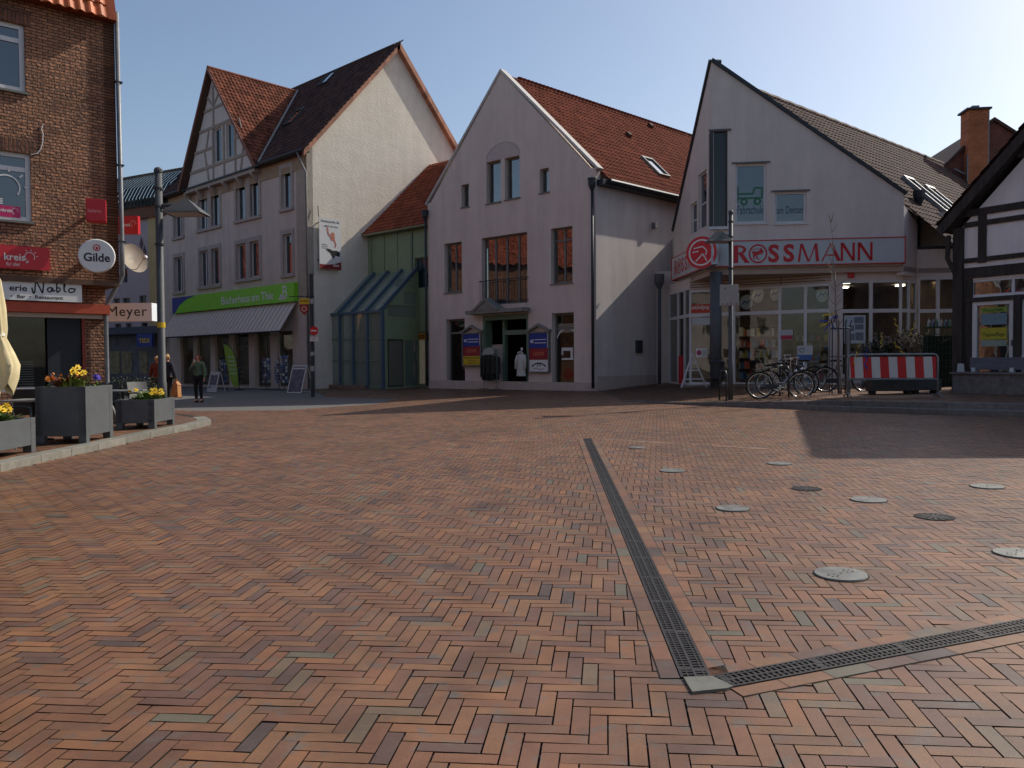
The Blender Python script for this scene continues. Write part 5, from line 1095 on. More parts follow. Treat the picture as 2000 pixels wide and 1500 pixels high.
# long sign with its letters
sa, sb_ = RF.uz(1394, 490, .25)[0], RF.uz(1767, 490, .25)[0]; sz1 = RF.uz(1580, 468, .25)[1]; sz0 = RF.uz(1580, 516, .25)[1]; H = sz1-sz0
sg = thing('fascia_sign', 'long white fascia sign with big red capital letters across the drugstore front', 'sign', tuple(RF.w((sa+sb_)/2, .2, sz0)))
MB().box(RF, sa, sb_, .0, .24, sz0, sz1).build('panel', mat('sign_cool', (.47, .52, .53), .4, .04, 1), sg)
mb = MB(); mb.box(RF, sa-.01, sb_+.01, .2, .26, sz1, sz1+.03); mb.box(RF, sa-.01, sb_+.01, .2, .26, sz0-.03, sz0); mb.box(RF, sb_, sb_+.03, .0, .26, sz0-.045, sz1+.045); mb.build('trim', MATS['sign_red'], sg)
def rossm(mb, fr, u0, u1, z0, z1, v, th=1.0):
    h = z1-z0; W = u1-u0; xs = np.array([0, .118, .243, .352, .460, .632, .765, .885]); ws = [.105, .118, .095, .095, .158, .14, .11, .115]
    k = .034*W*th; kt = .017*W*th
    def pg(*p): flat(mb, fr, p, v)
    def X(i, t): return u0+(xs[i]+ws[i]*t)*W
    Z = lambda t: z0+t*h
    # R
    pg((X(0, 0), Z(0)), (X(0, 0)+k, Z(0)), (X(0, 0)+k, Z(1)), (X(0, 0), Z(1)))
    ring(mb, fr, X(0, 0)+k, Z(.745), .155*h, .255*h, v+.001, asp=(X(0, .88)-X(0, 0)-k)/(.255*h), a0=-pi/2, a1=pi/2, n=14)
    pg((X(0, .35), Z(.5)), (X(0, .35)+k*.9, Z(.54)), (X(0, 1.12), Z(0)), (X(0, 1.12)-k*1.1, Z(0)))
    emblem(mb, fr, X(1, .5), Z(.5), .54*h, v+.001, asp=.95)
    for i in (2, 3): text(mb, fr, 'S', X(i, .08), X(i, .92), Z(-.01), Z(1.01), v, bold=.035)
    # M
    pg((X(4, .02), Z(0)), (X(4, .02)+kt, Z(0)), (X(4, .22), Z(1)), (X(4, .14), Z(1)))
    pg((X(4, .12), Z(1)), (X(4, .26), Z(1)), (X(4, .56), Z(0)), (X(4, .46), Z(0)))
    pg((X(4, .50), Z(0)), (X(4, .55), Z(0)), (X(4, .88), Z(1)), (X(4, .80), Z(1)))
    pg((X(4, .78), Z(1)), (X(4, .90), Z(1)), (X(4, 1.0), Z(0)), (X(4, .84), Z(0)))
    # A
    pg((X(5, .0), Z(0)), (X(5, .08), Z(0)), (X(5, .52), Z(1)), (X(5, .46), Z(1)))
    pg((X(5, .42), Z(1)), (X(5, .57), Z(1)), (X(5, 1.0), Z(0)), (X(5, .80), Z(0)))
    pg((X(5, .22), Z(.30)), (X(5, .80), Z(.30)), (X(5, .77), Z(.38)), (X(5, .26), Z(.38)))
    for i in (6, 7):
        pg((X(i, .04), Z(0)), (X(i, .04)+kt, Z(0)), (X(i, .04)+kt, Z(1)), (X(i, .04), Z(1)))
        pg((X(i, .0), Z(1)), (X(i, .24), Z(1)), (X(i, .95), Z(0)), (X(i, .78), Z(0)))
        pg((X(i, .95)-kt, Z(0)), (X(i, .95), Z(0)), (X(i, .95), Z(1)), (X(i, .95)-kt, Z(1)))
t0, t1 = RF.uz(1433, 490, .25)[0], RF.uz(1706, 490, .25)[0]
mb = MB(); rossm(mb, RF, t0, t1, RF.uz(1570, 511, .25)[1], RF.uz(1570, 476, .25)[1], .246); mb.build('lettering', MATS['centaur_red'], sg)
sg = thing('fascia_sign', 'foreshortened side sign with the red letters left of the drugstore corner', 'sign', tuple(RL.w(-2, .2, sz0)))
la, lb_ = RL.uz(1312, 530, .25)[0], RL.uz(1389, 500, .25)[0]
MB().box(RL, la, lb_, .0, .24, sz0, sz1).build('panel', MATS['sign_cool'], sg)
mb = MB(); rossm(mb, RL, la+.4, la+4.6, sz0+.18*H, sz1-.16*H, .246); mb.build('lettering', MATS['centaur_red'], sg)
mb = MB(); mb.box(RL, la, lb_, .2, .26, sz1, sz1+.03); mb.box(RL, la, lb_, .2, .26, sz0-.03, sz0); mb.box(RL, la-.03, la, 0, .26, sz0-.045, sz1+.045); mb.build('trim', MATS['sign_red'], sg)
# round projecting sign at the corner
u_, z_ = RF.uz(1369, 494, .5); cpt = RF.w(u_, .62, z_); 
sg = thing('round_sign', 'thick round drum sign with a red horseman emblem at the drugstore corner', 'sign', tuple(cpt))
DS = Fr(cpt.x, cpt.y, 125); ax = DS.n
MB().lathe(cpt-ax*.42, [(.52, 0), (.56, .02), (.56, .40), (.54, .42)], 32, axis=ax).build('drum', mat('drum_grey', (.42, .42, .43), .35, .08, 2, metal=.3), sg, smooth=False)
mb = MB(); disc(mb, DS, 0, z_, .55, .55, .004); mb.build('face', mat('face_red', (.60, .02, .03), .35, .03, 2), sg)
mb = MB(); ring(mb, DS, 0, z_, .40, .455, .008); 
for pth in ([(-.28, .15), (.05, .2), (.2, .05), (.15, -.1)], [(-.2, -.3), (.05, -.05), (.2, -.3)], [(-.32, .02), (-.1, .05)]): line(mb, DS, [(x, z_+y) for x, y in pth], .04, .009)
mb.build('emblem', MATS['sign_white'], sg)
MB().box(RF, u_+.3, sa+.1, .3, .4, z_-.05, z_+.05).build('bracket', MATS['metal_dark'], sg)
# small alarm box on the beam
u_, z_ = RW.uz(1661, 537); mb = MB().box(RW, u_-.1, u_+.1, .015, .09, z_-.1, z_+.08).build('alarm_box', MATS['sign_red'], gR)
# posters in the drugstore glazing
def sticker(fr, x0, y0, x1, y1, v, m, label=None, cat='poster', parent=gR, name='window_poster'):
    r = fr.rect(x0, y0, x1, y1, v); return MB().box(fr, r[0], r[1], v-.004, v, r[2], r[3]).build(name, m, parent)
sticker(RG, 1350, 594, 1390, 611, .02, mat('poster_orange', (.50, .05, .02), .5, .1, 3))
mb = MB(); r = RG.rect(1351, 596, 1385, 606, .026); text(mb, RG, 'ankündigung', *r, .026, bold=.01, shear=.2); mb.build('poster_lettering', MATS['sign_white'], gR)
mat('poster_pale', (.5, .52, .52), .6, .12, 30); sticker(RG, 1524, 644, 1549, 664, .02, MATS['poster_pale']); r = sticker(RG, 1525, 655, 1548, 663, .03, mat('poster_pink', (.45, .03, .08), .5, .1, 3))
sticker(RG, 1352, 620, 1404, 634, .02, MATS['poster_pale'])
for k, (x, y) in enumerate(((1458, 590), (1480, 577), (1514, 573), (1606, 575))):
    u_, z_ = RG.uz(x, y, -.3); t = thing('hanging_disc', ['white oval hanging sign with dark print behind the transom', 'second white oval sign, tilted, behind the transom', 'half hidden round sign behind the transom bar', 'pale round sign behind the transom near the bare sapling'][k], 'sign', tuple(RG.w(u_, -.3, z_)), 'oval signs hanging behind the drugstore transom')
    c_ = RG.w(u_, -.3, z_); mb = MB(); F2 = Fr(c_.x, c_.y, 90+(10, 50, 60, 55)[k]); disc(mb, F2, 0, z_, .24, .27, 0); disc(mb, F2, 0, z_, .24, .27, -.03); mb.build('disc', MATS['sign_white'], t)
    mb = MB(); line(mb, F2, [(-.15, z_-.08), (-.05, z_+.05), (.02, z_-.04), (.15, z_+.08)], .035, .004); mb.build('print', MATS['sign_blue'], t)
    MB().tube([c_+Vector((0, 0, .26)), c_+Vector((0, 0, .9))], .008, 5).build('cord', MATS['metal_dark'], t)
# downpipe in the gap between the houses
u_, z_ = Cs.uz(1289, 545, .0); dpf = RL.w(ull-.4, 0, 0); p_ = atd(1288, 735, 33.0); zz0 = pz(p_.x, p_.y); zt_ = atd(1288, 545, 33.0).z
downpipe([Vector((p_.x, p_.y, zt_)), Vector((p_.x, p_.y, zz0))], .075, gR, 'column_slate'); MB().lathe(Vector((p_.x, p_.y, zt_-.3)), [(.08, -.1), (.2, .15), (.21, .5)], 10).build('rainwater_head', MATS['column_slate'], gR)
q_ = atd(1292, 735, 33.6); LX = Fr(q_.x, q_.y, 96.9); MB().box(LX, -.2, 1.0, -.3, 0, zz0-.3, atd(1300, 530, 33.6).z).build('link_wall', MATS['plaster_pale'], gR)

# ================================================================ T: half-timbered house at the right edge
tp = atd(1863.5, 700, 21.9); T = Fr(tp.x, tp.y, 147.4); T.o -= T.n*0
gT = thing('timbered_house', 'half-timbered house with dark beams and white panels at the right edge of the square', 'house', (tp.x, tp.y, pz(tp.x, tp.y)))
PZT = pz(tp.x, tp.y); ETz = T.uz(1830, 441, .35)[1]; eu = T.uz(1830, 441, .35)[0]; hw = 5.6; APZ = ETz+5.4; au = eu+hw; WT = 2*hw+2*eu*0-2*abs(eu)
tz = lambda px, py: T.uz(px, py)[1]
b1 = tz(1960, 515); 
jt = T.uz(1895, 300)[0]
dr_ = T.rect(1900, 590, 1980, 712); tw_ = T.rect(1896, 546, 2060, 574)
dz0 = PZT+.05; door = (T.uz(1899, 650)[0], T.uz(1981, 650)[0], PZT+.35, tz(1940, 586)); trw = (T.uz(1896, 560)[0], T.uz(1896, 560)[0]+3.2, tz(1950, 577), tz(1950, 543))
win3 = (T.uz(1993, 650)[0], T.uz(1993, 650)[0]+1.2, PZT+.95, tz(1940, 586))
MB().wall(T, [(0.02, -.2), (9.0, -.2), (9.0, ETz-.2), (au, APZ-.35), (0.02, ETz-.25)], [door, trw, win3], depth=.25).build('wall', mat('infill_white', (.80, .74, .72), .9, .05, 2, streak=.1), gT)
mb = MB(); ph = .06
def tb(p, q, w_, v1=.05): tbar(T, mb, p, q, w_, -.02, v1)
zr = lambda u: ETz-.25+(APZ-.1-ETz)*(1-abs(u-au)/au)
tb((.12, -.1), (.12, ETz-.1), .26, .10)
for z, w_ in ((tz(1950, 530)+.02, .28), (tz(1950, 503), .12), (tz(1950, 431)+.0, .13), (tz(1950, 408), .18)): tb((0.25, z), (9, z), w_, .055)
for k, u in enumerate((jt+.35, jt+2.4, jt+4.4, jt+6.4)):
    tb((u, tz(1950, 510)), (u, zr(u)-.15), .20, .06)
tb((0, tz(1950, 570)-.02-.15), (9, tz(1950, 570)-.17), .12, .05)
for z in (tz(1975, 312)+.1, tz(1975, 312)+1.7):
    d = au*(z-ETz)/(APZ-ETz); tb((d+.05, z), (2*au-d, z), .2, .057)
tb((.40, 0), (.40, tz(1950, 540)), .14, .03); tb((T.uz(1988, 650)[0], 0), (T.uz(1988, 650)[0], tz(1950, 578)), .18, .06)
mb.build('timber_frame', MATS['wood_dark'], gT)
mb = MB(); mb.box(T, .25, door[0], -.02, .02, -.1, tz(1950, 540)); mb.build('door_jamb', MATS['wood_dark'], gT)
window(T, trw, gT, v=-.02, b=.06, fm='frame_white', gm='glass_house', mull=(.33, .66), name='transom_window')
df = bars(MB(), T, door[0], door[1], door[2], door[3], -.08, .01, .12, trans=(.2,)).build('door', MATS['frame_white'], gT)
MB().add([T.w(door[0]+.1, -.05, door[2]), T.w(door[1]-.1, -.05, door[2]), T.w(door[1]-.1, -.05, door[3]), T.w(door[0]+.1, -.05, door[3])], [(0, 1, 2, 3)]).build('pane', MATS['glass_house'], df)
MB().box(T, door[0], door[1], -.6, -.58, 0, door[3]).build('backing', MATS['interior_dark'], df)
MB().box(T, door[1]-.06, door[1]-.03, .01, .06, door[2]+.85, door[2]+1.0).build('door_handle', MATS['zinc'], df)
window(T, win3, gT, v=-.02, b=.08, fm='frame_white', gm='glass_house')
a, c = door[0]+.2, door[1]-.2
for m_, y0_, y1_ in ((mat('note_green', (.22, .33, .05), .6, .1, 6), 600, 610), (mat('note_blue', (.16, .25, .30), .6, .2, 20), 612, 634), (mat('note_yellow', (.42, .38, .03), .6, .1, 6), 640, 663), (mat('note_pale', (.26, .33, .28), .6, .2, 20), 664, 676)):
    MB().box(T, a, c, -.045, -.04, tz(1940, y1_), tz(1940, y0_)).build('door_notice', m_, df)
mb = MB(); text(mb, T, 'Trauerhilfe', a+.05, c-.08, tz(1940, 608), tz(1940, 602), -.036); text(mb, T, 'Tagespflege', a+.05, c-.05, tz(1940, 658), tz(1940, 649), -.036); mb.build('notice_lettering', MATS['sign_black'], df)
# barge boards + roof
mb = MB()
for sg_ in (1, -1):
    p = (eu-.05, ETz-.1) if sg_ > 0 else (2*au-eu+.05, ETz-.1); q = (au, APZ+.1); d = Vector((q[0]-p[0], q[1]-p[1])).normalized(); n2 = Vector((-d.y, d.x)); n2 = n2 if n2.y > 0 else -n2
    mb.prism(T, [p, q, (q[0], q[1]-.30), (p[0]-n2.x*.24, p[1]-n2.y*.24)] if 1 else 0, .30, .36)
    mb.prism(T, [(p[0]+.15*sg_, p[1]), q, (q[0], q[1]-.12), (p[0]+.2*sg_, p[1]-.12)], -6, .30)
mb.build('roof_verge', MATS['wood_dark'], gT)
LT = 12
for sg_, nm in ((1, 'roof'), (-1, 'roof')):
    lo = T.w(eu if sg_ > 0 else 2*au-eu, .36, ETz+.02); hi = T.w(au, .36, APZ+.2); s4 = hi-lo; L4 = s4.length; s4.normalize()
    tiles(MB(), lo, -T.n, s4, int(LT/.24), int(L4/.33)+1).build(nm, MATS['tile_brown'], gT)
mb = MB(); mb.prism(T, [(0.02, -.2), (9.0, -.2), (9.0, ETz-.2), (au, APZ-.35), (0.02, ETz-.25)], -.7, -LT, caps=True); mb.build('body', MATS['plaster_pale'], gT)
mb = MB(); mb.tube([T.w(.1, .02, ETz-1.5), T.w(-.1, .2, ETz-.9), T.w(eu+.3, .3, ETz-.3)], .07, 6); mb.build('eaves_brace', MATS['wood_dark'], gT)

# brick house with the tall chimney behind
hp_ = atd(1930, 300, 40.0); HB = Fr(hp_.x, hp_.y, 96.9)
gH = thing('brick_house', 'dark red tiled house with one tall orange brick chimney behind the drugstore roof', 'house', (hp_.x, hp_.y, 0))
cx0, cx1 = HB.uz(1891, 300)[0], HB.uz(1930, 300)[0]; cz0, cz1 = HB.uz(1910, 355)[1], HB.uz(1910, 214)[1]
brick_mat('brick_orange', 96.9, (.50, .16, .06), (.42, .13, .05), (.34, .15, .09), .24, .08, .006, .006)
ch = MB().box(HB, cx0, cx1, -.9, 0, cz0-4, cz1).build('chimney', MATS['brick_orange'], gH)
MB().box(HB, cx0-.12, cx1+.12, -1.0, .12, cz1, cz1+.09).build('chimney_cap', MATS['metal_dark'], ch); MB().box(HB, cx0+.3, cx1-.3, -.7, -.3, cz1+.14, cz1+.3).build('flue', MATS['zinc'], ch)
mb = MB(); mb.box(HB, cx1, cx1+.06, -.86, -.02, cz0-1.5, cz1-.03); mb.box(HB, cx0-.05, cx0, -.06, .02, cz0, cz1-2.2); mb.build('chimney_flashing', MATS['zinc'], ch)
g0, gz0 = HB.uz(1845, 330, -.5); g1, gz1 = HB.uz(1938, 240, -.5)
gl_ = HB.uz(1846, 322, -.5); gap_ = HB.uz(1940, 237, -.5); gr_ = HB.uz(2020, 285, -.5)
brick_mat('brick_dark', 96.9, (.20, .06, .04), (.14, .045, .035), (.15, .09, .07), .24, .08, .006, .006)
out = [(gl_[0]-.5, 0), (gr_[0]+2, 0), (gr_[0]+2, gr_[1]-1.5), (gap_[0], gap_[1]), (gl_[0]-.5, gl_[1]-.6)]
MB().prism(HB, out, -.5, -9).build('gable', MATS['brick_dark'], gH)
mb = MB(); 
for p, q in ((out[4], out[3]), (out[2], out[3])):
    d = Vector((q[0]-p[0], q[1]-p[1])).normalized(); n2 = Vector((-d.y, d.x)); n2 = n2 if n2.y > 0 else -n2
    mb.prism(HB, [(p[0], p[1]), q, (q[0]+n2.x*.0, q[1]+.18), (p[0]+n2.x*.15, p[1]+n2.y*.15)], -.35, -9.1)
mb.build('roof', MATS['tile_brown'], gH)
a_ = HB.uz(1864, 330, -.2); b_ = HB.uz(1890, 343, -.2); MB().tube([HB.w(a_[0], -.2, a_[1]), HB.w(b_[0], -.2, b_[1])], .05, 6).build('stay_rod', MATS['zinc'], gH)
# ================================================================ A: brick restaurant house at the left edge
ac = atd(233, 540, 18.6); A = Fr(ac.x, ac.y, 49.0)
gA = thing('restaurant_house', 'rough red brick house with orange tiled roof edge and a restaurant at street level', 'house', (ac.x, ac.y, gz(ac.x, ac.y)+.11))
brick_mat('brick_a', 49.0, (.42, .19, .095), (.25, .115, .065), (.05, .036, .028), .215, .0667, .010, .045)
brick_mat('brick_a_side', -41.0, (.42, .19, .095), (.25, .115, .065), (.05, .036, .028), .215, .0667, .010, .045)
ezA = A.uz(222, 52)[1]+.22; zlow = A.uz(225, 549)[1]; UL = -17.0
q2 = A.rect(10, 299, 61, 431); q1 = A.rect(-10, 42, 50, 178)
def ww_(uR, z0, z1, w_=1.55): return (uR-w_, uR, z0, z1)
W2 = ww_(q2[1], *A.rect(30, 299, 61, 432)[2:]); W1_ = ww_(A.uz(49, 120)[0], A.uz(25, 176)[1], A.uz(25, 44)[1])
allw = []
for k in range(5): allw += [(W2[0]-3.3*k, W2[1]-3.3*k, W2[2], W2[3]), (W1_[0]-3.3*k, W1_[1]-3.3*k, W1_[2], W1_[3])]
MB().wall(A, [(UL, zlow), (0, zlow), (0, ezA+.1), (UL, ezA+.1)], allw, depth=.25).build('wall', MATS['brick_a'], gA)
for i, r in enumerate(allw):
    f = window(A, r, gA, v=-.06, b=.10, fm='frame_white', gm='glass_sky', trans=(.76,), mull=(.5,) if i > 1 else (), curtain=.35 if i > 1 else 0, sill='frame_grey')
    MB().box(A, r[0]-.12, r[1]+.12, .0, .02, r[3], r[3]+.28).build('brick_lintel', MATS['brick_soldier'] if 'brick_soldier' in MATS else (brick_mat('brick_soldier', 49.0, (.22, .088, .045), (.14, .055, .035), (.055, .04, .032), .075, .30, .009, .02) or MATS['brick_soldier']), f)
# end wall and ground floor (set back .35 m)
A2 = Fr(A.w(0, 0, 0).x, A.w(0, 0, 0).y, -41); DA = 9.0
sw = [(1.6+2.6*k, 2.8+2.6*k, W2[2], W2[3]) for k in range(3)]+[(1.6+2.6*k, 2.8+2.6*k, W1_[2], W1_[3]) for k in range(3)]
A2.n = Vector((sin(R(49)), cos(R(49)), 0))
MB().wall(A2, [(0, zlow), (DA, zlow), (DA, ezA+.1), (0, ezA+.1)], sw, depth=.25).build('end_wall', MATS['brick_a_side'], gA)
for r in sw: window(A2, r, gA, v=-.06, b=.1, fm='frame_white', gm='glass_sky', trans=(.76,))
gx = A.uz(207, 650, -.4)[0]; PA = gz(ac.x, ac.y)+.1
wtop = A.uz(100, 613, -.4)[1]; wx0 = A.uz(14, 680, -.4)[0]; wx1 = A.uz(160, 680, -.4)[0]; wbot = A.uz(100, 742, -.4)[1]
gwin = (wx1-4.2, wx1, wbot-.25, wtop)
MB().wall(A, [(UL, -.3), (gx, -.3), (gx, zlow), (UL, zlow)], [gwin, (UL+2, UL+5, wbot-.25, wtop), (UL+6, UL+10, wbot-.25, wtop)], v=-.4, depth=.25).build('ground_wall', MATS['brick_a'], gA)
mb = MB(); q = A.w(gx, -.4, 0); mb.add([A.w(gx, -.4, -.3), A.w(gx, -DA, -.3), A.w(gx, -DA, zlow), A.w(gx, -.4, zlow)], [(0, 1, 2, 3)]); mb.build('ground_end_wall', MATS['brick_a_side'], gA)
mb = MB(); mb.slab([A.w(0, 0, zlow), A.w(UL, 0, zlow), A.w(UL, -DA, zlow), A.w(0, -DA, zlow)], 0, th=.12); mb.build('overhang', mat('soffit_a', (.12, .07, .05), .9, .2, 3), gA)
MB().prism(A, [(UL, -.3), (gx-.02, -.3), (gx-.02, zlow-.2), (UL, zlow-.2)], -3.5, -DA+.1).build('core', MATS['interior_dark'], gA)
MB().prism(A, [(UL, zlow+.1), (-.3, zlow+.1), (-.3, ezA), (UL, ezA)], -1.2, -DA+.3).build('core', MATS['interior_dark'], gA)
f = bars(MB(), A, *gwin, -.56, -.5, .09, mull=(.30, .62)).build('restaurant_window', MATS['frame_white'], gA)
MB().add([A.w(gwin[0], -.53, gwin[2]), A.w(gwin[1], -.53, gwin[2]), A.w(gwin[1], -.53, gwin[3]), A.w(gwin[0], -.53, gwin[3])], [(0, 1, 2, 3)]).build('pane', MATS['glass_shop'], f)
mb = MB()
for k in range(11): z = gwin[2]+.1+.055*k; mb.box(A, gwin[1]-2.6, gwin[1]-.95, -.56, -.55, z, z+.018)
mb.build('frosted_stripe', mat('stripe_grey', (.42, .42, .42), .6, .1, 4), f)
pnx = A.uz(93, 680, -.4)[0]
MB().box(A, pnx, wx1-.02, -.45, -.40, gwin[2]+.12, gwin[3]-.06).build('shutter_panel', mat('panel_black', (.02, .025, .03), .75, .5, 60), gA)
MB().box(A, wx1, wx1+.07, -.45, -.36, -.1, wtop+.04).build('door_post', mat('post_red', (.20, .035, .02), .6, .15, 6), gA)
fz0, fz1 = A.uz(110, 611, -.2)[1], A.uz(110, 592, -.2)[1]
mb = MB(); mb.box(A, UL, gx+.02, -.398, -.10, fz0, fz1); mb.build('red_fascia', mat('fascia_orange', (.43, .072, .03), .6, .12, 5), gA)
MB().box(A, UL, gx, -.398, -.34, fz0-.10, fz0-.003).build('window_head', MATS['frame_white'], gA)
# eaves tiles
lo = A.w(UL, .42, ezA-.05); sl_ = (Vector((0, 0, .95))-A.n*.31).normalized()
tiles(MB(), A.w(UL, .25, ezA-.15), A.d, sl_, int(-UL/.21)+0, 6, tw=.21, tl=.33, hh=.05, lip=.03).build('roof', MATS['tile_orange_bright'], gA)
mb = MB(); a_ = A.w(UL, .22, ezA-.15); b_ = A.w(.0, .22, ezA-.15); mb.add([a_, b_, b_+sl_*4.5, a_+sl_*4.5], [(0, 1, 2, 3)]); c_ = b_-A.n*(DA+.4); d_ = a_-A.n*(DA+.4)
mb.add([b_, c_, c_+sl_*4.5+A.n*2.6, b_+sl_*4.5], [(0, 1, 2, 3)]); mb.add([c_, d_, d_+sl_*4.5+A.n*2.6, c_+sl_*4.5+A.n*2.6], [(0, 1, 2, 3)]); mb.add([a_+sl_*4.5, b_+sl_*4.5, c_+sl_*4.5+A.n*2.6, d_+sl_*4.5+A.n*2.6], [(0, 1, 2, 3)]); mb.add([a_, b_, c_, d_], [(3, 2, 1, 0)])
mb.build('roof_body', MATS['tile_orange'], gA)
# downpipe down the corner
pz_ = lambda y: atd(224, y, 18.6).z
downpipe([A.w(.04, .05, ezA+.1), A.w(.06, .05, zlow+.75), A.w(.06, .05, zlow+.15), A.w(gx+.1, -.3, zlow-.35), A.w(gx-.02, -.3, zlow-.6), A.w(gx-.02, -.3, PA+.5), A.w(gx+.06, -.25, PA+.3), A.w(gx+.14, -.2, PA)], .05, gA, 'zinc')
mb = MB()
for z in (ezA-1.5, ezA-3.4, zlow+.9): mb.box(A, -.03, .13, -.02, .11, z, z+.03)
mb.build('pipe_clip', MATS['metal_dark'], gA)
cb = [A.uz(x, y, .01) for x, y in ((84, 243), (81, 252), (84, 262), (83, 280), (79, 292), (72, 300), (60, 302))]
MB().tube([A.w(u, .015, z) for u, z in cb], .011, 5).build('cable', MATS['frame_white'], gA)
# signs on the brick house
def bulb(mb, fr, u, z, r, v, t=.03):
    ring(mb, fr, u, z, r*.88, r, v, a0=-2.2+pi/2-.0, a1=2.2+pi/2+.35, n=22)
    for a in (.1, .75, 1.4, 2.05): line(mb, fr, [(u+r*1.25*cos(a), z+r*1.25*sin(a)), (u+r*1.6*cos(a), z+r*1.6*sin(a))], r*.13, v)
    for k in range(3): line(mb, fr, [(u-.75*r, z-(1.05+.17*k)*r), (u-.25*r, z-(.98+.17*k)*r)], r*.10, v)
rs = A.rect(-30, 480, 97, 525, .1)
sg = thing('wall_sign', 'long red wall sign with a white light bulb outline on the brick wall', 'sign', tuple(A.w(rs[1], .0, rs[2])))
MB().box(A, rs[1]-3.6, rs[1], .02, .10, rs[2], rs[3]).build('panel', MATS['sign_red2'], sg); H = rs[3]-rs[2]
mb = MB(); k0, k1 = A.uz(8, 500, .1)[0], A.uz(49, 500, .1)[0]; text(mb, A, 'kreis', k0, k1, rs[2]+.36*H, rs[2]+.66*H, .104, bold=.015); text(mb, A, 'für alle!', A.uz(12, 512, .1)[0], A.uz(38, 512, .1)[0], rs[2]+.12*H, rs[2]+.27*H, .104)
bulb(mb, A, A.uz(56, 500, .1)[0]+.02, rs[2]+.56*H, .2*H, .104); mb.build('lettering', MATS['sign_white'], sg)
rs = A.rect(15, 547, 160, 588, -.05); H = rs[3]-rs[2]
sg = thing('wall_sign', 'white restaurant name board with black handwritten lettering above the red fascia', 'sign', tuple(A.w(rs[1], -.3, rs[2])))
MB().box(A, rs[1]-4.2, rs[1], -.398, -.05, rs[2], rs[3]).build('panel', MATS['sign_white'], sg)
mb = MB(); X = lambda x: A.uz(x, 560, -.05)[0]
text(mb, A, 'erie', X(18), X(53), rs[2]+.42*H, rs[2]+.70*H, -.046, bold=.02); text(mb, A, 'Bar', X(33), X(50), rs[2]+.10*H, rs[2]+.26*H, -.046, bold=.025); text(mb, A, 'Restaurant', X(68), X(123), rs[2]+.10*H, rs[2]+.26*H, -.046, bold=.02)
for x in (22, 58): disc(mb, A, X(x), rs[2]+.18*H, .015, .015, -.046, 8)
# handwritten word
def stroke(pts, w_=.02):
    n = 10; o = []
    for i in range(len(pts)-1):
        p0, p1, p2, p3 = pts[max(i-1, 0)], pts[i], pts[i+1], pts[min(i+2, len(pts)-1)]
        for k in range(n):
            t = k/n; o.append(tuple(.5*((2*p1[j])+(-p0[j]+p2[j])*t+(2*p0[j]-5*p1[j]+4*p2[j]-p3[j])*t*t+(-p0[j]+3*p1[j]-3*p2[j]+p3[j])*t**3) for j in (0, 1)))
    o.append(pts[-1]); line(mb, A, [(X(62)+a*(X(148)-X(62)), rs[2]+(.36+.6*b)*H) for a, b in o], w_, -.046)
for pts in ([(0, .42), (.03, .0), (.06, .1), (.09, .95), (.11, .9), (.22, .12), (.24, .1), (.27, .9), (.30, 1)], [(.44, .5), (.36, .42), (.36, .2), (.42, .15), (.46, .5), (.47, .2), (.52, .3)], [(.56, 1.), (.56, .2), (.60, .2), (.64, .4), (.60, .52), (.565, .42)], [(.72, .35), (.76, 1.0), (.73, .95), (.73, .3), (.78, .22)], [(.90, .5), (.84, .42), (.84, .22), (.90, .18), (.97, .3), (.96, .46), (.90, .5), (1, .45)]): stroke(pts, .03)
mb.build('lettering', MATS['sign_black'], sg)
# transfers on the first floor window
mb = MB(); u_, z_ = A.uz(14, 365, -.05); bulb(mb, A, u_-.02, z_, .27, -.055); mb.build('window_emblem', MATS['sign_white'], gA)
r = A.rect(-20, 401, 40, 423, -.05); MB().box(A, r[0], r[1], -.065, -.055, r[2], r[3]).build('window_sticker', mat('sticker_pink', (.50, .02, .12), .5, .05, 4), gA)
mb = MB(); text(mb, A, 'nkreis', A.uz(1, 410, -.05)[0], A.uz(23, 410, -.05)[0], r[2]+.42*(r[3]-r[2]), r[2]+.75*(r[3]-r[2]), -.050, bold=.02); bulb(mb, A, A.uz(29, 410, -.05)[0], r[2]+.6*(r[3]-r[2]), .055, -.050); mb.build('sticker_lettering', MATS['sign_white'], gA)
# red cube sign, oval beer sign
u_, z_ = A.uz(189, 412, .5); c_ = A.w(u_, .45, z_)
sg = thing('cube_sign', 'small red box sign sticking out from the upper brick wall', 'sign', tuple(c_))
QF = Fr(c_.x, c_.y, 65)
MB().box(QF, -.20, .20, -.22, .12, z_-.23, z_+.25).build('box', MATS['sign_red2'], sg, bevel=.01)
mb = MB(); text(mb, QF, 'Stadtstrom', -.17, .10, z_-.05, z_+.03, .124, bold=.02, shear=.2); mb.build('lettering', mat('sign_pinkish', (.7, .25, .25), .5, .05, 4), sg)
MB().box(A, u_-.03, u_+.03, .0, .4, z_-.03, z_+.03).build('bracket', MATS['metal_dark'], sg)
u_, z_ = A.uz(188, 500, .45); sg = thing('oval_sign', 'white oval illuminated beer sign with a small red emblem on the brick wall', 'sign', tuple(A.w(u_, .4, z_)))
c_ = A.w(u_, .5, z_); OF = Fr(c_.x, c_.y, 62)
MB().lathe(c_-OF.n*.16, [(.355, 0), (.375, .03), (.375, .13), (.355, .16)], 32, axis=OF.n).build('body', mat('oval_white', (.74, .74, .72), .35, .03, 2), sg, smooth=False)
for o in sg.children: pass
mb = MB(); text(mb, OF, 'Gilde', -.26, .26, z_-.13, z_+.06, .006, bold=.02); mb.build('lettering', MATS['sign_black'], sg)
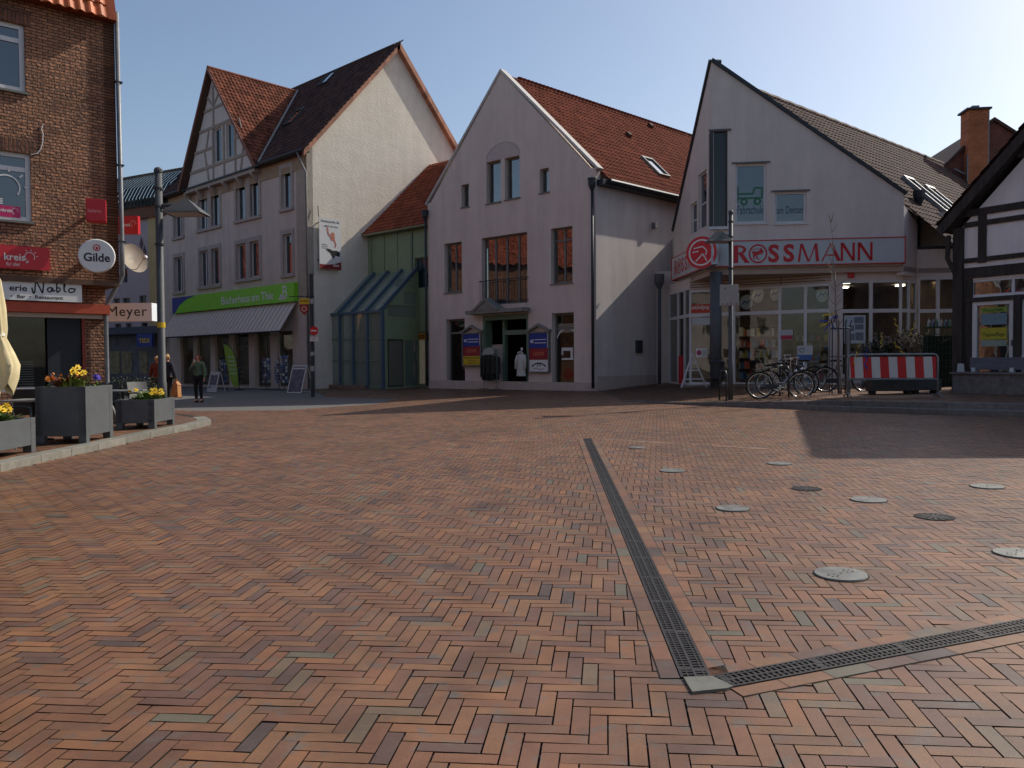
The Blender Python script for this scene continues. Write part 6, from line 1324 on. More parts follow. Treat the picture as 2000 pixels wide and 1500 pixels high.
mb = MB(); ring(mb, OF, 0, z_+.18, .055, .075, .006); flat(mb, OF, [(-.045, z_+.20), (-.02, z_+.18), (0, z_+.215), (.02, z_+.18), (.045, z_+.20), (.02, z_+.15), (0, z_+.13), (-.02, z_+.15)], .007); mb.build('emblem', MATS['sign_red'], sg)
MB().box(A, u_-.06, u_+.06, 0, .36, z_-.05, z_+.05).build('bracket', MATS['metal_dark'], sg)
# signs and satellite dish sticking out beyond the corner (fixed to the end wall)
def sidebox(x0, y0, x1, y1, dist, name, label, m, th=.12):
    p0, p1 = atd(x0, (y0+y1)/2, dist), atd(x1, (y0+y1)/2, dist); z0, z1 = atd((x0+x1)/2, y1, dist).z, atd((x0+x1)/2, y0, dist).z
    F = Fr(p0.x, p0.y, 92); L = (p1-p0).length; t = thing(name, label, 'sign', (p0.x, p0.y, z0)); MB().box(F, 0, L, -th, 0, z0, z1).build('panel', m, t); return F, L, z0, z1, t
F, L, z0, z1, t = sidebox(205, 592, 298, 627, 22, 'box_sign', 'white projecting shop sign with bold black rounded letters beside the drainpipe', mat('sign_bright', (.82, .88, .92), .4, .02, 2), .35)
mb = MB(); H = z1-z0; text(mb, F, 'Meyer', .06*L, .90*L, z0+.10*H, z0+.82*H, .005, bold=0, sp=1.08); mb.build('lettering', MATS['sign_black'], t)
MB().box(F, -.9, 0, -.2, -.12, z0+.1, z0+.2).build('arm', MATS['metal_dark'], t)
F, L, z0, z1, t = sidebox(230, 422, 270, 457, 20.5, 'flag_sign', 'red square sign with a white bulb outline projecting behind the brick corner', MATS['sign_red2'])
mb = MB(); H = z1-z0; text(mb, F, 'nkreis', .16*L, .62*L, z0+.42*H, z0+.62*H, .005, bold=.02); bulb(mb, F, .76*L, z0+.58*H, .13*H, .005); mb.build('lettering', MATS['sign_white'], t); MB().box(F, -.6, 0, -.1, -.04, z0+.3, z0+.36).build('arm', MATS['metal_dark'], t)
c_ = atd(256, 508, 21); t = thing('satellite_dish', 'pale round satellite dish seen from the side in front of the pinkish house', 'satellite dish', tuple(c_))
axd = Vector((.75, -.35, .3)).normalized(); mb = MB(); mb.lathe(c_, [(.02, 0), (.16, .02), (.30, .07), (.40, .13), (.405, .135), (.39, .12), (.0, -.02)], 28, axis=axd); mb.build('reflector', mat('dish_beige', (.30, .255, .20), .6, .06, 4), t, smooth=True)
p = c_+axd*.45+Vector((.05, 0, -.12)); MB().tube([c_+Vector((0, 0, -.38))+axd*.1, p], .014, 6).build('feed_arm', MATS['frame_white'], t); MB().lathe(p-axd*.06, [(.03, 0), (.05, .02), (.05, .12), (.03, .14)], 10, axis=axd).build('feed_horn', MATS['frame_white'], t)
MB().tube([c_-axd*.02, c_-Vector((.5, .1, .3)), c_-Vector((.9, .1, .3))], .02, 6).build('mount', MATS['zinc'], t)

# ================================================================ K: houses down the side street
kp_ = atd(330, 700, 50.0); K = Fr(kp_.x, kp_.y, 118)
gK = thing('street_house', 'pinkish grey house with a steep dark ribbed roof down the side street', 'house', (kp_.x, kp_.y, 0))
ezK = K.uz(300, 425)[1]; kw = [K.rect(*q) for q in ((240, 524, 249, 552), (222, 583, 234, 605), (240, 582, 254, 605), (272, 577, 286, 600), (224, 632, 237, 650), (246, 631, 257, 650), (276, 630, 288, 648))]
MB().wall(K, [(-14, -.3), (-1.6, -.3), (-1.6, ezK), (-14, ezK)], kw, depth=.2).build('wall', mat('plaster_lilac', (.44, .37, .39), .9, .06, 2), gK)
for r in kw: window(K, r, gK, v=-.1, b=.05, fm='frame_grey', gm='glass_house')
MB().wall(K, [(-1.6, -.3), (.2, -.3), (.2, ezK), (-1.6, ezK)], [], v=.1, depth=.3).build('stair_strip', mat('plaster_ochre', (.50, .38, .19), .9, .1, 2), gK)
u_, z_ = K.uz(277, 493); mb = MB(); 
for a, b in ((0, .55), (-.28, 0), (.28, 0), (0, -.55)): flat(mb, K, [(u_+a-.2, z_+b), (u_+a, z_+b-.45), (u_+a+.2, z_+b), (u_+a, z_+b+.45)], .02)
mb.build('rhombus_relief', mat('rhomb', (.12, .08, .09), .8, .1, 3), gK)
MB().box(K, -14, .3, -.1, .25, ezK, ezK+.7).build('cornice', mat('cornice_brown', (.17, .075, .045), .8, .15, 4), gK)
# curved mansard roof
mb = MB(); prof = [(.35, 0), (.25, .6), (-.2, 1.4), (-1.2, 2.3), (-2.8, 3.1), (-5, 3.7)]
for i in range(len(prof)-1):
    (v0, h0), (v1_, h1) = prof[i], prof[i+1]
    for k in range(44):
        u0 = -14+.34*k; mb.add([K.w(u0, v0, ezK+.7+h0), K.w(u0+.30, v0, ezK+.7+h0), K.w(u0+.30, v1_, ezK+.7+h1), K.w(u0, v1_, ezK+.7+h1), K.w(u0+.30, v0+.07, ezK+.7+h0), K.w(u0+.34, v0+.07, ezK+.7+h0), K.w(u0+.34, v1_+.07, ezK+.7+h1), K.w(u0+.30, v1_+.07, ezK+.7+h1)], [(0, 1, 2, 3), (4, 5, 6, 7), (1, 4, 7, 2)], rnd.random())
mb.build('roof', MATS['tile_black'], gK)
zgK = K.uz(280, 650)[1]; mb = MB(); mb.box(K, -14, .2, .1, .9, zgK-.1, zgK+.35); mb.build('shop_canopy', mat('canopy_blue', (.06, .075, .11), .6, .1, 3), gK)
MB().box(K, -14, -.1, .02, .12, 0, zgK-.12).build('shop_front', mat('front_slate', (.13, .13, .15), .6, .3, 2), gK)
mb = MB()
for x0, x1 in ((215, 234), (238, 258), (273, 288)): r = K.rect(x0, 686, x1, 730, .14); mb.box(K, r[0], r[1], .13, .15, r[2], r[3])
mb.build('shop_window', mat('warm_pane', (.25, .21, .13), .4, .5, 3), gK)
r = K.rect(267, 652, 297, 677, 1.0); t = thing('discount_sign', 'small blue shop sign with yellow lettering down the side street', 'sign', tuple(K.w(r[0], 1.0, r[2])))
MB().box(K, r[0], r[1], .9, 1.0, r[2], r[3]).build('panel', MATS['sign_blue'], t); mb = MB(); H = r[3]-r[2]; text(mb, K, 'TEDI', r[0]+.2, r[1]-.25, r[2]+.3*H, r[2]+.65*H, 1.005, bold=.04); mb.build('lettering', MATS['sign_yellow'], t)
MB().box(K, -14, .1, -.1, -9, 0, ezK).build('body', mat('plaster_lilac', ()), gK) if 0 else None
mb = MB(); mb.prism(K, [(-14, -.3), (.2, -.3), (.2, ezK+2.2), (-14, ezK+2.2)], -3.0, -9); mb.build('body', MATS['plaster_lilac'], gK)

# ================================================================ houses on the near sides of the square (seen in the windows and closing the light)
def simple_house(x, y, ang, W, H, D, label, m, roofm, name='town_house'):
    F = Fr(x, y, ang); t = thing(name, label, 'house', (x, y, 0)); z0 = -.5
    ws = [(1.0+2.4*i, 2.2+2.4*i, 1.0+3*j, 2.6+3*j) for i in range(int((W-1.5)/2.4)) for j in range(int(H/3))]
    MB().wall(F, [(0, z0), (W, z0), (W, H), (0, H)], ws, depth=.2).build('wall', m, t)
    mb = MB(); f = MB(); gmb = MB()
    for r in ws: window(F, r, t, v=-.1, b=.08, mull=(.5,), fm='frame_white', gm='glass_sky')
    MB().prism(F, [(0, z0), (W, z0), (W, H), (0, H)], -.9, -D).build('body', m, t)
    e_ = F.w(0, .3, H-.1); s_r = (Vector((0, 0, .8))-F.n).normalized(); Lr = (D/2+.3)*math.sqrt(1+.64)
    tiles(MB(), e_, F.d, s_r, int(W/.35), int(Lr/.45)+1, tw=.35, tl=.45).build('roof', roofm, t)
    a, b = F.w(0, .3, H-.12), F.w(W, .3, H-.12); r1, r2 = a+s_r*Lr, b+s_r*Lr; c, d = F.w(W, -D-.3, H-.1), F.w(0, -D-.3, H-.1)
    mb.add([a, b, r2, r1, c, d], [(0, 1, 2, 3), (3, 2, 4, 5), (0, 3, 5), (1, 4, 2)]); mb.build('roof_underlay', roofm, t)
simple_house(14, -16, 262, 16, 9, 9, 'white rendered town house facing the square from behind the camera', MATS['plaster_cream'], MATS['tile_orange'])
simple_house(-6, -18, 278, 15, 10, 9, 'brick town house facing the square from behind the camera', MATS['brick_a'], MATS['tile_red'])
simple_house(-25, -9, 318, 14, 8.5, 9, 'low pale town house standing behind and left of the camera', MATS['plaster_side'], MATS['tile_orange'])
simple_house(-26, 24, 20, 14, 8.5, 9, 'brick town house around the corner of the side street', MATS['brick_a_side'], MATS['tile_orange'])
simple_house(-36, 44, 25, 14, 8.0, 9, 'cream town house farther down the side street, out of frame', MATS['plaster_cream'], MATS['tile_orange'])
simple_house(-19, 58, 210, 0.1+14, 9, 9, 'cream town house across the side street', MATS['plaster_cream'], MATS['tile_orange']) if 0 else None
# ================================================================ street lamps, poles and signs
mat('lamp_grey', (.065, .07, .075), .6, .15, 5); mat('lamp_shade', (.10, .10, .095), .5, .12, 5, metal=.2)
def lamp(px, ptop, d, base_z, hy, hx0, hx1, hb, ht, label, side, r=.08):
    p = atd(px, 700, d); top = atd(px, ptop, d).z; t = thing('street_lamp', label, 'street lamp', (p.x, p.y, base_z), 'pole lamps with a pyramid shade')
    b = Vector((p.x, p.y, base_z))
    MB().tube([b, b+Vector((0, 0, 1.0)), b+Vector((0, 0, 1.02)), Vector((p.x, p.y, top-.08))], [r*1.15, r*1.15, r, r*.92], 14).build('pole', MATS['lamp_grey'], t, smooth=True)
    MB().lathe(Vector((p.x, p.y, top-.1)), [(r*1.12, 0), (r*1.12, .06), (r*.8, .10), (r*.2, .12)], 14).build('cap', MATS['lamp_grey'], t)
    c0, c1 = atd(hx0, hb, d), atd(hx1, hb, d); cx = (c0.x+c1.x)/2; w_ = abs(c1.x-c0.x)/2; zb, zt = atd(px, hb, d).z, atd(px, ht, d).z
    mb = MB(); cy = p.y; y0, y1 = cy-w_*.8, cy+w_*.8
    vs = [(cx-w_, y0, zb), (cx+w_, y0, zb), (cx+w_, y1, zb), (cx-w_, y1, zb), (cx-w_*.9, y0+.04, zb+.05), (cx+w_*.9, y0+.04, zb+.05), (cx+w_*.9, y1-.04, zb+.05), (cx-w_*.9, y1-.04, zb+.05), (cx-.07, cy-.06, zt), (cx+.07, cy-.06, zt), (cx+.07, cy+.06, zt), (cx-.07, cy+.06, zt)]
    mb.add(vs, [(3, 2, 1, 0), (0, 1, 5, 4), (1, 2, 6, 5), (2, 3, 7, 6), (3, 0, 4, 7), (4, 5, 9, 8), (5, 6, 10, 9), (6, 7, 11, 10), (7, 4, 8, 11), (8, 9, 10, 11)]); mb.build('lamp_shade', MATS['lamp_shade'], t)
    za = zt-.12; mb = MB(); mb.tube([Vector((p.x, p.y, za)), Vector((cx, cy, za))], .04, 8); mb.build('arm', MATS['lamp_grey'], t)
    mb = MB(); 
    for z in (za-.06, za+.35, za-.9): mb.lathe(Vector((p.x, p.y, z)), [(r*1.2, 0), (r*1.2, .05)], 12)
    mb.build('clamp', MATS['metal_dark'], t)
    mb = MB(); mb.add([(cx-w_*.8, y0+.06, zb-.004), (cx+w_*.8, y0+.06, zb-.004), (cx+w_*.8, y1-.06, zb-.004), (cx-w_*.8, y1-.06, zb-.004)], [(3, 2, 1, 0)]); mb.build('diffuser', mat('lamp_glass', (.45, .46, .46), .3, .05, 3), t)
    return t, p
pl_ = atd(316, 700, 18.2); tl_, pL = lamp(316, 328, 18.2, gz(pl_.x, pl_.y), 0, 326, 402, 419, 391, 'tall grey street lamp behind the planters, its shade pointing to the bookshop', 1, .085)
mb = MB(); mb.lathe(Vector((pL.x, pL.y, atd(316, 640, 18.2).z)), [(.09, 0), (.09, .12)], 12); mb.build('yellow_sticker', MATS['sign_yellow'], tl_)
pr_ = atd(1427, 700, 21.5); zr_ = pz(pr_.x, pr_.y); tr2, pR = lamp(1427, 411, 21.5, zr_, 0, 1380, 1428, 473, 452, 'shorter street lamp in front of the drugstore with a blank white board', -1, .06)
# blank board seen from behind
b0 = atd(1406, 576, 21.4); b1_ = atd(1442, 576, 21.4); z0, z1 = atd(1424, 597, 21.4).z, atd(1424, 556, 21.4).z; BF = Fr(b0.x, b0.y, 93)
t = thing('sign_board', 'blank off-white rounded sign board bolted to the lamp post by the drugstore', 'sign', tuple(b0)); Lb = (b1_-b0).length
MB().box(BF, 0, Lb, -.03, 0, z0, z1).build('board', mat('board_back', (.36, .33, .31), .6, .08, 6), t, bevel=.01)
mb = MB(); 
for a in (.12, .4, .6, .88): mb.box(BF, Lb*a-.012, Lb*a+.012, 0, .012, z0+.03, z0+.06)
mb.box(BF, Lb*.25, Lb*.30, 0, .012, z1-.12, z1-.08); mb.build('bolt', MATS['metal_dark'], t)
# no entry pole
np0 = atd(610, 700, 31.0); zN = gz(np0.x, np0.y)
t = thing('sign_pole', 'dark sign pole with stickers standing at the bookshop corner', 'pole', (np0.x, np0.y, zN)); zt = atd(610, 535, 31).z
MB().tube([Vector((np0.x, np0.y, zN)), Vector((np0.x, np0.y, zt))], .075, 12).build('pole', MATS['metal_dark'], t)
mb = MB(); 
for z, h_ in ((1.0, .2), (1.6, .15), (2.3, .12), (3.6, .2)): mb.lathe(Vector((np0.x, np0.y, zN+z)), [(.077, 0), (.077, h_)], 12)
mb.build('sticker', mat('sticker_pale', (.35, .36, .36), .6, .4, 30), t)
def signdisc(px, py, wpx, d, name, label):
    c = atd(px, py, d); F = Fr(c.x, c.y, 100); t = thing(name, label, 'sign', tuple(c)); r = wpx/2/FPX*d
    mb = MB(); mb.lathe(c-F.n*.03, [(r, 0), (r, .03)], 28, axis=F.n); mb.build('disc', MATS['sign_red'], t)
    mb = MB(); flat(mb, F, [(-r*.72, c.z-r*.15), (r*.72, c.z-r*.15), (r*.72, c.z+r*.15), (-r*.72, c.z+r*.15)], .004); mb.build('bar', MATS['sign_white'], t); return F, c, t
F, c, t = signdisc(613, 646, 17, 30.85, 'no_entry_sign', 'round red no entry sign with a white bar on the dark pole')
c2 = atd(613, 662, 30.85); F2 = Fr(c2.x, c2.y, 100); t = thing('supplementary_plate', 'small white text plate below the no entry sign', 'sign', tuple(c2)); MB().box(F2, -.16, .16, -.02, 0, c2.z-.09, c2.z+.09).build('plate', MATS['sign_white'], t)
mb = MB(); text(mb, F2, '10-18 h', -.11, .11, c2.z+.01, c2.z+.06, .004); text(mb, F2, 'frei', -.07, .07, c2.z-.06, c2.z-.01, .004); mb.build('lettering', MATS['sign_black'], t)
c = atd(594, 600, 30.9); F = Fr(c.x, c.y, 96); t = thing('hanging_sign', 'shield shaped pub sign, yellow above and red below, hanging beside the pole', 'sign', tuple(c)); s_ = 30.9/FPX
MB().box(F, -.19, .19, -.03, 0, c.z+.12, c.z+.34).build('board', MATS['sign_yellow'], t)
mb = MB(); text(mb, F, 'GASTHAUS', -.16, .16, c.z+.2, c.z+.27, .004, bold=.02); mb.build('lettering', MATS['sign_black'], t)
mb = MB(); mb.prism(F, [(-.18, c.z+.11), (.18, c.z+.11), (.17, c.z-.12), (0, c.z-.31), (-.17, c.z-.12)], -.03, 0); mb.build('shield', MATS['maroon'], t)
mb = MB(); ring(mb, F, .0, c.z-.06, .06, .11, .004); mb.build('emblem', mat('emblem_pink', (.6, .3, .3), .5, .05, 3), t)
mb = MB(); mb.tube([F.w(-.6, .0, c.z+.42), F.w(.40, -.05, c.z+.42)], .016, 6); mb.tube([F.w(-.1, 0, c.z+.42), F.w(-.1, 0, c.z+.34)], .01, 5); mb.tube([F.w(.1, 0, c.z+.42), F.w(.1, 0, c.z+.34)], .01, 5); mb.build('arm', MATS['metal_dark'], t)
# white wall lamp tube near the banner omitted in shape; waste bin on the corner column
c = Vector((cp.x-.05, cp.y-.34, zc)); t = thing('waste_bin', 'dark waste bin hung on the slate drugstore column', 'bin', tuple(c))
MB().lathe(c+Vector((0, 0, .25)), [(.19, 0), (.22, .05), (.24, .62), (.22, .62), (.2, .3)], 18).build('body', MATS['metal_dark'], t); MB().lathe(c+Vector((0, 0, .86)), [(.27, 0), (.27, .03), (.15, .08)], 18).build('lid', MATS['metal_dark'], t)
MB().tube([c+Vector((0, 0, 0)), c+Vector((0, 0, .3))], .05, 8).build('post', MATS['metal_dark'], t)

# ================================================================ planters, flowers, terrace furniture, parasol
mat('planter_grey', (.092, .10, .104), .55, .12, 4, bump=.01, bscale=90); mat('soil', (.05, .035, .025), .95, .3, 20)
mat('leaf_green', (.075, .13, .025), .55, .45, 9, tone=.5); mat('leaf_light', (.15, .20, .035), .5, .35, 9, tone=.4); mat('leaf_dark', (.018, .032, .014), .6, .4, 9, tone=.5); mat('petal_yellow', (.75, .50, .02), .6, .1, 9, tone=.2); mat('petal_orange', (.60, .20, .02), .6, .2, 9, tone=.3); mat('petal_violet', (.10, .06, .45), .6, .2, 9); mat('leaf_redbrown', (.16, .045, .025), .6, .4, 9, tone=.5)
def planter(xr, y0, y1, w_, h, label):
    """xr: x of the face towards the square; y0 near end, y1 far end"""
    F = Fr(xr, y0, -3.6); F.n = Vector((cos(R(3.6)), sin(R(3.6)), 0)); L = y1-y0; zb = gz(xr, y0)+.112
    t = thing('planter', label, 'planter', (xr, y0, zb), 'grey box planters along the terrace kerb'); W_ = w_; lift = .12
    mb = MB(); th = .03
    mb.box(F, .0, L, -th, 0, zb+lift, zb+h); mb.box(F, .0, L, -W_, -W_+th, zb+lift, zb+h); mb.box(F, 0, th, -W_+th, -th, zb+lift, zb+h); mb.box(F, L-th, L, -W_+th, -th, zb+lift, zb+h); mb.box(F, th, L-th, -W_+th, -th, zb+h-.12, zb+h-.10)
    mb.build('box', MATS['planter_grey'], t, bevel=.004)
    for u in (.0, L-.13):
        for v in (.004, -W_-.004+.13): MB().box(F, u, u+.13, v-.13, v, zb, zb+h-.003).build('corner_post', MATS['planter_grey'], t, bevel=.004)
    mb = MB()
    for u in (.03, L-.03, .13, L-.13):
        for k in range(3): mb.lathe(F.w(u, .006, zb+lift+.08+(h-lift-.16)*k/2), [(.008, 0), (.008, .004)], 8, axis=F.n)
    mb.build('rivet', MATS['zinc'], t); MB().box(F, th, L-th, -W_+th, -th, zb+h-.098, zb+h-.06).build('soil', MATS['soil'], t)
    return F, L, W_, zb+h-.06
def leafclump(c, r, n, m, parent, name='leaves', h=.2, lw=.012, seed=1, up_=.8):
    rr = random.Random(seed); mb = MB()
    for k in range(n):
        a = rr.uniform(0, 2*pi); b = c+Vector((cos(a), sin(a), 0))*rr.uniform(0, r*.55); L = h*rr.uniform(.5, 1.1); d = Vector((cos(a), sin(a), 0))*rr.uniform(.1, .8)+Vector((0, 0, up_)); d.normalize(); s = Vector((-sin(a), cos(a), 0))*lw*rr.uniform(.7, 1.6)
        m_ = b+d*L*.6; e_ = b+d*L+Vector((cos(a), sin(a), -.5))*L*.2; mb.add([b-s*.4, b+s*.4, m_+s, m_-s, e_], [(0, 1, 2, 3), (3, 2, 4)], rr.random())
    return mb.build(name, m, parent)
def blooms(c, r, n, m, parent, h=.25, sz=.03, seed=1):
    rr = random.Random(seed); mb = MB()
    for k in range(n):
        a = rr.uniform(0, 2*pi); q = c+Vector((cos(a), sin(a), 0))*r*math.sqrt(rr.random())+Vector((0, 0, h*rr.uniform(.7, 1.1)))
        nx_ = Vector((rr.uniform(-.4, 1), rr.uniform(-1, .2), rr.uniform(.0, .8))).normalized(); x_ = nx_.cross(Vector((0, 0, 1))).normalized(); y_ = nx_.cross(x_)
        for j in range(6): 
            aa = j*pi/3; p1 = q+(x_*cos(aa)+y_*sin(aa))*sz; s1 = (x_*cos(aa+1.57)+y_*sin(aa+1.57))*sz*.42; mb.add([q, q+(p1-q)*.6-s1, p1+nx_*sz*.2, q+(p1-q)*.6+s1], [(0, 1, 2, 3)], rr.random())
        mb.lathe(q, [(sz*.28, 0), (sz*.34, sz*.5)], 6, axis=nx_)
    return mb.build('blossom', m, parent)
def plant(F, u, v, z, label, kind, seed, name='flowering_plant', group='flowers in the terrace planters', s=1.0):
    c = F.w(u, v, z); t = thing(name, label, 'plant', tuple(c), group)
    if kind == 'yellow': leafclump(c, .28*s, 90, MATS['leaf_light'], t, h=.22*s, seed=seed, lw=.014*s); blooms(c, .16*s, 7, MATS['petal_yellow'], t, h=.27*s, sz=.045*s, seed=seed)
    if kind == 'pansy': leafclump(c, .3*s, 130, MATS['leaf_green'], t, h=.14*s, seed=seed, lw=.022*s); blooms(c, .24*s, 12, MATS['petal_yellow'], t, h=.17*s, sz=.04*s, seed=seed)
    if kind == 'red': leafclump(c, .28*s, 170, MATS['leaf_redbrown'], t, h=.25*s, seed=seed, lw=.014*s); blooms(c, .2*s, 8, MATS['petal_orange'], t, h=.22*s, sz=.02*s, seed=seed)
    if kind == 'orange': leafclump(c, .1*s, 24, MATS['leaf_light'], t, h=.12*s, seed=seed); blooms(c, .06*s, 9, MATS['petal_orange'], t, h=.2*s, sz=.04*s, seed=seed)
    if kind == 'violet': leafclump(c, .12*s, 18, MATS['leaf_light'], t, h=.18*s, seed=seed); blooms(c, .05*s, 8, MATS['petal_violet'], t, h=.22*s, sz=.04*s, seed=seed)
    if kind == 'green': leafclump(c, .36*s, 170, MATS['leaf_light'], t, h=.20*s, seed=seed, lw=.018*s); leafclump(c, .3*s, 90, MATS['leaf_green'], t, h=.16*s, seed=seed+5, lw=.02*s)
    return t
F1, L1, W1p, zt1 = planter(-7.33, 11.0, 12.4, .8, .54, 'low grey planter at the left edge of the photo with yellow flowers')
F2_, L2_, W2p, zt2 = planter(-7.22, 13.5, 14.55, .82, .96, 'tall grey planter in the middle of the three terrace planters')
F3, L3, W3p, zt3 = planter(-7.27, 16.2, 17.35, .76, .59, 'low grey planter nearest the street lamp')
plant(F1, .85, -.25, zt1, 'yellow pansies spilling from the low planter at the left edge', 'pansy', 3, s=1.4); plant(F1, 1.15, -.55, zt1, 'taller yellow blossoms over green leaves in the left low planter', 'yellow', 9, s=.9); plant(F1, .45, -.3, zt1, 'yellow pansies at the near end of the left low planter', 'pansy', 13)
plant(F2_, .22, -.30, zt2, 'big yellow daffodils with long leaves in the tall planter', 'yellow', 4, s=1.35); plant(F2_, .35, -.45, zt2, 'red-brown leafy plant in the middle of the tall planter', 'red', 5, s=1.25); plant(F2_, .15, -.66, zt2, 'orange blossoms at the far left of the tall planter', 'orange', 6); plant(F2_, .75, -.12, zt2, 'small violet hyacinth at the right corner of the tall planter', 'violet', 7); plant(F2_, .6, -.4, zt2, 'low green leaves behind the daffodils of the tall planter', 'green', 8, s=.6)
plant(F3, .35, -.3, zt3, 'green leafy plant with small yellow blossoms in the planter by the lamp', 'pansy', 11, s=1.35); plant(F3, .8, -.35, zt3, 'larger bushy green plant in the planter by the lamp', 'green', 12, s=1.3)
# rattan chairs
def wovenmat(name, c, sc_=60):
    m = bpy.data.materials.new(name); m.use_nodes = True; nt = m.node_tree; L = nt.links.new; b = nt.nodes['Principled BSDF']; geo = nn(nt, 'ShaderNodeTexCoord')
    w1_ = nn(nt, 'ShaderNodeTexWave', wave_type='BANDS', bands_direction='Z'); w1_.inputs['Scale'].default_value = sc_*.35; w2_ = nn(nt, 'ShaderNodeTexWave', wave_type='BANDS', bands_direction='X'); w2_.inputs['Scale'].default_value = sc_*.35
    L(geo.outputs['Object'], w1_.inputs['Vector']); L(geo.outputs['Object'], w2_.inputs['Vector']); mm = nn(nt, 'ShaderNodeMath', operation='MULTIPLY'); L(w1_.outputs['Fac'], mm.inputs[0]); L(w2_.outputs['Fac'], mm.inputs[1])
    o = ramp(nt, mm.outputs[0], [(0, tuple(x*.35 for x in c)), (.6, c)]); L(o, b.inputs['Base Color']); b.inputs['Roughness'].default_value = .5; MATS[name] = m
wovenmat('rattan_dark', (.045, .045, .045)); wovenmat('rattan_grey', (.20, .20, .19))
def chair(x, y, z, rz, label, m='rattan_dark', first=None):
    if first is not None: return dup(first, (x, y, z), rz, label)
    t = thing('terrace_chair', label, 'chair', (0, 0, 0), 'rattan chairs of the terrace')
    W = Fr(0, 0, 90); W.n = Vector((0, -1, 0))
    MB().box(W, -.24, .24, -.23, .25, .42, .47).build('seat', MATS[m], t, bevel=.01)
    mb = MB(); vs = []
    for k in range(9):
        x_ = -.25+.5*k/8; yb = .22+.05*(1-(x_/.25)**2)
        for (zz, dy) in ((.46, 0), (.9, .1)): vs += [(x_, yb+dy, zz), (x_, yb+dy+.02, zz)]
    fs = []
    for k in range(8): b = 4*k; fs += [(b, b+4, b+6, b+2), (b+1, b+3, b+7, b+5), (b+2, b+6, b+7, b+3), (b, b+1, b+5, b+4)]
    fs += [(0, 2, 3, 1), (32, 33, 35, 34)]; mb.add(vs, fs); mb.build('backrest', MATS[m], t)
    for sx in (-1, 1):
        MB().tube([(sx*.26, .26, .43), (sx*.28, .2, .64), (sx*.29, -.05, .66), (sx*.28, -.2, .64), (sx*.26, -.22, .44)], .018, 6).build('armrest', MATS['metal_dark'], t)
        for sy in (-.2, .22): MB().tube([(sx*.22, sy, .43), (sx*.25, sy*1.1, 0)], .014, 6).build('leg', MATS['zinc'], t)
    t.location = (x, y, z); t.rotation_euler.z = rz; return t
def table(x, y, z, label, first=None):
    if first is not None: return dup(first, (x, y, z), 0, label)
    t = thing('terrace_table', label, 'table', (0, 0, 0), 'square terrace tables'); W = Fr(0, 0, 90)
    MB().box(W, -.38, .38, -.38, .38, .71, .74).build('tabletop', mat('table_grey', (.22, .22, .21), .4, .1, 4), t, bevel=.005)
    MB().tube([(0, 0, 0.03), (0, 0, .71)], .03, 8).build('column', MATS['metal_dark'], t)
    for k in range(4): MB().tube([(0, 0, .05), (.32*cos(k*pi/2+.78), .32*sin(k*pi/2+.78), .015)], .02, 6).build('foot', MATS['metal_dark'], t)
    t.location = (x, y, z); return t
def lz(x, y): return gz(x, y)+.114
def at_l(px, d): p = atd(px, 700, d); return p.x, p.y, lz(p.x, p.y)
c0 = chair(*at_l(283, 18.4), R(60), 'grey woven chair at the table between the planters and the street lamp', 'rattan_grey')
x, y, z = at_l(118, 15.6); c1 = chair(x, y, z, R(10), 'dark rattan chair facing the camera left of the tall planter')
for (px, d, rz, lb) in ((14, 12.9, 95, 'dark rattan chair nearest the camera by the parasol'), (165, 17.2, 5, 'dark rattan chair half hidden behind the tall planter, by the red door post'), (60, 15.0, 200, 'dark rattan chair between parasol and tall planter, seen from the back'), (205, 18.3, 20, 'dark rattan chair below the drainpipe')):
    x, y, z = at_l(px, d); chair(x, y, z, R(rz), lb, first=c1)
x, y, z = at_l(62, 14.0); tb0 = table(x, y, z, 'small square table left of the tall planter'); x, y, z = at_l(238, 17.9); table(x, y, z, 'small square table right of the tall planter, by the grey chair', tb0); x, y, z = at_l(150, 16.2); table(x, y, z, 'small square table behind the tall planter', tb0)
x, y, z = at_l(150, 16.2); o = MB().lathe(Vector((x, y, z+.742)), [(.02, 0), (.10, .01), (.16, .05), (.165, .06), (.15, .05), (.0, .02)], 16).build('dish', MATS['sign_white']); tagm(o, 'shallow white dish on the table behind the tall planter', 'dish')
# dark clipped hedge box at the side street
x, y, z = at_l(255, 19.5); t = thing('hedge', 'dark leafy hedge in a black trough behind the terrace tables', 'hedge', (x, y, z)); HF = Fr(x, y, 92)
MB().box(HF, -.72, .75, -.2, .2, z, z+.45).build('trough', MATS['sign_black'], t)
rr = random.Random(4); mb = MB()
for k in range(2600):
    c = HF.w(rr.uniform(-.68, .68), rr.uniform(-.2, .2), z+.42+rr.random()**.8*.62*(1-.35*abs(rr.uniform(-1, 1)))); a = Vector((rr.gauss(0, 1), rr.gauss(0, 1), rr.gauss(0, 1))).normalized(); b = a.cross(Vector((rr.gauss(0, 1), rr.gauss(0, 1), 1))).normalized()
    mb.add([c, c+a*.03+b*.012, c+a*.055, c+a*.03-b*.012], [(0, 1, 2, 3)], rr.random())
mb.build('leaves', MATS['leaf_dark'], t)
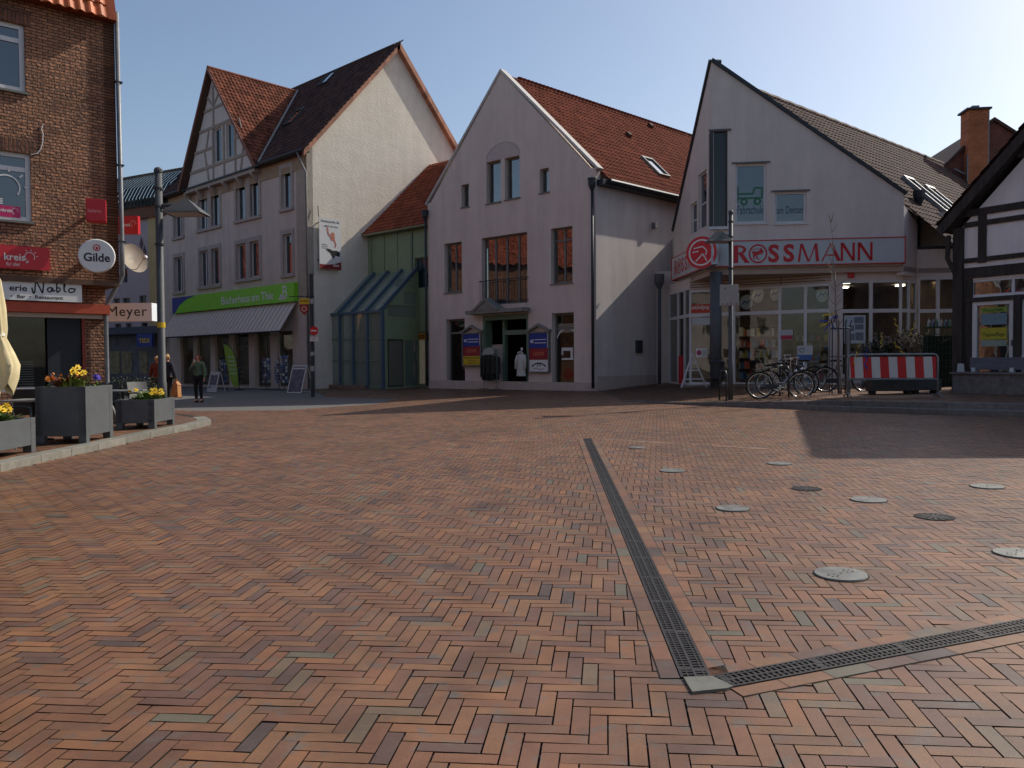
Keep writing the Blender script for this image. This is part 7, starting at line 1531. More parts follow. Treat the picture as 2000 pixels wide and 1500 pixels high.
# closed parasol
x, y, z = at_l(-10, 13.2); t = thing('parasol', 'closed cream parasol cut by the left edge of the photo', 'parasol', (x, y, z)); MB().tube([(x, y, z), (x, y, z+3.0)], .028, 10).build('pole', MATS['sign_white'], t)
mb = MB(); n = 28; prof = [(2.95, .02), (2.75, .09), (2.3, .13), (1.95, .15), (1.8, .13), (1.55, .21), (1.35, .27), (1.2, .26), (1.0, .20)]; vs = []
for (h_, r_) in prof:
    for k in range(n): a = 2*pi*k/n; q = r_*(1+.28*sin(7*a+h_*2)+.1*sin(3*a)); vs.append((x+q*cos(a), y+q*sin(a), z+h_+(.16*sin(4*a+1) if h_ < 1.3 else 0)))
mb.add(vs, [(i*n+k, i*n+(k+1) % n, (i+1)*n+(k+1) % n, (i+1)*n+k) for i in range(len(prof)-1) for k in range(n)]); mb.build('canopy', mat('canvas_cream', (.66, .56, .33), .9, .08, 4), t, smooth=True)
MB().lathe(Vector((x, y, z+1.83)), [(.15, 0), (.15, .05)], 16).build('strap', MATS['sign_white'], t); MB().lathe(Vector((x, y, z)), [(.3, 0), (.3, .08), (.05, .1)], 20).build('base', MATS['concrete'], t)

# ================================================================ bicycles
mat('rubber', (.02, .02, .02), .8, .2, 20); mat('chrome', (.6, .6, .6), .2, .1, 8, metal=.95)
def bicycle(label, fm, loc, rz, step=True):
    t = thing('bicycle', label, 'bicycle', (0, 0, 0), 'bicycles parked before the drugstore'); r = .345; wb = 1.08
    for x, st in ((0, 0), (wb, .0)):
        w_ = MB().tube([(x+r*cos(a), 0, r+.0+r*sin(a)*1.0) for a in np.linspace(0, 2*pi, 40, endpoint=False)], .025, 8, closed=True).build('wheel', MATS['rubber'], t, smooth=True)
        MB().tube([(x+(r-.03)*cos(a), 0, r+(r-.03)*sin(a)) for a in np.linspace(0, 2*pi, 40, endpoint=False)], .010, 6, closed=True).build('rim', MATS['chrome'], w_)
        mb = MB()
        for k in range(24): a = 2*pi*k/24; mb.tube([(x+.02*cos(a+1.4), (.025 if k % 2 else -.025), r+.02*sin(a+1.4)), (x+(r-.03)*cos(a), 0, r+(r-.03)*sin(a))], .0013, 3, cap=False)
        mb.build('spokes', MATS['chrome'], w_); MB().tube([(x, -.05, r), (x, .05, r)], .028, 8).build('hub', MATS['chrome'], w_)
        mb = MB(); vs = []; fs = []
        for k in range(15): a = (R(20)+R(150)*k/14) if x == 0 else (R(35)+R(115)*k/14); q = r+.035; vs += [(x+q*cos(a), -.028, r+q*sin(a)), (x+q*cos(a), .028, r+q*sin(a))]
        fs = [(2*k, 2*k+1, 2*k+3, 2*k+2) for k in range(14)]; mb.add(vs, fs); mb.build('mudguard', MATS['metal_dark'], t)
    bb = (.46, 0, .29); seat = (.30, 0, .74); head0 = (.84, 0, .62); head1 = (.80, 0, .84); rear = (0, 0, r)
    mb = MB(); mb.tube([bb, seat], .017, 8); 
    if step: mb.tube([(.42, 0, .42), (.6, 0, .40), head0], .022, 8); mb.tube([bb, (.62, 0, .36), (.82, 0, .66)], .024, 8)
    else: mb.tube([(.32, 0, .70), head1], .02, 8); mb.tube([bb, head0], .022, 8)
    mb.tube([head0, head1], .024, 8)
    for s in (-1, 1): mb.tube([(.46, s*.03, .29), (0, s*.06, r)], .010, 6); mb.tube([(.31, s*.02, .66), (0, s*.06, r)], .009, 6)
    mb.build('frame', fm, t)
    mb = MB()
    for s in (-1, 1): mb.tube([(wb, s*.055, r), (.90, s*.05, .60), (.85, 0, .64)], .012, 6)
    mb.build('fork', MATS['metal_dark'], t)
    hb = MB().tube([(.66, -.29, 1.02), (.74, -.24, 1.05), (.84, -.10, 1.04), (.82, 0, 1.0), (.84, .10, 1.04), (.74, .24, 1.05), (.66, .29, 1.02)], .012, 8).build('handlebar', MATS['chrome'], t)
    MB().tube([(.80, 0, .84), (.82, 0, 1.0)], .014, 8).build('stem', MATS['chrome'], hb)
    for s in (-1, 1): MB().tube([(.70, s*.27, 1.03), (.60, s*.31, 1.0)], .018, 8).build('grip', MATS['rubber'], hb)
    mb = MB(); vs = [(.14, -.09, .90), (.14, .09, .90), (.26, .075, .92), (.44, .02, .905), (.46, 0, .90), (.44, -.02, .905), (.26, -.075, .92)]; lo_ = [(a, b*.9, c-.05) for a, b, c in vs]; n = 7
    mb.add(vs+lo_, [tuple(range(n)), tuple(range(2*n-1, n-1, -1))]+[(i, n+i, n+(i+1) % n, (i+1) % n) for i in range(n)]); mb.build('saddle', MATS['rubber'], t, bevel=.01)
    MB().tube([seat, (.27, 0, .87)], .013, 8).build('seat_post', MATS['chrome'], t)
    mb = MB(); mb.tube([(.46, -.07, .29), (.46, .07, .29)], .02, 8); mb.lathe((.46, -.045, .29), [(.095, 0), (.095, .006)], 24, axis=(0, 1, 0)); mb.tube([(.46, -.075, .29), (.54, -.075, .14)], .009, 6); mb.tube([(.46, .075, .29), (.38, .075, .44)], .009, 6); mb.build('crank', MATS['chrome'], t)
    for (p_, s) in (((.54, -.12, .14), 1), ((.38, .12, .44), 1)): MB().box(Fr(0, 0, 90), p_[0]-.045, p_[0]+.045, -p_[1]-.035, -p_[1]+.035, p_[2]-.01, p_[2]+.01).build('pedal', MATS['rubber'], t)
    MB().box(Fr(0, 0, 90), .0, .5, .035, .06, .25, .38).build('chain_guard', MATS['metal_dark'], t, bevel=.02)
    mb = MB(); 
    for y_ in (-.06, 0, .06): mb.tube([(-.18, y_, .76), (.22, y_, .77)], .006, 5)
    for x_ in (-.18, .0, .2): mb.tube([(x_, -.06, .765), (x_, .06, .765)], .006, 5)
    for s in (-1, 1): mb.tube([(0, s*.07, r), (-.06, s*.06, .76)], .006, 5)
    mb.build('rack', MATS['metal_dark'], t); MB().lathe((.90, 0, .72), [(.03, 0), (.045, .05), (.04, .07)], 12, axis=(1, 0, .1)).build('lamp', MATS['chrome'], t)
    MB().tube([(.05, .08, .30), (-.02, .2, .02)], .008, 6).build('kickstand', MATS['zinc'], t)
    t.location = loc; t.rotation_euler.z = rz; return t
def at_p(px, d): p = atd(px, 700, d); return (p.x, p.y, pz(p.x, p.y))
bicycle('silver step-through city bicycle parked between lamp post and sapling', mat('bike_silver', (.30, .28, .30), .3, .1, 5, metal=.6), at_p(1484, 21.2), R(-2))
bicycle('black bicycle parked behind the young tree and the striped barrier', mat('bike_black', (.02, .02, .022), .35, .1, 5, metal=.3), at_p(1612, 22.6), R(-4), False)
bicycle('dark ladies bicycle half hidden behind the silver bicycle', MATS['bike_black'], at_p(1500, 22.0), R(3))
bicycle('dark bicycle standing among the shadows close to the tree guard', MATS['bike_black'], at_p(1590, 23.4), R(172), False)
for k, (px, lb) in enumerate(((1532, 'dark steel bicycle stand beside the silver bicycle'), (1412, 'dark steel bicycle stand left of the blank-board lamp post'))):
    p = at_p(px, 21.3); t = thing('bicycle_stand', lb, 'bicycle stand', p, 'steel bicycle stands'); x, y, z = p
    MB().tube([(x, y-.35, z), (x, y-.35, z+.7), (x, y-.25, z+.8), (x, y+.25, z+.8), (x, y+.35, z+.7), (x, y+.35, z)], .024, 8).build('hoop', MATS['metal_dark'], t, smooth=True)
    MB().tube([(x, y-.35, z+.4), (x, y+.35, z+.4)], .02, 8).build('crossbar', MATS['metal_dark'], t)

# ================================================================ sapling with guard and ribbons
x, y, z = at_p(1641, 21.4); t = thing('young_tree', 'thin leafless young tree tied with blue and yellow ribbons', 'tree', (x, y, z))
ht = atd(1622, 415, 21.4).z-z; xt = atd(1622, 415, 21.4).x-x
mat('bark_grey', (.24, .21, .18), .8, .25, 12); rr = random.Random(12)
tp_ = lambda h: Vector((x+xt*(h/ht)**1.2+.015*sin(h*5), y+.01*sin(h*3), z+h))
MB().tube([tp_(h) for h in np.linspace(0, ht, 24)], [.055*(1-.5*min(1, h/2.2)) if h < 2.2 else .02*(1-(h-2.2)/(ht-2.2))+.003 for h in np.linspace(0, ht, 24)], 8).build('trunk', MATS['bark_grey'], t, smooth=True)
mb = MB()
for k in range(34):
    h = rr.uniform(1.7, ht*.97); a = rr.uniform(0, 2*pi); L = rr.uniform(.25, .8)*(1-.55*h/ht); d = Vector((cos(a), sin(a)*.8, rr.uniform(.3, 1.0))).normalized(); p = tp_(h); pts = [p]
    for j in range(4): d = (d+Vector((0, 0, .12))+Vector((rr.gauss(0, .12), rr.gauss(0, .12), 0))).normalized(); pts.append(pts[-1]+d*L/4)
    mb.tube(pts, .011, 5, r1=.004)
mb.build('twigs', MATS['bark_grey'], t)
def ribbon(mb, p, d, L, w_, ph):
    vs = []; n = 12
    for k in range(n+1):
        q = p+d*L*k/n+Vector((.03*sin(k*1.1+ph), .02*cos(k*1.3+ph), -.012*k)); vs += [q+Vector((0, 0, w_)), q-Vector((.01, 0, w_))]
    mb.add(vs, [(2*k, 2*k+1, 2*k+3, 2*k+2) for k in range(n)])
for nm, m_, pts in (('blue ribbon knotted round the thin tree trunk', mat('ribbon_blue', (.03, .05, .30), .6, .1, 6), [(1.95, 0), (2.1, 1), (2.25, 2)]), ('yellow ribbon hanging from the thin tree trunk', mat('ribbon_yellow', (.60, .42, .03), .6, .1, 6), [(2.0, .5), (2.15, 1.5)])):
    mb = MB()
    for h, ph in pts: ribbon(mb, tp_(h)+Vector((-.05, -.05, 0)), Vector((-.65+.3*ph, -.1, .2-.55*(ph % 1.2))).normalized(), .5, .022, ph); 
    mb.lathe(tp_(2.02), [(.04, 0), (.045, .05), (.04, .1)], 10); o = mb.build('ribbon', m_); tagm(o, nm, 'ribbon', 'ribbons on the bare young tree')
g = thing('tree_guard', 'dark iron railing guard around the young tree', 'tree guard', (x, y, z))
for k in range(9):
    a = 2*pi*k/9; q = Vector((x+.26*cos(a), y+.26*sin(a), z)); MB().tube([q, q+Vector((0, 0, 1.85)), q+Vector((.04*cos(a), .04*sin(a), 1.98))], .011, 6).build('bar', MATS['metal_dark'], g)
for h in (.25, 1.0, 1.75): MB().tube([(x+.26*cos(a), y+.26*sin(a), z+h) for a in np.linspace(0, 2*pi, 24, endpoint=False)], .013, 6, closed=True).build('hoop', MATS['metal_dark'], g)
MB().tube([(x+.10, y-.28, z), (x+.10, y-.28, z+1.7)], .045, 8).build('stake', MATS['zinc'], g)
# ================================================================ striped barrier
p0 = Vector(at_p(1656, 19.9)); p1 = Vector(at_p(1832, 19.5)); zf_ = min(p0.z, p1.z); BR = Fr(p0.x, p0.y, math.degrees(math.atan2(p1.x-p0.x, p1.y-p0.y))); L = math.hypot(p1.x-p0.x, p1.y-p0.y)
t = thing('barrier', 'red and white striped barrier board in a grey steel tube frame', 'barrier', tuple(p0)); zb = p0.z
z1 = atd(1740, 692, 19.7).z; zp0, zp1 = atd(1740, 738, 19.7).z, atd(1740, 697, 19.7).z
MB().tube([BR.w(0, 0, zb), BR.w(0, 0, z1-.08), BR.w(.04, 0, z1-.02), BR.w(.1, 0, z1), BR.w(L-.1, 0, z1), BR.w(L-.04, 0, z1-.02), BR.w(L, 0, z1-.08), BR.w(L, 0, p1.z)], .024, 10).build('frame', mat('galv', (.26, .27, .28), .5, .15, 8, metal=.4), t, smooth=True)
MB().tube([BR.w(0, 0, zp0-.03), BR.w(L, 0, zp0-.03)], .02, 8).build('lower_rail', MATS['galv'], t)
for u in (0, L): MB().tube([BR.w(u, -.42, zb+.02), BR.w(u, 0, zb+.10), BR.w(u, .42, zb+.02)], .02, 8).build('foot', MATS['galv'], t)
mat('barrier_white', (.60, .56, .54), .5, .06, 6); MB().box(BR, .04, L-.04, -.012, .012, zp0, zp1).build('board', MATS['barrier_white'], t)
mb = MB(); n = 10.0; sw_ = (L-.08)/10.0
for k in range(6):
    u0 = .04+(2*k-.5)*sw_; u0c, u1c = max(.04, u0), min(L-.04, u0+sw_)
    mb.add([BR.w(u0c, .0145, zp1), BR.w(u1c, .0145, zp1), BR.w(min(u1c+.03, L-.04), .0145, zp0), BR.w(min(u0c+.03, L-.04), .0145, zp0)], [(0, 1, 2, 3)])
mb.build('red_stripe', mat('barrier_red', (.52, .015, .02), .45, .06, 6), t)
o = MB(); ribbon(o, BR.w(.27, .03, z1+.32), Vector((-.3, 0, -1)).normalized(), .46, .014, 0); o = o.build('ribbon', MATS['ribbon_yellow']); tagm(o, 'yellow ribbon rising from the top rail of the striped barrier', 'ribbon')
o = MB(); ribbon(o, BR.w(.42, .035, z1+.14), Vector((0, 0, -1)), .36, .03, 1); o = o.build('ribbon', MATS['ribbon_blue']); tagm(o, 'blue ribbon hanging over the second red stripe of the barrier', 'ribbon')
# ================================================================ info board, bushes, troughs, crate stack behind the barrier
q0, q1 = Vector(at_p(1649, 24.5)), Vector(at_p(1692, 24.3)); IB = Fr(q0.x, q0.y, 97); L = (q1-q0).length; z0, z1 = atd(1670, 671, 24.4).z, atd(1670, 616, 24.4).z
t = thing('information_board', 'pale blue information board with printed panels beside the young tree', 'board', tuple(q0))
MB().box(IB, 0, L, -.04, 0, z0, z1).build('board', mat('board_blue', (.33, .38, .43), .4, .06, 3), t, bevel=.008)
mb = MB()
for (a, b, c_, d_) in ((.45, .90, .72, .95), (.2, .45, .45, .65), (.5, .9, .5, .68), (.18, .48, .12, .36), (.52, .9, .12, .4)): mb.box(IB, a*L, b*L, .001, .006, z0+c_*(z1-z0), z0+d_*(z1-z0))
mb.build('printed_panel', mat('print_dark', (.12, .14, .18), .5, .8, 40), t)
for u in (.06, L-.06): MB().tube([IB.w(u, -.06, q0.z), IB.w(u, -.06, z1)], .025, 8).build('leg', MATS['metal_dark'], t)
def bush(px, d, w_, h, label, n, m, seed, twigm='bark_grey'):
    x, y, z = at_p(px, d); t = thing('shrub', label, 'shrub', (x, y, z), 'shrubs in the troughs before the drugstore windows'); rr = random.Random(seed)
    tr = thing('', '', '') if 0 else None
    MB().box(Fr(x, y, 97), -w_*.8, w_*.8, -.25, .25, z, z+.42).build('trough', MATS['wood_dark'], t)
    mb = MB(); lf = MB()
    for k in range(int(26*w_/.5)):
        a = rr.uniform(0, 2*pi); b = Vector((x+rr.uniform(-.6, .6)*w_, y+rr.uniform(-.15, .15), z+.4)); d_ = Vector((cos(a)*.5, sin(a)*.4, 1)).normalized(); L_ = h*rr.uniform(.55, 1.05); pts = [b]
        for j in range(6): d_ = (d_+Vector((rr.gauss(0, .22), rr.gauss(0, .18), 0))).normalized(); pts.append(pts[-1]+d_*L_/6)
        mb.tube(pts, .013, 4, r1=.004)
        for j in range(2, 7):
            for q in range(3):
                e_ = pts[j]; dd_ = Vector((rr.gauss(0, 1), rr.gauss(0, .8), rr.gauss(.4, .6))).normalized(); mb.tube([e_, e_+dd_*.12, e_+dd_*.2+Vector((0, 0, .03))], .006, 3, r1=.003)
    mb.build('branches', MATS[twigm], t)
    for k in range(n):
        a = rr.uniform(0, 2*pi); q = math.sqrt(rr.random()); c = Vector((x+cos(a)*q*w_*.85, y+sin(a)*q*.32, z+.42+h*(1-.4*q)*rr.random()**.7)); a_ = Vector((rr.gauss(0, 1), rr.gauss(0, 1), rr.gauss(0, 1))).normalized(); b_ = a_.cross(Vector((rr.gauss(0, 1), rr.gauss(0, 1), 1))).normalized(); s_ = rr.uniform(1.2, 2.8)
        lf.add([c, c+(a_*.022+b_*.012)*s_, c+a_*.045*s_, c+(a_*.022-b_*.012)*s_], [(0, 1, 2, 3)], rr.random())
    lf.build('leaves', m, t); return t
mat('leaf_brown', (.10, .085, .045), .8, .5, 9, tone=.6)
bush(1716, 25.2, .55, 1.25, 'twiggy shrub with sparse dark leaves beside the information board', 1800, MATS['leaf_dark'], 3); bush(1775, 25.0, .75, 1.55, 'broad brownish shrub with yellow ribbons before the corner windows', 3200, MATS['leaf_brown'], 5)
rr = random.Random(8)
for k, (px, py, dx, dz, L_) in enumerate(((1747, 622, .5, -1, .32), (1745, 668, .9, -.6, .4), (1790, 626, -.7, -1, .4), (1723, 650, -.1, -1, .3))):
    o = MB(); ribbon(o, atd(px, py, 24.5), Vector((dx, 0, dz)).normalized(), L_, .02, k); o = o.build('ribbon', MATS['ribbon_yellow']); tagm(o, ['yellow ribbon in the upper middle of the brown shrub', 'curling yellow ribbon low in the brown shrub', 'yellow ribbon at the upper right of the brown shrub', 'short yellow ribbon in the dark shrub by the board'][k], 'ribbon', 'yellow ribbons on the shrubs')
x, y, z = at_p(1835, 24.2); t = thing('wire_cage', 'dark green wire cage stand with bottles on top beside the timbered house', 'stand', (x, y, z)); WC = Fr(x, y, 97); hh = atd(1835, 640, 24.2).z-z
mat('wire_green', (.02, .06, .035), .6, .2, 8); mb = MB(); 
for k in range(9): u = -.42+.84*k/8; mb.tube([WC.w(u, .2, z), WC.w(u, .2, z+hh)], .007, 4); mb.tube([WC.w(u, -.2, z), WC.w(u, -.2, z+hh)], .007, 4)
for k in range(10): zz = z+.02+(hh-.02)*k/9; mb.tube([WC.w(-.42, .2, zz), WC.w(.42, .2, zz), WC.w(.42, -.2, zz), WC.w(-.42, -.2, zz)], .007, 4, closed=True)
mb.build('mesh', MATS['wire_green'], t); MB().box(WC, -.41, .41, -.19, .17, z+.02, z+hh-.25).build('filling', mat('fill_dark', (.015, .025, .018), .9, .5, 14), t); MB().box(WC, -.44, .44, -.22, .22, z+hh, z+hh+.03).build('shelf', MATS['wire_green'], t)
for k in range(6):
    c = WC.w(-.32+.12*k, 0, z+hh+.03); o = MB().lathe(c, [(.035, 0), (.04, .01), (.04, .16), (.015, .2), (.015, .25)], 10).build('bottle', mat('bottle_%d' % (k % 3), ((.35, .36, .38), (.10, .12, .2), (.05, .16, .12))[k % 3], .3, .1, 6)); tagm(o, 'small bottle in the row on top of the green wire cage', 'bottle', 'row of small bottles on the wire cage')
# low troughs behind the barrier
for k, (px, w_, lb) in enumerate(((1738, .55, 'long dark trough under the barrier board'), (1806, .35, 'short dark trough under the right end of the barrier board'))):
    x, y, z = at_p(px, 20.9); t = thing('trough', lb, 'trough', (x, y, z), 'dark troughs behind the barrier'); TF = Fr(x, y, 94); MB().box(TF, -w_, w_, -.2, .2, z+.08, z+.38).build('box', mat('trough_dark', (.05, .05, .05), .7, .2, 8), t, bevel=.02)
    for u in (-w_+.05, w_-.15): MB().box(TF, u, u+.1, -.15, .15, z, z+.078).build('foot', MATS['rubber'], t)
# stone bench wall with wooden seat in front of the timbered house
q = T.uz(1862, 735, 1.15); bz = PZT; t = thing('seat_wall', 'grey concrete seat wall with a weathered wooden bench in front of the timbered house', 'bench', tuple(T.w(q[0], 1.0, bz)))
zt_ = T.uz(1900, 727, 1.15)[1]
MB().box(T, q[0]-.05, 6, .45, 1.10, bz-.35, zt_-.05).build('base', mat('rough_concrete', (.17, .155, .15), .95, .3, 8, bump=.05, bscale=40), t); MB().box(T, q[0]-.1, 6, .40, 1.16, zt_-.047, zt_).build('top_slab', MATS['kerbdark'], t)
zs0, zs1 = T.uz(1950, 722, .5)[1], T.uz(1950, 698, .5)[1]; u1_ = T.uz(1893, 710, .5)[0]
MB().box(T, u1_, 6, .42, .47, zs0, zs1).build('backrest', mat('bench_wood', (.13, .13, .16), .8, .25, 9, stretch=(.3, .3, 3)), t)
for u in (u1_+.05, u1_+1.0, u1_+2.2): MB().box(T, u, u+.09, .40, .50, zt_, zs0+.05).build('leg', MATS['frame_white'], t)
o = MB(); q2_ = T.uz(1871, 722, .9); o.prism(T, [(q2_[0]-.06, zt_+.003), (q2_[0]+.12, zt_+.003), (q2_[0]+.10, zt_+.22), (q2_[0]-.04, zt_+.22)], .8, .84); o = o.build('leaflet', MATS['poster_pale']); tagm(o, 'small pale leaflet standing at the end of the seat wall', 'leaflet')

# ================================================================ A-boards, racks, feather flag
def aboard(c, ang, w_, h, label, m, cat='A-board', lean=.25, name='pavement_sign'):
    F = Fr(c.x, c.y, ang); t = thing(name, label, cat, tuple(c), None); z = c.z
    for s in (1, -1):
        p = [F.w(-w_/2, s*lean, z), F.w(w_/2, s*lean, z), F.w(w_/2, s*.02, z+h), F.w(-w_/2, s*.02, z+h)]; mb = MB(); nrm = (F.n*h+Vector((0, 0, lean))).normalized() if s > 0 else (-F.n*h+Vector((0, 0, lean))).normalized()
        def ed(a, b, wd): 
            d = (b-a).normalized(); sd = nrm.cross(d)*wd; mb.add([a, b, b+sd, a+sd, a+nrm*.02, b+nrm*.02, b+sd+nrm*.02, a+sd+nrm*.02], [(0, 1, 2, 3), (4, 5, 6, 7), (0, 1, 5, 4), (2, 3, 7, 6), (0, 3, 7, 4), (1, 2, 6, 5)])
        for i in range(4): ed(p[i], p[(i+1) % 4], .04 if s > 0 else -.04)
        mb.build('frame', m, t)
    P = lambda a, b, o_: F.w(-w_/2+a*w_, lean*(1-b)+.02*b+o_, z+b*h)
    return t, F, P
c = G(422, 765); c.z = gz(c.x, c.y)
t, F, P = aboard(c, 125, .72, .95, 'white framed pavement sign with a dark photo poster before the bookshop', MATS['frame_white'])
mb = MB(); mb.add([P(.04, .04, .005), P(.96, .04, .005), P(.96, .96, .005), P(.04, .96, .005)], [(0, 1, 2, 3)]); mb.build('poster', MATS['poster_pale'], t); mb = MB(); mb.add([P(.12, .36, .02), P(.88, .36, .02), P(.88, .84, .02), P(.12, .84, .02)], [(0, 1, 2, 3)]); mb.add([P(.12, .2, .02), P(.4, .2, .02), P(.3, .28, .02), P(.12, .28, .02)], [(0, 1, 2, 3)]); mb.build('picture', mat('photo_print', (.03, .03, .06), .5, 3, 6, c2=(.2, .19, .24)), t)
c = G(587, 767); c.z = gz(c.x, c.y)
t, F, P = aboard(c, 120, .85, 1.2, 'wide leaning pavement sign with a black and white portrait at the bookshop corner', MATS['frame_white'], lean=.38); mb = MB(); mb.add([P(.04, .04, .005), P(.96, .04, .005), P(.96, .96, .005), P(.04, .96, .005)], [(0, 1, 2, 3)]); mb.build('poster', MATS['photo_print'], t); mb = MB(); mb.add([P(.08, .86, .015), P(.92, .86, .015), P(.92, .92, .015), P(.08, .92, .015)], [(0, 1, 2, 3)]); mb.build('poster_line', MATS['poster_pale'], t)
# feather flag
c = G(468, 762); c.z = gz(c.x, c.y); t = thing('feather_flag', 'light green feather flag on a curved black pole before the bookshop', 'flag', tuple(c)); s_ = c.y/FPX; FF = Fr(c.x, c.y, 96)
X2 = lambda px: (px-468)*s_; Z2 = lambda py: c.z+(762-py)*s_*1.0
MB().tube([FF.w(X2(a), 0, Z2(b)) for a, b in ((468, 762), (467, 735), (463, 705), (456, 685), (447, 674), (436, 669))], .018, 6).build('pole', MATS['metal_dark'], t)
mb = MB(); pts = [(437, 672), (447, 675), (456, 687), (462, 705), (465, 735), (466, 756), (456, 755), (449, 740), (443, 712), (439, 690)]
flat(mb, FF, [(X2(a), Z2(b)) for a, b in pts], 0); mb.build('banner', mat('flag_green', (.24, .38, .05), .7, .15, 6), t); mb = MB()
for k in range(5): mb.add([FF.w(X2(445+.8*k), .006, Z2(696+8*k)), FF.w(X2(459+.8*k), .006, Z2(696+8*k)), FF.w(X2(459+.8*k), .006, Z2(699+8*k)), FF.w(X2(445+.8*k), .006, Z2(699+8*k))], [(0, 1, 2, 3)])
mb.build('print', mat('flag_print', (.38, .48, .30), .7, .1, 6), t); MB().lathe(c, [(.25, 0), (.25, .05), (.03, .08)], 16).build('base', MATS['metal_dark'], t)
# postcard racks
def rack(px, py, h, label, seed):
    c = G(px, py); c.z = gz(c.x, c.y); t = thing('card_rack', label, 'card rack', tuple(c), 'card racks outside the bookshop'); rr = random.Random(seed)
    MB().tube([c, c+Vector((0, 0, h))], .02, 8).build('post', MATS['metal_dark'], t); MB().lathe(c, [(.26, 0), (.26, .03), (.02, .06)], 16).build('base', MATS['metal_dark'], t); g = [MB(), MB(), MB()]
    for k in range(8):
        zz = .35+k*(h-.5)/8
        for j in range(8):
            a = j*pi/4; r_ = .17; q = c+Vector((cos(a)*r_, sin(a)*r_, zz)); tn = Vector((-sin(a), cos(a), 0)); rd = Vector((cos(a), sin(a), 0)); hh_ = (h-.5)/8*.85; g[rr.randrange(3)].add([q-tn*.055, q+tn*.055, q+tn*.055+Vector((0, 0, hh_))+rd*.03, q-tn*.055+Vector((0, 0, hh_))+rd*.03], [(0, 1, 2, 3)], rr.random())
    for g_, m_ in zip(g, ('poster_pale', 'photo_print', 'book_b')): g_.build('cards', MATS[m_], t)
rack(521, 761, 1.75, 'revolving card rack beside the open bookshop door', 1); rack(437, 760, 1.7, 'revolving card rack behind the green feather flag', 2); rack(556, 762, 1.85, 'tall card rack before the last shop window, by the leaning sign', 3); rack(545, 762, 1.6, 'dark full card rack between bookshop door and leaning sign', 4)
# easel A-frame at drugstore
c = G(1357, 757, f=pz); c.z = pz(c.x, c.y); t = thing('easel', 'tall white A-shaped ladder display with a sale sign left of the drugstore column', 'display stand', tuple(c)); s_ = c.y/FPX; EF = Fr(c.x, c.y, 95)
for (a, b) in ((1331, 1352), (1380, 1352)):
    for v in (-.15, .15): MB().tube([EF.w((a-1357)*s_, v, c.z), EF.w((b-1357)*s_, v*.2, c.z+(757-690)*s_)], .018, 6).build('leg', MATS['frame_white'], t)
for f_ in (.25, .5, .72): MB().box(EF, (-26+21*f_)*s_, (23-28*f_)*s_, -.14*(1-f_)-.02, .14*(1-f_)+.02, c.z+67*f_*s_-.02, c.z+67*f_*s_+.02).build('rung', MATS['frame_white'], t)
MB().box(EF, 2*s_, 24*s_, .05, .07, c.z+59*s_, c.z+77*s_).build('sale_sign', MATS['sign_white'], t); mb = MB(); disc(mb, EF, 7.5*s_, c.z+68*s_, 4.5*s_, 5*s_, .075); mb.build('percent_disc', mat('pink_disc', (.45, .02, .12), .5, .1, 4), t)
mb = MB(); text(mb, EF, '%', 5*s_, 10*s_, c.z+65.5*s_, c.z+70.5*s_, .08); 
for k in range(3): mb.box(EF, 13.5*s_, 22*s_, .07, .075, c.z+(63+4*k)*s_, c.z+(64+4*k)*s_)
mb.build('print', MATS['frame_grey'], t)
# heart display box, rail stands by the drugstore window
c = Vector(at_p(1573, 26.0)); t = thing('display_box', 'white counter display with a drawn heart and blue lower band by the drugstore', 'display stand', tuple(c)); s_ = 26/FPX; DF = Fr(c.x, c.y, 97); zz = lambda py: atd(1573, py, 26).z
MB().box(DF, -14*s_, 14*s_, -.2, .0, zz(693), zz(675)).build('header', MATS['poster_pale'], t); MB().box(DF, -16*s_, 12*s_, -.1, .02, zz(703), zz(693)-.002).build('band', mat('band_blue', (.05, .12, .35), .5, .4, 12), t); MB().box(DF, -18*s_, 26*s_, -.3, .0, zz(709), zz(703)-.002).build('counter', MATS['frame_grey'], t)
for u in (-17*s_, 22*s_): MB().box(DF, u, u+.06, -.25, -.05, c.z, zz(709)).build('leg', MATS['frame_grey'], t)
mb = MB(); uc = -7*s_; zc_ = zz(684); line(mb, DF, [(uc, zc_-.09), (uc-.08, zc_), (uc-.06, zc_+.06), (uc-.02, zc_+.065), (uc, zc_+.03), (uc+.02, zc_+.065), (uc+.06, zc_+.06), (uc+.08, zc_), (uc, zc_-.09)], .014, .006); mb.build('heart', MATS['sign_black'], t)
# ================================================================ people
mat('hair_auburn', (.16, .05, .02), .7, .3, 30); mat('hair_blond', (.42, .27, .12), .7, .3, 30); mat('hair_brown', (.10, .05, .03), .7, .3, 30)
mat('jumper_green', (.10, .16, .10), .9, .15, 14, bump=.03, bscale=60); mat('trousers_black', (.012, .012, .014), .85, .2, 10); mat('shoe_black', (.015, .015, .015), .5, .1, 10); mat('jacket_red', (.14, .035, .025), .9, .2, 10); mat('jacket_navy', (.02, .022, .035), .9, .2, 10); mat('bag_tan', (.42, .20, .08), .6, .2, 8)
def skin(name, verts, edges, m, parent, root=0, sub=2):
    me = bpy.data.meshes.new(name); me.from_pydata([v[:3] for v in verts], edges, []); o = bpy.data.objects.new(name, me); col.objects.link(o); o.parent = parent
    o.modifiers.new('skin', 'SKIN'); me.skin_vertices or None
    if not me.skin_vertices: me.skin_vertices.new() if hasattr(me.skin_vertices, 'new') else None
    return o, me, m
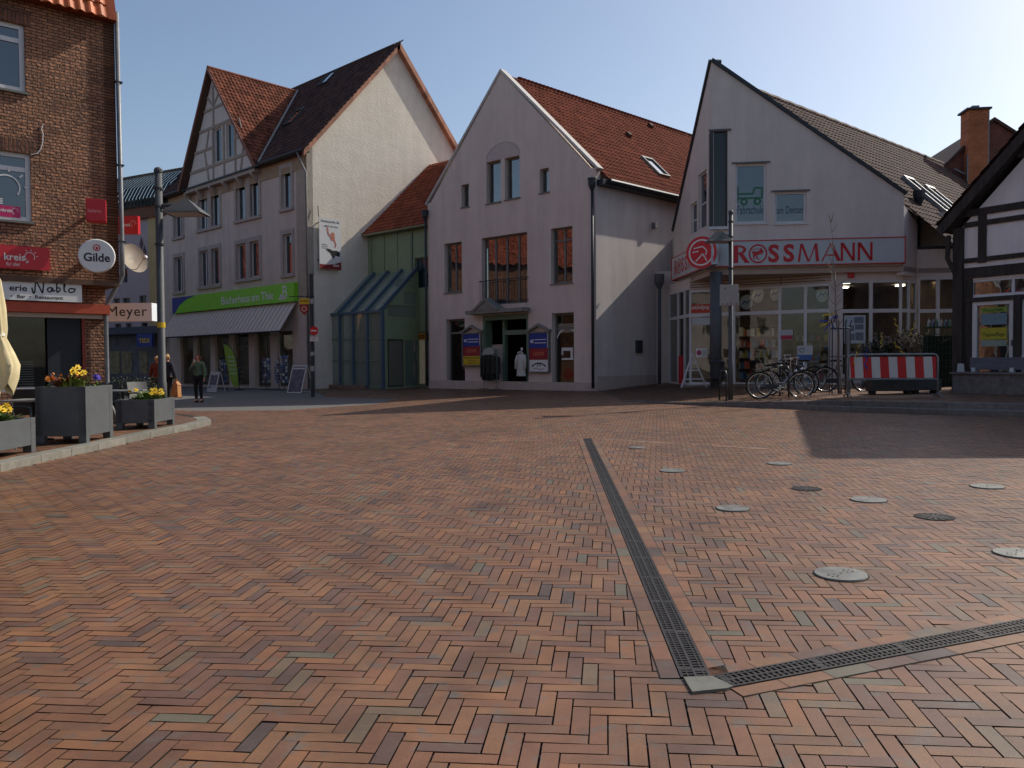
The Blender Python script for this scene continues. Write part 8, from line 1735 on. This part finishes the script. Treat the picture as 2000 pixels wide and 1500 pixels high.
def graph_mesh(name, joints, links, m, parent, root, sub=2):
    """one continuous surface grown over joint chains: joints {name:(x,y,z,rx,ry)}"""
    ks = list(joints); idx = {k: i for i, k in enumerate(ks)}
    me = bpy.data.meshes.new(name); me.from_pydata([joints[k][:3] for k in ks], [(idx[a], idx[b]) for a, b in links], [])
    o = bpy.data.objects.new(name, me); col.objects.link(o); o.modifiers.new('skin', 'SKIN')
    lay = me.skin_vertices[0].data if len(me.skin_vertices) else None
    if lay is None:
        bpy.context.view_layer.objects.active = o; lay = me.skin_vertices[0].data
    for k in ks: lay[idx[k]].radius = joints[k][3:5]; lay[idx[k]].use_root = (k == root)
    s = o.modifiers.new('sub', 'SUBSURF'); s.levels = sub; s.render_levels = sub
    bpy.context.view_layer.update(); ev = o.evaluated_get(bpy.context.evaluated_depsgraph_get()); nm = bpy.data.meshes.new_from_object(ev)
    bpy.data.objects.remove(o); nm.name = name
    nm.materials.clear(); nm.materials.append(m); nm.polygons.foreach_set('use_smooth', [True]*len(nm.polygons))
    o = bpy.data.objects.new(name, nm); col.objects.link(o); o.parent = parent; return o
def person(label, loc, rz, H=1.68, hair='hair_auburn', top='jumper_green', pose='stand', long_coat=False, group=None):
    t = thing('person', label, 'person', loc, group, rz); k = H/1.7
    J = {'pel': (0, 0, .95, .13, .10), 'waist': (0, 0, 1.08, .12, .09), 'chest': (0, 0, 1.27, .145, .10), 'sho': (0, .01, 1.38, .10, .08), 'neck': (0, .005, 1.46, .05, .05), 'jaw': (0, -.01, 1.53, .058, .065), 'head': (0, 0, 1.60, .072, .088), 'crown': (0, .01, 1.66, .06, .072), 'nose': (0, -.10, 1.565, .014, .014)}
    Lk_ = [('pel', 'waist'), ('waist', 'chest'), ('chest', 'sho'), ('sho', 'neck'), ('neck', 'jaw'), ('jaw', 'head'), ('head', 'crown'), ('head', 'nose')]
    for s, n in ((-1, 'r'), (1, 'l')):
        st = .10*(1 if n == 'l' else -1) if pose == 'walk' else 0
        J['hip'+n] = (s*.09, 0, .90, .085, .09); J['knee'+n] = (s*.095, -st*.7-.01, .50, .055, .058); J['ank'+n] = (s*.095, -st*.6+.03, .09, .038, .042); J['toe'+n] = (s*.10, -st*.6-.12, .035, .036, .028)
        Lk_ += [('pel', 'hip'+n), ('hip'+n, 'knee'+n), ('knee'+n, 'ank'+n), ('ank'+n, 'toe'+n)]
        J['shd'+n] = (s*.17, .01, 1.37, .06, .06)
        if n == 'r' and pose == 'drink': J['elb'+n] = (s*.25, -.10, 1.14, .042, .042); J['wri'+n] = (s*.07, -.22, 1.33, .028, .028); hd = Vector((.10, -.03, .12))
        else: J['elb'+n] = (s*.25, .02, 1.10, .042, .042); J['wri'+n] = (s*.26, -.06, .87, .028, .026); hd = Vector((0.0, -.03, -.12))
        Lk_ += [('sho', 'shd'+n), ('shd'+n, 'elb'+n), ('elb'+n, 'wri'+n)]
        w_ = Vector(J['wri'+n][:3]); hd.normalize(); palm = w_+hd*.07; J['palm'+n] = (*palm, .032, .022); Lk_.append(('wri'+n, 'palm'+n)); side = Vector((0, 1, 0)) if abs(hd.z) > .6 else Vector((0, 0, 1)); side = (side-hd*side.dot(hd)).normalized(); inn = Vector((-s, 0, 0))
        for q in range(4):
            b_ = palm+hd*.02+side*(.022-.0145*q)*1.1; L_ = (.07, .078, .073, .06)[q]; m_ = b_+hd*L_*.55; e_ = m_+(hd+inn*.6).normalized()*L_*.45
            J[f'f{q}a'+n] = (*b_, .009, .009); J[f'f{q}b'+n] = (*m_, .0085, .0085); J[f'f{q}c'+n] = (*e_, .007, .007); Lk_ += [('palm'+n, f'f{q}a'+n), (f'f{q}a'+n, f'f{q}b'+n), (f'f{q}b'+n, f'f{q}c'+n)]
        tb_ = w_+hd*.03+side*.03; J['tha'+n] = (*tb_, .011, .011); J['thb'+n] = (*(tb_+(hd*.6+side*.5+inn*.3)*.05), .009, .009); Lk_ += [('wri'+n, 'tha'+n), ('tha'+n, 'thb'+n)]
    sc_ = lambda d: {a: (b[0]*k, b[1]*k, b[2]*k, b[3]*k, b[4]*k) for a, b in d.items()}
    body = graph_mesh('body', sc_(J), Lk_, MATS['skin'], t, 'pel')
    T_ = {n: J[n] for n in ('pel', 'waist', 'chest', 'sho')}; T_['pel'] = (0, 0, .90 if not long_coat else .70, .165, .13); T_['waist'] = (0, 0, 1.06, .155, .125); T_['chest'] = (0, 0, 1.27, .17, .13); T_['sho'] = (0, .01, 1.40, .12, .10); T_['coll'] = (0, .005, 1.46, .066, .066); TL = [('pel', 'waist'), ('waist', 'chest'), ('chest', 'sho'), ('sho', 'coll')]
    for n in ('l', 'r'):
        for j, r_ in (('shd', .078), ('elb', .064), ('wri', .048)): a = J[j+n]; T_[j+n] = (a[0], a[1], a[2], r_, r_)
        TL += [('sho', 'shd'+n), ('shd'+n, 'elb'+n), ('elb'+n, 'wri'+n)]
    graph_mesh('jumper' if not long_coat else 'coat', sc_(T_), TL, MATS[top], t, 'waist')
    P_ = {'pel': (0, 0, .96, .14, .112)}; PL = []
    for n in ('l', 'r'):
        for j, r_ in (('hip', .098), ('knee', .068), ('ank', .052)): a = J[j+n]; P_[j+n] = (a[0], a[1], a[2]+(.02 if j == 'ank' else 0), r_, r_)
        PL += [('pel', 'hip'+n), ('hip'+n, 'knee'+n), ('knee'+n, 'ank'+n)]
    graph_mesh('trousers', sc_(P_), PL, MATS['trousers_black'], t, 'pel')
    for n in ('l', 'r'):
        a, b = J['ank'+n], J['toe'+n]; graph_mesh('shoe', sc_({'h': (a[0], a[1]+.03, .05, .045, .045), 'a': (a[0], a[1], .055, .05, .05), 't': (b[0], b[1], .038, .045, .034)}), [('h', 'a'), ('a', 't')], MATS['shoe_black'], t, 'a')
    H_ = {'c': (0, .02, 1.655, .088, .095), 'b': (0, .05, 1.585, .095, .07), 'n': (0, .055, 1.50, .085, .045), 'l': (.075, .01, 1.58, .03, .05), 'r': (-.075, .01, 1.58, .03, .05), 'l2': (.08, .01, 1.50, .022, .04), 'r2': (-.08, .01, 1.50, .022, .04), 'f': (0, -.055, 1.69, .06, .03)}
    graph_mesh('hair', sc_(H_), [('c', 'b'), ('b', 'n'), ('c', 'l'), ('c', 'r'), ('l', 'l2'), ('r', 'r2'), ('c', 'f')], MATS[hair], t, 'c')
    mb = MB(); bx = rootloc(t)
    for s in (-1, 1): mb.lathe(bx+Vector((s*.028*k, -.083*k, 1.60*k)), [(.011, 0), (.006, .006)], 8, axis=(0, -1, 0))
    mb.build('eye', MATS['trousers_black'], t)
    mb = MB(); mb.lathe(bx+Vector((0, -.076*k, 1.528*k)), [(.02, 0), (.012, .006)], 8, axis=(0, -1, 0), sx=.4); mb.build('mouth', mat('lips', (.35, .08, .07), .6, .1, 5), t)
    for o in t.children:
        pass
    return t
def gp(px, py): p = G(px, py); return (p.x, p.y, gz(p.x, p.y))
gpw = gp(388, 786)
person('woman in green jumper and black trousers raising a cup, before the bookshop', gpw, R(-8), 1.72, 'hair_auburn', 'jumper_green', 'drink')
pc = Vector(gpw)+Vector((-.06, -.26, 1.42)); t = None
o = MB().lathe(Vector(gpw)+Vector((-.03, -.29, 1.44)), [(.028, 0), (.036, .09), (.037, .1)], 14).build('cup', mat('cup_cream', (.6, .5, .4), .6, .1, 4)); tagm(o, 'small takeaway cup held by the woman in the green jumper', 'cup')
def lp(px, d): p = atd(px, 700, d); return (p.x, p.y, gz(p.x, p.y))
b1 = person('person in a dark red coat walking away left of the tall lamp post', lp(308, 26.0), R(170), 1.70, 'hair_blond', 'jacket_red', 'walk', True)
b2 = person('person in a dark jacket walking right behind the tall lamp post', lp(326, 25.5), R(165), 1.74, 'hair_blond', 'jacket_navy', 'walk')
x, y, z = lp(342, 25.3); t = thing('shopping_bag', 'tan shopping bag carried beside the dark jacket', 'bag', (x, y, z+.35)); SB = Fr(x, y, 92)
MB().prism(SB, [(-.11, z+.35), (.13, z+.35), (.11, z+.75), (.03, z+.86), (-.05, z+.75)], -.1, .1).build('sack', MATS['bag_tan'], t, bevel=.03); MB().tube([SB.w(-.03, 0, z+.76), SB.w(-.02, 0, z+.95), SB.w(.04, 0, z+.95), SB.w(.04, 0, z+.80)], .01, 6).build('handle', MATS['bag_tan'], t)
